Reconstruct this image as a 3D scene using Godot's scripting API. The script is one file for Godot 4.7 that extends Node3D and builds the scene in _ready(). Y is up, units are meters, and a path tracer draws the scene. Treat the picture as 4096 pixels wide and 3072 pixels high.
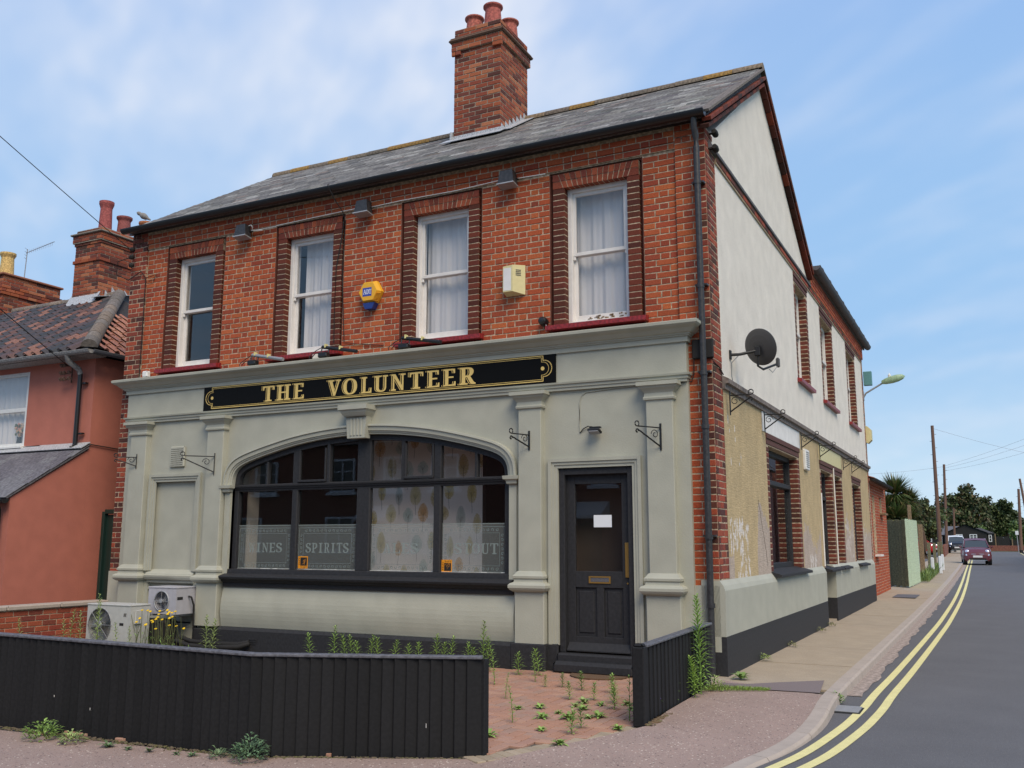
extends Node3D
# The corner pub, its forecourt and the side street. x runs along the shop front (0 at the corner), z towards the viewer, y up; metres.

class MB:
	var v := PackedVector3Array()
	var n := PackedVector3Array()
	var c := PackedColorArray()
	var u := PackedVector2Array()
	var col := Color(1, 1, 1)
	func put(p: Vector3, nn: Vector3, uv := Vector2.ZERO) -> void:
		v.append(p); n.append(nn); c.append(col); u.append(uv)
	func tri(a: Vector3, b: Vector3, d: Vector3) -> void:
		var nn := (b - a).cross(d - a).normalized()
		put(a, nn); put(d, nn); put(b, nn)
	func quad(a: Vector3, b: Vector3, d: Vector3, e: Vector3) -> void:
		var nn := (d - a).cross(e - b).normalized()
		put(a, nn, Vector2(0, 1)); put(d, nn, Vector2(1, 0)); put(b, nn, Vector2(1, 1))
		put(a, nn, Vector2(0, 1)); put(e, nn, Vector2(0, 0)); put(d, nn, Vector2(1, 0))
	func squad(a: Vector3, b: Vector3, d: Vector3, e: Vector3, na: Vector3, nb: Vector3, nd: Vector3, ne: Vector3) -> void:
		put(a, na); put(d, nd); put(b, nb)
		put(a, na); put(e, ne); put(d, nd)
	func box(ce: Vector3, s: Vector3, b := Basis.IDENTITY) -> void:
		var x := b.x * s.x * 0.5
		var y := b.y * s.y * 0.5
		var z := b.z * s.z * 0.5
		quad(ce - x - y + z, ce + x - y + z, ce + x + y + z, ce - x + y + z)
		quad(ce + x - y - z, ce - x - y - z, ce - x + y - z, ce + x + y - z)
		quad(ce + x - y + z, ce + x - y - z, ce + x + y - z, ce + x + y + z)
		quad(ce - x - y - z, ce - x - y + z, ce - x + y + z, ce - x + y - z)
		quad(ce - x + y + z, ce + x + y + z, ce + x + y - z, ce - x + y - z)
		quad(ce - x - y - z, ce + x - y - z, ce + x - y + z, ce - x - y + z)
	func lo(a: Vector3, b: Vector3) -> void:
		box((a + b) * 0.5, (b - a).abs())
	func bev(ce: Vector3, s: Vector3, r: float, b := Basis.IDENTITY) -> void:   # box with chamfered edges
		var h := s * 0.5
		r = minf(r, minf(h.x, minf(h.y, h.z)) * 0.9)
		var g := h - Vector3(r, r, r)
		for k in 3:
			for sg in [-1.0, 1.0]:
				var i := (k + 1) % 3
				var j := (k + 2) % 3
				var q: Array[Vector3] = []
				for t in [[-1, -1], [1, -1], [1, 1], [-1, 1]]:
					var p := Vector3.ZERO
					p[k] = sg * h[k]; p[i] = t[0] * g[i]; p[j] = t[1] * g[j]
					q.append(ce + b * p)
				if sg > 0: quad(q[0], q[1], q[2], q[3])
				else: quad(q[3], q[2], q[1], q[0])
		for k in 3:
			var i := (k + 1) % 3
			var j := (k + 2) % 3
			for si in [-1.0, 1.0]:
				for sj in [-1.0, 1.0]:
					var a := Vector3.ZERO; a[k] = -g[k]; a[i] = si * h[i]; a[j] = sj * g[j]
					var a2 := a; a2[k] = g[k]
					var d := Vector3.ZERO; d[k] = -g[k]; d[i] = si * g[i]; d[j] = sj * h[j]
					var d2 := d; d2[k] = g[k]
					if si * sj > 0: quad(ce + b * a, ce + b * d, ce + b * d2, ce + b * a2)
					else: quad(ce + b * a2, ce + b * d2, ce + b * d, ce + b * a)
	func tube(p: Array, r: float, sides := 8, r2 := -1.0, caps := true) -> void:
		var m := p.size()
		if r2 < 0: r2 = r
		var rings := []
		var prev := Vector3.UP
		for i in m:
			var d: Vector3 = (p[mini(i + 1, m - 1)] - p[maxi(i - 1, 0)]).normalized()
			var a := d.cross(prev)
			if a.length() < 0.05: a = d.cross(Vector3.RIGHT)
			if a.length() < 0.05: a = d.cross(Vector3.FORWARD)
			a = a.normalized()
			var b := d.cross(a)
			prev = a.cross(d) * -1.0 if false else prev
			var rr := lerpf(r, r2, float(i) / maxf(1, m - 1))
			var ring := []
			for k in sides:
				var t := TAU * k / sides
				ring.append([p[i] + (a * cos(t) + b * sin(t)) * rr, a * cos(t) + b * sin(t)])
			rings.append(ring)
		for i in m - 1:
			for k in sides:
				var k2 := (k + 1) % sides
				squad(rings[i][k][0], rings[i][k2][0], rings[i + 1][k2][0], rings[i + 1][k][0], rings[i][k][1], rings[i][k2][1], rings[i + 1][k2][1], rings[i + 1][k][1])
		if caps:
			for k in range(1, sides - 1):
				tri(rings[0][0][0], rings[0][k + 1][0], rings[0][k][0])
				tri(rings[m - 1][0][0], rings[m - 1][k][0], rings[m - 1][k + 1][0])
	func lathe(pr: Array, o: Vector3, seg := 20, ax := Basis.IDENTITY, a0 := 0.0, a1 := TAU) -> void:   # pr: [radius, height] from the bottom up the outside
		for i in pr.size() - 1:
			var r0: float = pr[i][0]; var y0: float = pr[i][1]; var r1: float = pr[i + 1][0]; var y1: float = pr[i + 1][1]
			var sl := Vector2(y1 - y0, r0 - r1).normalized()
			for k in seg:
				var t0 := lerpf(a0, a1, float(k) / seg)
				var t1 := lerpf(a0, a1, float(k + 1) / seg)
				var e0 := Vector3(cos(t0), 0, -sin(t0)); var e1 := Vector3(cos(t1), 0, -sin(t1))
				var n0 := ax * (e0 * sl.x + Vector3.UP * sl.y); var n1 := ax * (e1 * sl.x + Vector3.UP * sl.y)
				squad(o + ax * (e0 * r0 + Vector3.UP * y0), o + ax * (e1 * r0 + Vector3.UP * y0), o + ax * (e1 * r1 + Vector3.UP * y1), o + ax * (e0 * r1 + Vector3.UP * y1), n0, n1, n1, n0)
	func prism(poly: PackedVector2Array, o: Vector3, ex: Vector3, ey: Vector3, depth: float) -> void:   # polygon in ex, ey pushed out along ex x ey
		var ez := ex.cross(ey).normalized() * depth
		if Geometry2D.is_polygon_clockwise(poly): poly.reverse()
		var idx := Geometry2D.triangulate_polygon(poly)
		for k in range(0, idx.size(), 3):
			var a := o + ex * poly[idx[k]].x + ey * poly[idx[k]].y
			var b := o + ex * poly[idx[k + 1]].x + ey * poly[idx[k + 1]].y
			var d := o + ex * poly[idx[k + 2]].x + ey * poly[idx[k + 2]].y
			var up := (b - a).cross(d - a).dot(ez) > 0
			if not up:
				var t := b; b = d; d = t
			tri(a + ez, b + ez, d + ez); tri(a, d, b)
		for k in poly.size():
			var p := o + ex * poly[k].x + ey * poly[k].y
			var q2 := poly[(k + 1) % poly.size()]
			var q := o + ex * q2.x + ey * q2.y
			quad(p, q, q + ez, p + ez)
	func sweep(pr: Array, path: Array, outs: Array, caps := true) -> void:   # pr: [out, y] points from bottom to top; swept along a level path, pushed out along outs (mitred)
		for i in path.size() - 1:
			for k in pr.size() - 1:
				var a: Vector3 = path[i] + outs[i] * pr[k][0] + Vector3.UP * pr[k][1]
				var b: Vector3 = path[i + 1] + outs[i + 1] * pr[k][0] + Vector3.UP * pr[k][1]
				var d: Vector3 = path[i + 1] + outs[i + 1] * pr[k + 1][0] + Vector3.UP * pr[k + 1][1]
				var e: Vector3 = path[i] + outs[i] * pr[k + 1][0] + Vector3.UP * pr[k + 1][1]
				quad(a, b, d, e)
		if caps:
			var poly := PackedVector2Array()
			for q in pr: poly.append(Vector2(q[0], q[1]))
			poly.append(Vector2(0, pr[-1][1])); poly.append(Vector2(0, pr[0][1]))
			var idx := Geometry2D.triangulate_polygon(poly)
			for en in [0, path.size() - 1]:
				for k in range(0, idx.size(), 3):
					var t: Array[Vector3] = []
					for j in 3: t.append(path[en] + outs[en] * poly[idx[k + j]].x + Vector3.UP * poly[idx[k + j]].y)
					tri(t[0], t[1], t[2])
	func add(o: MB, t := Transform3D.IDENTITY) -> void:
		for i in o.v.size():
			v.append(t * o.v[i]); n.append((t.basis * o.n[i]).normalized()); c.append(o.c[i]); u.append(o.u[i])
	func mesh() -> ArrayMesh:
		var a := []
		a.resize(Mesh.ARRAY_MAX)
		a[Mesh.ARRAY_VERTEX] = v; a[Mesh.ARRAY_NORMAL] = n; a[Mesh.ARRAY_COLOR] = c; a[Mesh.ARRAY_TEX_UV] = u
		var m := ArrayMesh.new()
		m.add_surface_from_arrays(Mesh.PRIMITIVE_TRIANGLES, a)
		return m

var rng := RandomNumberGenerator.new()
var M := {}
var T := {}
var used := {}
var mean := {}
const EYE := Vector3(2.6364, 1.3932, 10.1575)

func rnd(a := 0.0, b := 1.0) -> float: return rng.randf_range(a, b)
func V(x: float, y: float, z: float) -> Vector3: return Vector3(x, y, z)
func lin(r: float, g: float, b: float) -> Color: return Color(r, g, b).linear_to_srgb()

func numbered(called: String) -> String:
	if not used.has(called):
		used[called] = 0
		return called
	used[called] += 1
	return "%s_%03d" % [called, used[called]]

func thing(called: String, label: String, category: String, at := Vector3.ZERO, group := "") -> Node3D:
	var o := Node3D.new()
	o.name = numbered(called)
	add_child(o)
	o.position = at
	tag(o, label, category, group)
	return o

func tag(o: Node, label: String, category: String, group := "") -> Node:
	o.set_meta("label", label); o.set_meta("category", category)
	if group: o.set_meta("group", group)
	return o

func inst(m: Mesh, called: String, material: Material, parent: Node, world := true) -> MeshInstance3D:
	var o := MeshInstance3D.new()
	o.mesh = m
	o.material_override = null
	o.name = called if parent != self else numbered(called)
	for s in m.get_surface_count(): o.set_surface_override_material(s, material)
	parent.add_child(o, true)
	if world and parent is Node3D and parent != self: o.position = -base_of(parent)
	return o

func base_of(p: Node) -> Vector3:
	var q := Vector3.ZERO
	while p is Node3D and p != self:
		q += p.position
		p = p.get_parent()
	return q

func mk(b: MB, called: String, material: Material, parent: Node = self, world := true) -> MeshInstance3D:
	return inst(b.mesh(), called, material, parent, world)

func struct(b: MB, called: String, material: Material) -> MeshInstance3D:
	var o := mk(b, called, material)
	o.set_meta("kind", "structure")
	return o

func one(b: MB, called: String, material: Material, label: String, category: String, group := "") -> MeshInstance3D:
	var o := mk(b, called, material)
	tag(o, label, category, group)
	return o

func copy(o: Node3D, at: Vector3, turn := 0.0, size := 1.0, label := "") -> Node3D:
	var c: Node3D = o.duplicate()
	var nm := String(o.name)
	if nm.length() > 4 and nm[-4] == "_" and nm.substr(nm.length() - 3).is_valid_int(): nm = nm.substr(0, nm.length() - 4)
	c.name = numbered(nm)
	add_child(c)
	c.transform = Transform3D(Basis(Vector3.UP, turn).scaled(Vector3.ONE * size), at)
	if label: c.set_meta("label", label)
	return c

# ---------- textures and materials
func noise_tex(freq: float, lo: float, hi: float, oct := 4, sd := 1, size := 512, kind := FastNoiseLite.TYPE_SIMPLEX_SMOOTH) -> NoiseTexture2D:
	var f := FastNoiseLite.new()
	f.noise_type = kind; f.frequency = freq; f.fractal_octaves = oct; f.seed = sd
	if oct <= 1: f.fractal_type = FastNoiseLite.FRACTAL_NONE
	var t := NoiseTexture2D.new()
	t.width = size; t.height = size; t.seamless = true; t.noise = f
	var g := Gradient.new()
	g.set_color(0, Color(lo, lo, lo)); g.set_color(1, Color(hi, hi, hi))
	t.color_ramp = g
	mean[t] = pow((lo + hi) * 0.5, 2.2)
	return t

func speckle(size: int, base: Color, spread: float, dots: int, dot_cols: Array, rmax: float, sd: int) -> ImageTexture:
	var r := RandomNumberGenerator.new()
	r.seed = sd
	var im := Image.create(size, size, false, Image.FORMAT_RGB8)
	for y in size:
		for x in size:
			var k := 1.0 + r.randf_range(-spread, spread)
			im.set_pixel(x, y, Color(base.r * k, base.g * k, base.b * k))
	for i in dots:
		var cx := r.randi() % size
		var cy := r.randi() % size
		var rad := r.randf_range(0.5, rmax)
		var cl: Color = dot_cols[r.randi() % dot_cols.size()]
		var w := int(ceil(rad))
		for dy in range(-w, w + 1):
			for dx in range(-w, w + 1):
				if dx * dx + dy * dy <= rad * rad + 0.2:
					im.set_pixel(posmod(cx + dx, size), posmod(cy + dy, size), cl)
	return ImageTexture.create_from_image(im)

func mat(called: String, c: Color, rough := 0.8, o := {}) -> StandardMaterial3D:   # c is linear
	var m := StandardMaterial3D.new()
	m.resource_name = called
	var k := 1.0   # the mean of the grain laid over it, so that c stays the surface's own mean colour
	if o.has("tex"): k *= mean.get(o.tex, 1.0)
	if o.has("detail"): k *= mean.get(o.detail, 1.0)
	m.albedo_color = lin(c.r / k, c.g / k, c.b / k)
	m.albedo_color.a = c.a
	m.roughness = rough
	m.metallic = o.get("metal", 0.0)
	m.metallic_specular = o.get("spec", 0.5)
	m.vertex_color_use_as_albedo = o.get("vc", false)
	if o.has("tex"):
		m.albedo_texture = o.tex
	if o.has("bump"):
		m.heightmap_enabled = true; m.heightmap_texture = o.bump; m.heightmap_scale = o.get("height", 0.2)
	if not o.has("uv"):
		m.uv1_triplanar = true; m.uv1_world_triplanar = true
		var s: float = o.get("scale", 1.0)
		m.uv1_scale = Vector3(s, s, s)
		m.uv1_triplanar_sharpness = 4.0
	if o.has("detail"):
		m.detail_enabled = true; m.detail_albedo = o.detail; m.detail_blend_mode = BaseMaterial3D.BLEND_MODE_MUL
		m.detail_uv_layer = BaseMaterial3D.DETAIL_UV_2
		m.uv2_triplanar = true; m.uv2_world_triplanar = true
		var d: float = o.get("dscale", 4.0)
		m.uv2_scale = Vector3(d, d, d)
	if o.has("back"):
		m.backlight_enabled = true; m.backlight = o.back
	if c.a < 1.0: m.transparency = BaseMaterial3D.TRANSPARENCY_ALPHA
	m.cull_mode = BaseMaterial3D.CULL_DISABLED
	M[called] = m
	return m

func materials() -> void:
	T.patch = noise_tex(0.008, 0.93, 1.0, 5, 3)
	T.grain = noise_tex(0.12, 0.86, 1.0, 3, 5)
	T.grain2 = noise_tex(0.25, 0.70, 1.0, 2, 8)
	T.blot = noise_tex(0.02, 0.62, 1.0, 4, 12)
	T.mott = noise_tex(0.03, 0.80, 1.0, 4, 14)
	T.rough = noise_tex(0.16, 0.0, 1.0, 3, 21)
	T.soft = noise_tex(0.03, 0.0, 1.0, 4, 23)
	var tarmac_dots := [Color(0.80, 0.74, 0.68), Color(0.66, 0.59, 0.54), Color(0.40, 0.34, 0.32), Color(0.45, 0.38, 0.36), Color(0.66, 0.54, 0.49), Color(0.60, 0.50, 0.45)]
	T.foot = speckle(512, Color(0.60, 0.515, 0.475), 0.10, 2600, tarmac_dots, 3.0, 4)
	T.road = speckle(512, Color(0.37, 0.37, 0.385), 0.14, 1600, [Color(0.46, 0.46, 0.47), Color(0.30, 0.30, 0.31), Color(0.50, 0.49, 0.48)], 1.6, 9)
	T.conc = speckle(512, Color(0.64, 0.58, 0.50), 0.08, 4200, [Color(0.72, 0.66, 0.57), Color(0.55, 0.49, 0.42), Color(0.66, 0.57, 0.46)], 1.7, 14)
	T.cast = speckle(512, Color(0.95, 0.945, 0.94), 0.03, 2600, [Color(0.80, 0.79, 0.77), Color(0.88, 0.87, 0.85), Color(1, 1, 1), Color(0.70, 0.69, 0.66)], 2.0, 19)
	mat("sage", Color(0.40, 0.395, 0.325), 0.62, {"tex": T.patch, "scale": 0.5, "detail": T.grain, "dscale": 3.0, "bump": T.rough, "height": 0.10})
	mat("char", Color(0.029, 0.029, 0.032), 0.6, {"tex": T.mott, "scale": 1.3, "spec": 0.35})
	mat("fence", Color(0.017, 0.017, 0.0185), 0.7, {"vc": true, "tex": T.mott, "scale": 2.0, "spec": 0.3})
	mat("fence_cap", Color(0.11, 0.11, 0.125), 0.6, {"tex": T.blot, "scale": 2.0})
	mat("brick", Color(1, 1, 1), 0.9, {"vc": true, "tex": T.grain, "scale": 2.2, "detail": T.mott, "dscale": 2.6, "bump": T.rough, "height": 0.15})
	mat("glazed", Color(1, 1, 1), 0.6, {"vc": true, "tex": T.grain, "scale": 1.7, "detail": T.mott, "dscale": 2.3, "spec": 0.3})
	mat("mortar", Color(0.44, 0.34, 0.235), 0.95, {"tex": T.blot, "scale": 1.5, "bump": T.rough, "height": 0.3})
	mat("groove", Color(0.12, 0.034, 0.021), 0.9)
	mat("darkmortar", Color(0.30, 0.25, 0.19), 0.95, {"tex": T.blot, "scale": 1.5})
	mat("roughcast", Color(0.90, 0.845, 0.765), 0.95, {"tex": T.cast, "scale": 1.6, "detail": T.patch, "dscale": 0.45, "bump": T.rough, "height": 0.45})
	mat("white_paint", Color(0.72, 0.69, 0.66), 0.6, {"tex": T.patch, "scale": 1.2, "detail": T.grain, "dscale": 3.0})
	mat("panel_white", Color(0.74, 0.72, 0.70), 0.8, {"tex": T.patch, "scale": 1.0})
	mat("red_paint", Color(0.24, 0.018, 0.020), 0.45, {"tex": T.blot, "scale": 2.5})
	mat("slate", Color(1, 1, 1), 0.75, {"vc": true, "spec": 0.3, "tex": T.blot, "scale": 1.6, "detail": T.grain, "dscale": 4.0, "bump": T.soft, "height": 0.2})
	mat("clay", Color(1, 1, 1), 0.85, {"vc": true, "tex": T.blot, "scale": 2.0, "detail": T.grain, "dscale": 4.0, "bump": T.rough, "height": 0.15})
	mat("pantile", Color(1, 1, 1), 0.5, {"vc": true, "tex": T.blot, "scale": 2.6})
	mat("lead", Color(0.42, 0.43, 0.45), 0.5, {"tex": T.blot, "scale": 3.0})
	mat("black", Color(0.012, 0.012, 0.013), 0.35, {"tex": T.grain, "scale": 2.0})
	mat("pipe", Color(0.030, 0.029, 0.031), 0.45, {"tex": T.blot, "scale": 2.0})
	mat("iron", Color(0.010, 0.010, 0.011), 0.5)
	mat("sign_black", Color(0.006, 0.006, 0.006), 0.5, {"spec": 0.2})
	mat("gold", Color(0.74, 0.53, 0.17), 0.5, {"tex": T.patch, "scale": 4.0})
	mat("brass", Color(0.45, 0.26, 0.07), 0.4, {"metal": 0.7})
	mat("glass", Color(0.02, 0.022, 0.02, 0.04), 0.0)
	mat("frost", Color(0.40, 0.43, 0.41, 0.12), 0.5)
	mat("etch", Color(0.30, 0.35, 0.33, 0.5), 0.6)
	mat("car_glass", Color(0.05, 0.06, 0.065), 0.06)
	mat("curtain", Color(0.66, 0.64, 0.64), 0.9, {"back": Color(0.2, 0.2, 0.2)})
	mat("room", Color(0.20, 0.18, 0.16), 0.9)
	mat("room_dark", Color(0.12, 0.085, 0.065), 0.8)
	mat("room_pale", Color(0.55, 0.49, 0.40), 0.9)
	mat("pink", Color(0.45, 0.15, 0.105), 0.85, {"tex": T.patch, "scale": 0.6, "detail": T.grain, "dscale": 3.0, "bump": T.rough, "height": 0.12})
	mat("foot", Color(1, 1, 1), 0.9, {"tex": T.foot, "scale": 0.8, "detail": T.patch, "dscale": 0.33, "bump": T.rough, "height": 0.25})
	mat("road", Color(1.0, 0.97, 0.93), 0.9, {"tex": T.road, "scale": 0.9, "detail": T.patch, "dscale": 0.2, "bump": T.rough, "height": 0.3})
	mat("conc", Color(1, 1, 1), 0.92, {"tex": T.conc, "scale": 0.9, "detail": T.patch, "dscale": 0.5, "bump": T.rough, "height": 0.25})
	mat("kerb", Color(0.40, 0.335, 0.285), 0.92, {"tex": T.patch, "scale": 1.2, "detail": T.grain, "dscale": 3.0})
	mat("channel", Color(0.34, 0.27, 0.23), 0.92, {"tex": T.blot, "scale": 1.4, "detail": T.grain2, "dscale": 2.5})
	mat("yellow", Color(0.74, 0.66, 0.30), 0.8, {"tex": T.patch, "scale": 1.5, "detail": T.grain2, "dscale": 3.0})
	mat("paver", Color(1, 1, 1), 0.95, {"vc": true, "tex": T.grain, "scale": 1.6, "detail": T.patch, "dscale": 0.7})
	mat("dirt", Color(0.10, 0.085, 0.065), 0.95, {"tex": T.grain2, "scale": 1.2})
	mat("leaf", Color(1, 1, 1), 0.6, {"vc": true, "back": Color(0.16, 0.22, 0.05)})
	mat("bark", Color(0.10, 0.065, 0.045), 0.9, {"tex": T.blot, "scale": 2.0})
	mat("pole_wood", Color(0.15, 0.085, 0.06), 0.85, {"tex": T.blot, "scale": 2.0})
	mat("galv", Color(0.33, 0.335, 0.35), 0.5, {"metal": 0.3, "tex": T.patch, "scale": 2.0})
	mat("ac_white", Color(0.46, 0.46, 0.44), 0.55, {"tex": T.patch, "scale": 2.0})
	mat("ac_grey", Color(0.40, 0.39, 0.42), 0.5, {"tex": T.patch, "scale": 2.0})
	mat("plastic_cream", Color(0.64, 0.57, 0.30), 0.5, {"tex": T.patch, "scale": 3.0})
	mat("plastic_white", Color(0.72, 0.72, 0.70), 0.5, {"tex": T.patch, "scale": 3.0})
	mat("alarm_yellow", Color(0.78, 0.40, 0.02), 0.45)
	mat("alarm_blue", Color(0.012, 0.035, 0.20), 0.4)
	mat("logo_blue", Color(0.03, 0.06, 0.36), 0.5)
	mat("paper", Color(0.75, 0.77, 0.80), 0.8)
	mat("orange", Color(0.80, 0.30, 0.01), 0.6)
	mat("dish_grey", Color(0.065, 0.065, 0.068), 0.5, {"tex": T.grain, "scale": 3.0})
	mat("lamp_green", Color(0.30, 0.42, 0.26), 0.5, {"tex": T.blot, "scale": 4.0})
	mat("teal", Color(0.10, 0.26, 0.28), 0.6, {"tex": T.blot, "scale": 4.0})
	mat("door_green", Color(0.012, 0.035, 0.028), 0.5)
	mat("gate_green", Color(0.46, 0.56, 0.40), 0.8, {"tex": T.blot, "scale": 3.0})
	mat("old_wood", Color(0.15, 0.14, 0.08), 0.9, {"vc": true, "tex": T.blot, "scale": 1.5})
	mat("wood", Color(0.22, 0.15, 0.085), 0.85, {"tex": T.blot, "scale": 2.0})
	mat("tar", Color(0.012, 0.011, 0.011), 0.8)
	mat("felt", Color(0.115, 0.115, 0.13), 0.9, {"tex": T.patch, "scale": 0.3})
	mat("plum", Color(0.13, 0.035, 0.05), 0.25)
	mat("car_red", Color(0.50, 0.015, 0.02), 0.25)
	mat("car_black", Color(0.012, 0.012, 0.014), 0.25)
	mat("car_white", Color(0.70, 0.72, 0.74), 0.3)
	mat("chrome", Color(0.75, 0.75, 0.77), 0.15, {"metal": 0.9})
	mat("tyre", Color(0.012, 0.012, 0.012), 0.8)
	mat("soil_grass", Color(0.06, 0.085, 0.03), 0.95, {"tex": T.blot, "scale": 0.3})
	mat("petal", Color(0.85, 0.55, 0.01), 0.6)
	mat("purple", Color(0.16, 0.10, 0.36), 0.6)
	mat("coir", Color(0.13, 0.075, 0.04), 0.95, {"tex": T.grain2, "scale": 2.0})
	mat("feather", Color(0.24, 0.23, 0.22), 0.9)
	mat("opp_brick", Color(0.20, 0.075, 0.05), 0.9, {"tex": T.blot, "scale": 0.7})
	mat("flower_pink", Color(0.62, 0.30, 0.20), 0.8)

# ---------- brickwork
const CO := 0.0763      # one course
const BH := 0.0655      # brick face height
var PAL := {
	"red": [Color(0.38, 0.074, 0.024), Color(0.35, 0.066, 0.023), Color(0.41, 0.088, 0.028), Color(0.33, 0.060, 0.022), Color(0.44, 0.105, 0.033), Color(0.37, 0.070, 0.024), Color(0.30, 0.054, 0.022), Color(0.40, 0.082, 0.027), Color(0.25, 0.047, 0.022), Color(0.35, 0.070, 0.026)],
	"quoin": [Color(0.27, 0.052, 0.026), Color(0.16, 0.036, 0.022), Color(0.075, 0.024, 0.017), Color(0.32, 0.062, 0.028), Color(0.22, 0.043, 0.024), Color(0.11, 0.030, 0.020), Color(0.30, 0.056, 0.027)],
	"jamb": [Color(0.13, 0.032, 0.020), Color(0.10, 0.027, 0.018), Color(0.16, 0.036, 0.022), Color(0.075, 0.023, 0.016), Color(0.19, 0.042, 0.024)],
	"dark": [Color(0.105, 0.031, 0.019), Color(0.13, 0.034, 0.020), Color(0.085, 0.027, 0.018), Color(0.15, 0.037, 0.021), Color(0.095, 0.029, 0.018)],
	"head": [Color(0.26, 0.058, 0.027), Color(0.32, 0.072, 0.03), Color(0.17, 0.038, 0.022), Color(0.22, 0.048, 0.025)],
	"stack": [Color(0.34, 0.085, 0.032), Color(0.26, 0.058, 0.026), Color(0.13, 0.036, 0.023), Color(0.37, 0.105, 0.045), Color(0.26, 0.058, 0.030), Color(0.16, 0.042, 0.027), Color(0.40, 0.14, 0.065), Color(0.09, 0.030, 0.022), Color(0.25, 0.062, 0.033)],
	"low": [Color(0.30, 0.065, 0.034), Color(0.25, 0.05, 0.03), Color(0.34, 0.08, 0.04), Color(0.20, 0.045, 0.03)],
	"cap": [Color(0.20, 0.15, 0.12), Color(0.26, 0.21, 0.17), Color(0.17, 0.11, 0.085)],
}
var bricks := []
var brick_meshes := {}

func brick_shape(b: MB, t: Transform3D, l: float, h: float, d: float, q: Color) -> void:   # face centre at t, 18 triangles
	var e := 0.0045
	var x := l * 0.5
	var y := h * 0.5
	var f := [V(-x + e, -y + e, 0), V(x - e, -y + e, 0), V(x - e, y - e, 0), V(-x + e, y - e, 0)]
	var g := [V(-x, -y, -e), V(x, -y, -e), V(x, y, -e), V(-x, y, -e)]
	var k := [V(-x, -y, -d), V(x, -y, -d), V(x, y, -d), V(-x, y, -d)]
	b.col = q
	b.quad(t * f[0], t * f[1], t * f[2], t * f[3])
	for i in 4:
		var j := (i + 1) % 4
		b.quad(t * g[i], t * g[j], t * f[j], t * f[i])
		b.quad(t * k[i], t * k[j], t * g[j], t * g[i])

func lay(parent: Node, o: Vector3, ux: Vector3, nn: Vector3, regions: Array, holes := [], pal := "red", bond := "flemish", v_from := 0.0, shift := 0.0, material := "brick") -> void:
	var v0 := INF
	var v1 := -INF
	for r in regions:
		v0 = minf(v0, r[2]); v1 = maxf(v1, r[3])
	var bas := Basis(ux, Vector3.UP, nn)
	var k0 := int(floor((v0 - v_from) / CO)) - 1
	var k1 := int(ceil((v1 - v_from) / CO)) + 1
	for k in range(k0, k1):
		var vc := v_from + (k + 0.5) * CO
		var spans := []
		for r in regions:
			if vc > r[2] and vc < r[3]: spans.append([r[0], r[1]])
		for h in holes:
			if vc > h[2] and vc < h[3]:
				var nx := []
				for s in spans:
					if h[1] <= s[0] or h[0] >= s[1]: nx.append(s)
					else:
						if h[0] > s[0]: nx.append([s[0], h[0]])
						if h[1] < s[1]: nx.append([h[1], s[1]])
				spans = nx
		for s in spans:
			if s[1] - s[0] < 0.03: continue
			var cuts: Array[float] = [s[0]]
			var per := 0.3375 if bond == "flemish" else 0.225
			var off := shift + (per * 0.5 if posmod(k, 2) == 1 else 0.0)
			var i := int(floor((s[0] - off) / per)) - 1
			while true:
				var a := off + i * per
				if a > s[1]: break
				for q in ([a, a + 0.225] if bond == "flemish" else [a]):
					if q > cuts[-1] + 0.048 and q < s[1] - 0.048: cuts.append(q)
				i += 1
			cuts.append(s[1])
			for j in cuts.size() - 1:
				var l := cuts[j + 1] - cuts[j] - 0.0105
				var m := (cuts[j] + cuts[j + 1]) * 0.5
				var p := o + ux * m + Vector3.UP * vc + nn * rnd(-0.0022, 0.0022)
				var list: Array = PAL[pal]
				var ci := rng.randi() % list.size()
				if pal == "red" and l > 0.15 and ci == 8: ci = 0
				var tb := bas.rotated(nn, rnd(-0.006, 0.006))
				bricks.append([l * BH / (p - EYE).length_squared(), parent, Transform3D(tb, p), l + rnd(-0.0025, 0.0015), list[ci] * rnd(0.92, 1.08), material])

func flush_bricks(limit: int, rest_name := "brickwork") -> void:   # the bricks that show largest become parts, the rest one mesh per wall
	bricks.sort_custom(func(a, b): return a[0] > b[0])
	var rest := {}
	for i in bricks.size():
		var r: Array = bricks[i]
		if i < limit:
			var cq := Color(snappedf(r[4].r, 0.02), snappedf(r[4].g, 0.008), snappedf(r[4].b, 0.005))
			var key := [snappedf(r[3], 0.006), cq]
			if not brick_meshes.has(key):
				var b := MB.new()
				brick_shape(b, Transform3D.IDENTITY, key[0], BH, 0.042, cq)
				brick_meshes[key] = b.mesh()
			var o := inst(brick_meshes[key], "brick", M[r[5]], r[1], false)
			var t: Transform3D = r[2]
			t.origin -= base_of(r[1])
			o.transform = t
		else:
			var kk := [r[1], r[5]]
			if not rest.has(kk): rest[kk] = MB.new()
			brick_shape(rest[kk], r[2], r[3], BH, 0.042, r[4])
	for kk in rest:
		mk(rest[kk], rest_name, M[kk[1]], kk[0]).set_meta("kind", "stuff")
	bricks.clear()

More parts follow.
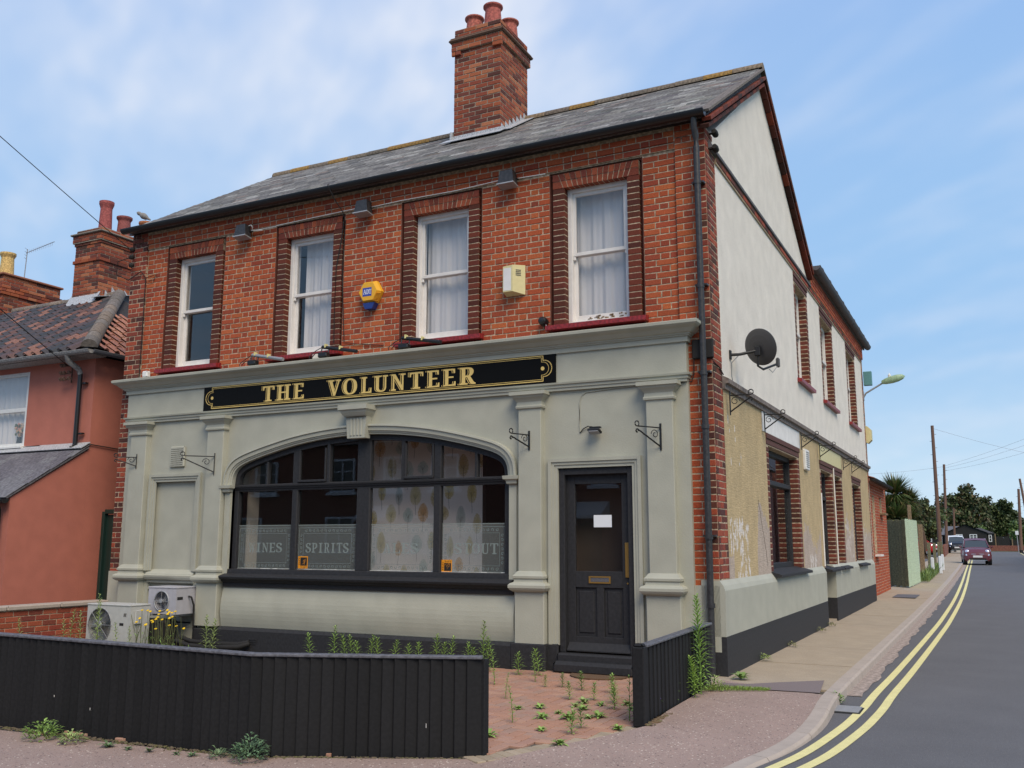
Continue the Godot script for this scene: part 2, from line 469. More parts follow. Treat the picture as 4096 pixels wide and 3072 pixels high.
func cells(u0: float, u1: float, v0: float, v1: float, holes: Array) -> Array:   # a rectangle less its openings, as rectangles
	var us: Array[float] = [u0, u1]
	var vs: Array[float] = [v0, v1]
	for h in holes:
		for q in [h[0], h[1]]:
			if q > u0 and q < u1 and not us.has(q): us.append(q)
		for q in [h[2], h[3]]:
			if q > v0 and q < v1 and not vs.has(q): vs.append(q)
	us.sort(); vs.sort()
	var out := []
	for i in us.size() - 1:
		for j in vs.size() - 1:
			var cu := (us[i] + us[i + 1]) * 0.5
			var cv := (vs[j] + vs[j + 1]) * 0.5
			var free := true
			for h in holes:
				if cu > h[0] and cu < h[1] and cv > h[2] and cv < h[3]: free = false
			if free: out.append([us[i], us[i + 1], vs[j], vs[j + 1]])
	return out

func wall_front(b: MB, u0: float, u1: float, v0: float, v1: float, holes: Array, zf: float, zb: float) -> void:   # a slab in the plane of the shop front with real openings
	for c in cells(u0, u1, v0, v1, holes):
		b.quad(V(c[0], c[2], zf), V(c[1], c[2], zf), V(c[1], c[3], zf), V(c[0], c[3], zf))
		b.quad(V(c[1], c[2], zb), V(c[0], c[2], zb), V(c[0], c[3], zb), V(c[1], c[3], zb))
	for h in holes + [[u0, u1, v0, v1]]:
		var a: float = maxf(h[0], u0); var e: float = minf(h[1], u1); var f: float = maxf(h[2], v0); var g: float = minf(h[3], v1)
		b.quad(V(a, f, zb), V(a, f, zf), V(a, g, zf), V(a, g, zb))
		b.quad(V(e, f, zf), V(e, f, zb), V(e, g, zb), V(e, g, zf))
		b.quad(V(a, g, zb), V(a, g, zf), V(e, g, zf), V(e, g, zb))
		b.quad(V(a, f, zf), V(a, f, zb), V(e, f, zb), V(e, f, zf))

func wall_side(b: MB, z0: float, z1: float, v0: float, v1: float, holes: Array, xf: float, xb: float) -> void:   # the same across x; z0 > z1, holes given as [z nearer, z farther, y0, y1]
	var hs := []
	for h in holes: hs.append([-h[0], -h[1], h[2], h[3]])
	for c in cells(-z0, -z1, v0, v1, hs):
		b.quad(V(xf, c[2], -c[0]), V(xf, c[2], -c[1]), V(xf, c[3], -c[1]), V(xf, c[3], -c[0]))
		b.quad(V(xb, c[2], -c[1]), V(xb, c[2], -c[0]), V(xb, c[3], -c[0]), V(xb, c[3], -c[1]))
	for h in hs + [[-z0, -z1, v0, v1]]:
		var a: float = -maxf(h[0], -z0); var e: float = -minf(h[1], -z1); var f: float = maxf(h[2], v0); var g: float = minf(h[3], v1)
		b.quad(V(xf, f, a), V(xb, f, a), V(xb, g, a), V(xf, g, a))
		b.quad(V(xb, f, e), V(xf, f, e), V(xf, g, e), V(xb, g, e))
		b.quad(V(xf, g, a), V(xf, g, e), V(xb, g, e), V(xb, g, a))
		b.quad(V(xb, f, a), V(xb, f, e), V(xf, f, e), V(xf, f, a))

# ---------- sky
func sky_image() -> Image:
	var w := 1280
	var h := 640
	var im := Image.create(w, h, false, Image.FORMAT_RGBF)
	var f := FastNoiseLite.new()
	f.seed = 7; f.frequency = 1.0; f.fractal_octaves = 5; f.noise_type = FastNoiseLite.TYPE_SIMPLEX_SMOOTH
	var g := FastNoiseLite.new()
	g.seed = 31; g.frequency = 1.0; g.fractal_octaves = 4
	var top := Color(0.235, 0.425, 0.83)
	var midc := Color(0.315, 0.56, 0.88)
	var hor := Color(0.60, 0.79, 0.93)
	var white := Color(0.83, 0.87, 0.96)
	var blobs := [[-19.0, 28.0, 8.0, 7.0, 0.95], [-14.0, 31.0, 7.0, 5.0, 0.6], [-46.0, 29.0, 13.0, 2.6, 0.75], [-33.0, 33.0, 6.0, 2.5, 0.7], [-2.0, 21.8, 9.0, 1.5, 0.75], [-58.0, 20.0, 14.0, 8.0, 0.5], [-30.0, 18.0, 12.0, 5.0, 0.3], [-1.0, 12.8, 6.0, 0.5, 0.6], [-3.0, 8.4, 6.0, 0.5, 0.45], [70.0, 34.0, 18.0, 8.0, 0.8], [140.0, 28.0, 20.0, 9.0, 0.8], [-140.0, 36.0, 18.0, 8.0, 0.8], [-95.0, 26.0, 14.0, 7.0, 0.7], [30.0, 45.0, 16.0, 7.0, 0.6], [180.0, 50.0, 25.0, 10.0, 0.7]]
	for y in h:
		var el := (0.5 - (y + 0.5) / h) * PI
		if el < 0.0:
			for x in w: im.set_pixel(x, y, Color(0.16, 0.155, 0.15))
			continue
		var ed := rad_to_deg(el)
		var base := hor.lerp(midc, smoothstep(0.0, 13.0, ed)).lerp(top, smoothstep(10.0, 45.0, ed))
		var act := []
		for k in blobs:
			if absf(ed - k[1]) < 2.4 * k[3] + 0.24 * k[2]: act.append(k)
		for x in w:
			var az := ((x + 0.5) / w - 0.5) * TAU
			var d := Vector3(sin(az) * cos(el), sin(el), -cos(az) * cos(el))
			var p := Vector2(d.x, d.z) / (d.y + 0.12)
			# thin cirrus drawn out along one direction of the upper wind
			var a := p.x * 0.80 + p.y * 0.60
			var c := -p.x * 0.60 + p.y * 0.80
			var s := f.get_noise_2d(a * 0.9 + 3.0, c * 2.6) * 0.5 + 0.5
			var t := g.get_noise_2d(a * 3.0, c * 7.0 + 9.0) * 0.5 + 0.5
			var q := smoothstep(0.40, 0.86, s * 0.72 + t * 0.30)
			var az_d := rad_to_deg(az)
			var mass := 0.0
			for k in act:
				var dx: float = (az_d - k[0]) / k[2]
				if absf(dx) > 2.4: continue
				var dy: float = (ed - k[1] - (az_d - k[0]) * 0.10) / k[3]
				mass += k[4] * exp(-(dx * dx + dy * dy)) * (0.35 + 0.9 * t * (0.4 + s))
			var cl := clampf(q * 0.28 + mass + 0.08, 0.0, 1.0)
			im.set_pixel(x, y, base.lerp(white, cl * 0.88))
	return im

func set_light() -> void:
	var cam := Camera3D.new()
	cam.name = "camera"
	add_child(cam)
	cam.fov = 44.67
	cam.near = 0.05; cam.far = 900.0
	cam.transform = Transform3D(Basis(Vector3.UP, 0.46899) * Basis(Vector3.RIGHT, 0.16721) * Basis(Vector3.BACK, 0.00133), EYE)
	cam.current = true
	var env := Environment.new()
	env.background_mode = Environment.BG_SKY
	var sky := Sky.new()
	var pm := PanoramaSkyMaterial.new()
	pm.panorama = ImageTexture.create_from_image(sky_image())
	pm.energy_multiplier = 0.50
	sky.sky_material = pm
	env.sky = sky
	env.tonemap_mode = Environment.TONE_MAPPER_LINEAR
	env.tonemap_exposure = 2.0
	env.sdfgi_enabled = true; env.ssao_enabled = true; env.ssil_enabled = true
	var we := WorldEnvironment.new()
	we.name = "world_environment"
	we.environment = env
	add_child(we)
	var sun := DirectionalLight3D.new()
	sun.name = "sun"
	sun.light_energy = 0.5
	sun.light_angular_distance = 35.0
	sun.light_color = Color(1.0, 0.94, 0.84)
	sun.shadow_enabled = true
	add_child(sun)
	sun.look_at_from_position(V(8.5, 13, 8.5), Vector3.ZERO)

# ---------- the pub
var pub: Node3D
const WIN := [[-8.60, -7.40], [-6.41, -5.17], [-4.22, -2.97], [-2.00, -0.78]]
const SUP := [[-5.40, -6.70, 4.05, 5.86], [-8.05, -9.66, 4.05, 5.86], [-11.66, -13.25, 4.05, 5.86]]
const SLO := [[-2.66, -5.12, 1.0, 2.86], [-7.12, -8.68, 0.0, 2.84], [-8.76, -9.92, 0.95, 2.84], [-11.42, -12.97, 0.95, 2.83]]

func part(called: String, parent: Node) -> Node3D:
	var o := Node3D.new()
	o.name = called
	parent.add_child(o, true)
	o.position = -base_of(parent)
	return o

func ribbon(b: MB, pts: Array, w: float, z: float, th := 0.0015) -> void:   # a painted line of width w on the shop front
	for i in pts.size() - 1:
		var d: Vector2 = (pts[i + 1] - pts[i])
		var m: Vector2 = (pts[i + 1] + pts[i]) * 0.5
		var x := Vector3(d.x, d.y, 0).normalized()
		b.box(V(m.x, m.y, z), V(d.length() + w * 0.6, w, th), Basis(x, Vector3.BACK.cross(x), Vector3.BACK))

func frame_box(b: MB, x0: float, x1: float, y0: float, y1: float, w: float, z0: float, z1: float, bot := -1.0, tp := -1.0) -> void:
	if bot < 0: bot = w
	if tp < 0: tp = w
	var zc := (z0 + z1) * 0.5
	var d := absf(z0 - z1)
	b.bev(V(x0 + w * 0.5, (y0 + y1) * 0.5, zc), V(w, y1 - y0, d), 0.004)
	b.bev(V(x1 - w * 0.5, (y0 + y1) * 0.5, zc), V(w, y1 - y0, d), 0.004)
	b.bev(V((x0 + x1) * 0.5, y1 - tp * 0.5, zc), V(x1 - x0 - 2 * w, tp, d - 0.004), 0.004)
	b.bev(V((x0 + x1) * 0.5, y0 + bot * 0.5, zc), V(x1 - x0 - 2 * w, bot, d - 0.004), 0.004)

func sash(i: int) -> void:
	var x0: float = WIN[i][0]
	var x1: float = WIN[i][1]
	var zf := -0.035
	var s := part("sash_window", pub)
	var core := MB.new()
	for e in [[x0 + 0.046, x0 + 0.1965], [x1 - 0.1965, x1 - 0.046]]:
		core.lo(V(e[0] - 0.0, 3.99, zf - 0.004), V(e[1], 5.745, zf - 0.13))
	core.lo(V(x0 + 0.045, 5.755, zf - 0.0005), V(x1 - 0.045, 5.934, zf - 0.12))
	mk(core, "mortar", M.mortar, s)
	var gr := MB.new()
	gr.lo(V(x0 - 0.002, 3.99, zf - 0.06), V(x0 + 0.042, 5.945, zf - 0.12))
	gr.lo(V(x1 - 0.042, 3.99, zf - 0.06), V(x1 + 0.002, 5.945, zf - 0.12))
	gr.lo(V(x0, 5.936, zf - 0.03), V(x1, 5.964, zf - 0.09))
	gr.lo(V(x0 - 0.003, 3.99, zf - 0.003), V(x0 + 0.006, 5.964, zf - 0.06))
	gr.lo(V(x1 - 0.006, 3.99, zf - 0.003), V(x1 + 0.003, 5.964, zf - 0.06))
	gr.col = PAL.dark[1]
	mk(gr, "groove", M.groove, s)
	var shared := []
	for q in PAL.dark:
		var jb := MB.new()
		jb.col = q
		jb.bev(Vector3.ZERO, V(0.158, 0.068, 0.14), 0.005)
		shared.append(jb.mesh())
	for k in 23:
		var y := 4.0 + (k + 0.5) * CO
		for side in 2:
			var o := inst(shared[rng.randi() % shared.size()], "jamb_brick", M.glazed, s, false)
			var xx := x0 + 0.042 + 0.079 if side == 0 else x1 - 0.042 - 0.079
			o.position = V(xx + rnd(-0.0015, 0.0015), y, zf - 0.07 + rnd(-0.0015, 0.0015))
	var nv := 15
	var wv := (x1 - x0 - 0.084) / nv
	var cx := (x0 + x1) * 0.5
	for k in nv:
		for t in 2:
			var ya := 5.752 + t * 0.094
			var yb := ya + 0.088
			var pl := PackedVector2Array()
			for e in [[0, ya], [1, ya], [1, yb], [0, yb]]:
				var f = (x0 + 0.042 + wv * (k + e[0])) - cx
				var sp := lerpf(0.86, 1.0, (e[1] - 5.75) / 0.19)
				pl.append(Vector2(cx + f * sp + (0.0055 if e[0] == 0 else -0.0055), e[1]))
			if k == 0: pl[0].x = x0 + 0.045; pl[3].x = x0 + 0.045
			if k == nv - 1: pl[1].x = x1 - 0.045; pl[2].x = x1 - 0.045
			var vb := MB.new()
			vb.col = PAL.head[rng.randi() % 4] * rnd(0.85, 1.08)
			vb.prism(pl, V(0, 0, zf - 0.12), Vector3.RIGHT, Vector3.UP, 0.122 + (0.006 if t == 1 else 0.0) + rnd(-0.001, 0.001))
			mk(vb, "voussoir", M.brick, s)
	# timber box sash, upper light in front of the lower one
	var a := x0 + 0.2
	var e2 := x1 - 0.2
	var b := MB.new()
	frame_box(b, a, e2, 4.0, 5.76, 0.055, -0.135, -0.30, 0.05, 0.06)
	mk(b, "box_frame", M.white_paint, s)
	b = MB.new()
	frame_box(b, a + 0.05, e2 - 0.05, 4.885, 5.705, 0.045, -0.165, -0.205, 0.045, 0.05)
	for q in [a + 0.07, e2 - 0.07]: b.bev(V(q, 4.86, -0.185), V(0.035, 0.055, 0.035), 0.008)
	mk(b, "upper_sash", M.white_paint, s)
	b = MB.new()
	frame_box(b, a + 0.05, e2 - 0.05, 4.048, 4.925, 0.045, -0.215, -0.255, 0.085, 0.04)
	mk(b, "lower_sash", M.white_paint, s)
	for q in [[4.92, 5.66, -0.185], [4.125, 4.89, -0.235]]:
		b = MB.new()
		b.lo(V(a + 0.09, q[0], q[2] - 0.002), V(e2 - 0.09, q[1], q[2] + 0.002))
		mk(b, "pane", M.glass, s)
	b = MB.new()
	b.prism(PackedVector2Array([Vector2(-0.30, 3.93), Vector2(0.075, 3.93), Vector2(0.075, 3.985), Vector2(-0.13, 4.02), Vector2(-0.30, 4.02)]), V(x0 - 0.02, 0, 0), Vector3.BACK, Vector3.UP, -(x1 - x0 + 0.06))
	var sl := mk(b, "sill", M.red_paint, s)
	sl.set_meta("label", "worn red painted stone sill")
	if i == 3:   # flaked bottom rail
		b = MB.new()
		for k in 26:
			var px := rnd(a + 0.1, e2 - 0.1)
			b.bev(V(px, 4.06 + rnd(0.0, 0.065), -0.2128), V(rnd(0.015, 0.07), rnd(0.006, 0.022), 0.003), 0.001, Basis(Vector3.BACK, rnd(-0.25, 0.25)))
		mk(b, "bare_wood", M.wood, s)

func curtain(i: int, label: String) -> void:
	var b := MB.new()
	var x0: float = WIN[i][0] + 0.24 + (0.10 if i == 1 else 0.0)
	var x1: float = WIN[i][1] - 0.22
	var m := 90
	var pp := []
	for k in m + 1:
		var t := float(k) / m
		var z := -0.345 + 0.010 * sin(t * 27.0 + i * 2.0) + 0.004 * sin(t * 61.0 + i) + 0.014 * sin(t * 9.0 + i * 3.0)
		pp.append(V(lerpf(x0, x1, t), 0, z))
	for k in m:
		var d: Vector3 = pp[k + 1] - pp[k]
		var n0 := V(-d.z, 0, d.x).normalized()
		b.squad(pp[k] + V(0, 4.05, 0), pp[k + 1] + V(0, 4.05, 0), pp[k + 1] + V(0, 5.72, 0), pp[k] + V(0, 5.72, 0), n0, n0, n0, n0)
	one(b, "net_curtain", M.curtain, label, "curtain", "net curtains in the upper windows")

func arch_pts(off := 0.0, steps := 3) -> PackedVector2Array:   # the basket arch over the shop window, left springing to right
	var h := [[2.2, 2.18], [2.185, 2.30], [2.13, 2.395], [2.02, 2.465], [1.84, 2.525], [1.55, 2.60], [1.08, 2.70], [0.58, 2.765], [0.15, 2.79]]
	var raw := PackedVector2Array()
	for q in h: raw.append(Vector2(-4.72 - q[0], q[1]))
	for k in range(h.size() - 1, -1, -1): raw.append(Vector2(-4.72 + h[k][0], h[k][1]))
	var fine := PackedVector2Array()
	for i in raw.size() - 1:
		var p0 := raw[maxi(i - 1, 0)]; var p3 := raw[mini(i + 2, raw.size() - 1)]
		for k in steps:
			fine.append(raw[i].cubic_interpolate(raw[i + 1], p0, p3, float(k) / steps))
	fine.append(raw[-1])
	var out := PackedVector2Array()
	for i in fine.size():
		var t := (fine[mini(i + 1, fine.size() - 1)] - fine[maxi(i - 1, 0)]).normalized()
		var nn := Vector2(-t.y, t.x)
		if i == 0: nn = Vector2(-1, 0)
		if i == fine.size() - 1: nn = Vector2(1, 0)
		out.append(fine[i] + nn * off)
	return out

func shopfront() -> Node3D:
	var zf := 0.06
	var w := MB.new()
	var arch := arch_pts()
	wall_front(w, -9.10, -0.27, 0.0, 3.3, [[-8.48, -7.58, 0.24, 2.29], [-6.92, -2.52, 0.0, 3.0], [-1.87, -0.95, 0.0, 2.25]], zf, -0.25)
	# spandrels above the arch, and the arch soffit
	for i in arch.size() - 1:
		w.quad(V(arch[i].x, arch[i].y, zf), V(arch[i + 1].x, arch[i + 1].y, zf), V(arch[i + 1].x, 3.0, zf), V(arch[i].x, 3.0, zf))
		w.quad(V(arch[i].x, arch[i].y, -0.25), V(arch[i + 1].x, arch[i + 1].y, -0.25), V(arch[i + 1].x, arch[i + 1].y, zf), V(arch[i].x, arch[i].y, zf))
	w.quad(V(-6.92, 0.7, zf), V(-6.92, 0.7, -0.25), V(-6.92, 2.18, -0.25), V(-6.92, 2.18, zf))
	# blind doorway
	w.lo(V(-8.48, 0.24, -0.2), V(-7.58, 2.29, 0.005))
	var o := mk(w, "shopfront", M.sage, pub)
	var b := MB.new()
	var riser := [[0.06, 0.2]]
	for k in 11:
		var t := k / 10.0
		riser.append([0.075 + 0.06 * sin(PI * (0.12 + 0.88 * t)), 0.24 + 0.56 * t])
	b.sweep(riser, [V(-6.97, 0, 0), V(-2.42, 0, 0)], [Vector3.BACK, Vector3.BACK])
	b.lo(V(-6.97, 0.1, -0.25), V(-2.42, 0.80, 0.055))
	mk(b, "stall_riser", M.sage, o)
	# pilasters
	for P in [[-8.93, -8.60], [-7.37, -7.06], [-2.35, -2.05], [-0.74, -0.43]]:
		b = MB.new()
		var cx: float = (P[0] + P[1]) * 0.5
		var hw: float = (P[1] - P[0]) * 0.5
		b.bev(V(cx, 2.01, 0.08), V(hw * 2, 1.98, 0.14), 0.006)
		b.bev(V(cx, 0.54, 0.09), V(hw * 2 + 0.08, 0.62, 0.16), 0.008)
		ring(b, cx, hw, [[0.045, 0.82], [0.075, 0.84], [0.092, 0.865], [0.092, 0.895], [0.075, 0.915], [0.040, 0.93], [0.034, 0.965], [0.05, 0.975], [0.052, 1.0], [0.036, 1.015], [0.012, 1.05], [0.0, 1.055]])
		ring(b, cx, hw, [[0.0, 2.965], [0.022, 2.975], [0.026, 2.995], [0.016, 3.012], [0.012, 3.05], [0.028, 3.075], [0.058, 3.105], [0.066, 3.125], [0.085, 3.13], [0.085, 3.172], [0.0, 3.174]])
		mk(b, "pilaster", M.sage, o)
	# keystone over the window
	b = MB.new()
	b.prism(PackedVector2Array([Vector2(-4.86, 2.735), Vector2(-4.58, 2.735), Vector2(-4.555, 3.03), Vector2(-4.885, 3.03)]), V(0, 0, 0.06), Vector3.RIGHT, Vector3.UP, 0.12)
	for k in 4: b.bev(V(-4.80 + k * 0.053, 2.885, 0.183), V(0.032, 0.24, 0.014), 0.005)
	ring(b, -4.72, 0.165, [[0.0, 3.02], [0.012, 3.035], [0.035, 3.07], [0.045, 3.10], [0.065, 3.105], [0.065, 3.17], [0.0, 3.172]], 0.16)
	mk(b, "keystone", M.sage, o)
	# archivolt
	b = MB.new()
	var prof := [[0.0, 0.062], [0.0, 0.085], [0.022, 0.088], [0.024, 0.10], [0.042, 0.103], [0.045, 0.118], [0.098, 0.122], [0.102, 0.14], [0.128, 0.136], [0.130, 0.058]]
	var rows := []
	for q in prof: rows.append(arch_pts(q[0]))
	for k in prof.size() - 1:
		for i in arch.size() - 1:
			b.quad(V(rows[k][i].x, rows[k][i].y, prof[k][1]), V(rows[k][i + 1].x, rows[k][i + 1].y, prof[k][1]), V(rows[k + 1][i + 1].x, rows[k + 1][i + 1].y, prof[k + 1][1]), V(rows[k + 1][i].x, rows[k + 1][i].y, prof[k + 1][1]))
	mk(b, "archivolt", M.sage, o)
	for sx in [-6.985, -2.455]:
		b = MB.new()
		ring(b, sx, 0.055, [[0.0, 2.075], [0.012, 2.085], [0.018, 2.12], [0.045, 2.135], [0.05, 2.175], [0.0, 2.182]], 0.055, 0.06)
		b.lo(V(sx - 0.05, 0.79, 0.05), V(sx + 0.05, 2.08, 0.085))
		mk(b, "impost", M.sage, o)
	# moulded surrounds of the blind doorway and the door
	for D in [[-8.545, -7.515, 0.97, 2.375, 0.045], [-1.985, -0.835, 0.235, 2.36, 0.045]]:
		b = MB.new()
		var st := [[0.0, 0.062, 0.05], [0.03, 0.085, 0.055], [0.07, 0.10, 0.045]]
		for q in [[0.0, 0.04, 0.10], [0.04, 0.075, 0.085], [0.075, 0.112, 0.072]]:
			var x0: float = D[0] + q[0]; var x1: float = D[0] + q[1]
			b.lo(V(x0, D[2], 0.05), V(x1, D[3] - q[0], q[2]))
			b.lo(V(D[1] - q[1], D[2], 0.05), V(D[1] - q[0], D[3] - q[0], q[2]))
			b.lo(V(x1, D[3] - q[1], 0.05), V(D[1] - q[1], D[3] - q[0], q[2]))
		mk(b, "architrave", M.sage, o)
	b = MB.new()
	b.sweep([[0.07, 0.80], [0.075, 0.83], [0.11, 0.85], [0.125, 0.88], [0.13, 0.905], [0.10, 0.915], [0.095, 0.93], [0.03, 0.985], [0.0, 0.99]], [V(-8.50, 0, 0), V(-7.56, 0, 0)], [Vector3.BACK, Vector3.BACK])
	b.lo(V(-8.48, 0.70, 0.0), V(-7.58, 0.735, 0.05))
	mk(b, "sill_moulding", M.sage, o)
	# entablature
	b = MB.new()
	band(b, [[0.06, 3.165], [0.10, 3.167], [0.102, 3.20], [0.115, 3.203], [0.117, 3.235], [0.135, 3.24], [0.14, 3.262], [0.08, 3.27]], -9.10, -0.27)
	mk(b, "architrave", M.sage, o)
	b = MB.new()
	b.lo(V(-9.10, 3.262, -0.05), V(-0.27, 3.64, 0.10))
	mk(b, "frieze", M.sage, o)
	b = MB.new()
	band(b, [[0.08, 3.615], [0.125, 3.617], [0.127, 3.675], [0.145, 3.678], [0.147, 3.692], [0.163, 3.695], [0.165, 3.708], [0.185, 3.715], [0.20, 3.73], [0.225, 3.755], [0.262, 3.775], [0.285, 3.795], [0.288, 3.826], [0.27, 3.836], [0.0, 3.87]], -9.10, -0.27)
	mk(b, "cornice", M.sage, o)
	# charcoal base
	b = MB.new()
	b.prism(PackedVector2Array([Vector2(-0.2, -0.12), Vector2(0.175, -0.12), Vector2(0.175, 0.20), Vector2(0.125, 0.235), Vector2(-0.2, 0.235)]), V(-2.43, 0, 0), Vector3.BACK, Vector3.UP, 4.55)
	for P in [[-9.10, -8.52, 0.12], [-7.50, -7.45, 0.10], [-2.44, -1.99, 0.185], [-2.02, -1.87, 0.10], [-0.95, -0.27, 0.10]]:
		b.bev(V((P[0] + P[1]) * 0.5, 0.06, P[2] * 0.5 - 0.05), V(P[1] - P[0], 0.36, P[2] + 0.1), 0.012)
	for P in [[-8.97, -8.56], [-7.41, -7.02], [-0.78, -0.39]]:
		b.bev(V((P[0] + P[1]) * 0.5, 0.04, 0.085), V(P[1] - P[0] + 0.01, 0.32, 0.21), 0.012)
	b.lo(V(-8.52, -0.1, -0.1), V(-7.44, 0.26, 0.02))
	for k in 3: b.lo(V(-6.40 + k * 0.001, 0.03 + k * 0.028, 0.172), V(-6.26, 0.046 + k * 0.028, 0.182))
	mk(b, "plinth", M.char, o)
	return o

func ring(b: MB, cx: float, hw: float, pr: Array, dep := 0.09, z0 := 0.06) -> void:   # a moulding that returns round three sides of a pier
	var zz := z0 + dep
	b.sweep(pr, [V(cx - hw, 0, z0), V(cx - hw, 0, zz), V(cx + hw, 0, zz), V(cx + hw, 0, z0)], [V(-1, 0, 0), V(-1, 0, 1), V(1, 0, 1), V(1, 0, 0)], false)
	var t: Array = pr[-1]
	b.quad(V(cx - hw, t[1], zz), V(cx + hw, t[1], zz), V(cx + hw, t[1], z0), V(cx - hw, t[1], z0))

func band(b: MB, pr: Array, x0: float, x1: float) -> void:   # a moulding along the front with returns at both ends
	var q := []
	for e in pr: q.append([e[0] - 0.10, e[1]])
	b.sweep(q, [V(x0, 0, 0.0), V(x0, 0, 0.10), V(x1, 0, 0.10), V(x1, 0, 0.0)], [V(-1, 0, 0), V(-1, 0, 1), V(1, 0, 1), V(1, 0, 0)], false)

func shop_window() -> void:
	var s := part("shop_window", pub)
	var b := MB.new()
	var a0 := arch_pts(-0.002); var a1 := arch_pts(-0.075)
	for z in [[0.02, -0.06]]:
		for i in a0.size() - 1:
			b.quad(V(a1[i].x, a1[i].y, z[0]), V(a1[i + 1].x, a1[i + 1].y, z[0]), V(a0[i + 1].x, a0[i + 1].y, z[0]), V(a0[i].x, a0[i].y, z[0]))
			b.quad(V(a1[i].x, a1[i].y, z[1]), V(a1[i + 1].x, a1[i + 1].y, z[1]), V(a1[i + 1].x, a1[i + 1].y, z[0]), V(a1[i].x, a1[i].y, z[0]))
	b.bev(V(-6.88, 1.57, -0.02), V(0.075, 1.22, 0.08), 0.006)
	b.bev(V(-2.56, 1.57, -0.02), V(0.075, 1.22, 0.08), 0.006)
	mk(b, "frame", M.char, s)
	b = MB.new()
	b.sweep([[0.0, 2.085], [0.015, 2.088], [0.02, 2.115], [0.035, 2.12], [0.038, 2.14], [0.052, 2.145], [0.055, 2.165], [0.0, 2.185]], [V(-6.92, 0, 0.0), V(-2.52, 0, 0.0)], [Vector3.BACK, Vector3.BACK])
	b.lo(V(-6.92, 2.085, -0.06), V(-2.52, 2.18, -0.001))
	mk(b, "transom", M.char, s)
	var bars := [[-5.885, -5.785], [-4.80, -4.585], [-3.61, -3.505]]
	for q in bars:
		b = MB.new()
		b.bev(V((q[0] + q[1]) * 0.5, 1.56, -0.02), V(q[1] - q[0], 1.10, 0.08), 0.012)
		mk(b, "mullion", M.char, s)
	for q in [[-6.36, -6.325, 2.50], [-5.885, -5.785, 2.64], [-5.31, -5.255, 2.71], [-4.80, -4.585, 2.73], [-4.11, -4.055, 2.70], [-3.61, -3.505, 2.63], [-3.02, -2.98, 2.52]]:
		b = MB.new()
		b.bev(V((q[0] + q[1]) * 0.5, (2.17 + q[2]) * 0.5, -0.02), V(q[1] - q[0], q[2] - 2.17, 0.075), 0.008)
		mk(b, "mullion", M.char, s)
	for q in [[-5.785, -5.31], [-4.055, -3.61]]:   # the two opening fanlights stand a little proud
		b = MB.new()
		b.bev(V((q[0] + q[1]) * 0.5, 2.205, 0.012), V(q[1] - q[0], 0.035, 0.05), 0.006)
		b.bev(V(q[0] + 0.016, 2.43, 0.008), V(0.03, 0.44, 0.04), 0.006)
		b.bev(V(q[1] - 0.016, 2.43, 0.008), V(0.03, 0.44, 0.04), 0.006)
		mk(b, "casement", M.char, s)
	# sill
	b = MB.new()
	b.sweep([[0.0, 0.775], [0.11, 0.775], [0.115, 0.83], [0.14, 0.845], [0.16, 0.875], [0.195, 0.885], [0.205, 0.91], [0.20, 0.925], [0.075, 0.955], [0.07, 1.01], [0.0, 1.022]], [V(-6.97, 0, 0), V(-2.44, 0, 0)], [Vector3.BACK, Vector3.BACK])
	b.lo(V(-6.9, 0.8, -0.25), V(-2.5, 1.01, -0.001))
	mk(b, "sill", M.char, s)
	# panes
	var xs := [[-6.845, -5.885], [-5.785, -4.80], [-4.585, -3.61], [-3.505, -2.595]]
	for q in xs:
		b = MB.new()
		b.lo(V(q[0], 1.0, -0.034), V(q[1], 2.09, -0.030))
		mk(b, "pane", M.glass, s)
		b = MB.new()   # the line of putty and bare wood along the bottom bead
		var x: float = q[0]
		while x < q[1] - 0.02:
			var l := rnd(0.03, 0.12)
			b.lo(V(x, 1.018, -0.028), V(minf(x + l, q[1]), 1.021 + rnd(0.002, 0.008), -0.018))
			x += l
		mk(b, "glazing_putty", M.white_paint, s)
	var tops := [-6.845, -6.36, -6.325, -5.885, -5.785, -5.31, -5.255, -4.80, -4.585, -4.11, -4.055, -3.61, -3.505, -3.02, -2.98, -2.595]
	for k in range(0, 16, 2):
		var pl := PackedVector2Array([Vector2(tops[k], 2.17), Vector2(tops[k + 1], 2.17)])
		var mid := []
		for p in a1:
			if p.x > tops[k] and p.x < tops[k + 1] and p.y > 2.2: mid.append(p)
		mid.reverse()
		pl.append(Vector2(tops[k + 1], mid[0].y))
		for p in mid: pl.append(p)
		pl.append(Vector2(tops[k], mid[-1].y))
		b = MB.new()
		b.prism(pl, V(0, 0, -0.034 + (0.03 if k == 4 or k == 10 else 0.0)), Vector3.RIGHT, Vector3.UP, 0.004)
		mk(b, "pane", M.glass, s)
	# etched lower bands with lettering
	var words := [["WINES", -6.66, -6.05], ["SPIRITS", -5.656, -4.93], ["ALES", -4.395, -3.842], ["STOUT", -3.336, -2.70]]
	for k in 4:
		var e := part("etched_glass", s)
		var x0: float = xs[k][0] + 0.02; var x1: float = xs[k][1] - 0.02
		b = MB.new()
		b.lo(V(xs[k][0], 1.0, -0.0295), V(xs[k][1], 1.62, -0.0290))
		mk(b, "frosting", M.frost, e)
		b = MB.new()
		for q in [[0.0, 0.006], [0.075, 0.004]]:
			var d: float = q[0]
			ribbon(b, [Vector2(x0 + d, 1.03 + d), Vector2(x1 - d, 1.03 + d), Vector2(x1 - d, 1.575 - d), Vector2(x0 + d, 1.575 - d), Vector2(x0 + d, 1.03 + d)], q[1], -0.028, 0.0006)
		ribbon(b, [Vector2(xs[k][0], 1.612), Vector2(xs[k][1], 1.612)], 0.008, -0.028, 0.0006)
		var cnt := int((x1 - x0 - 0.16) / 0.062)
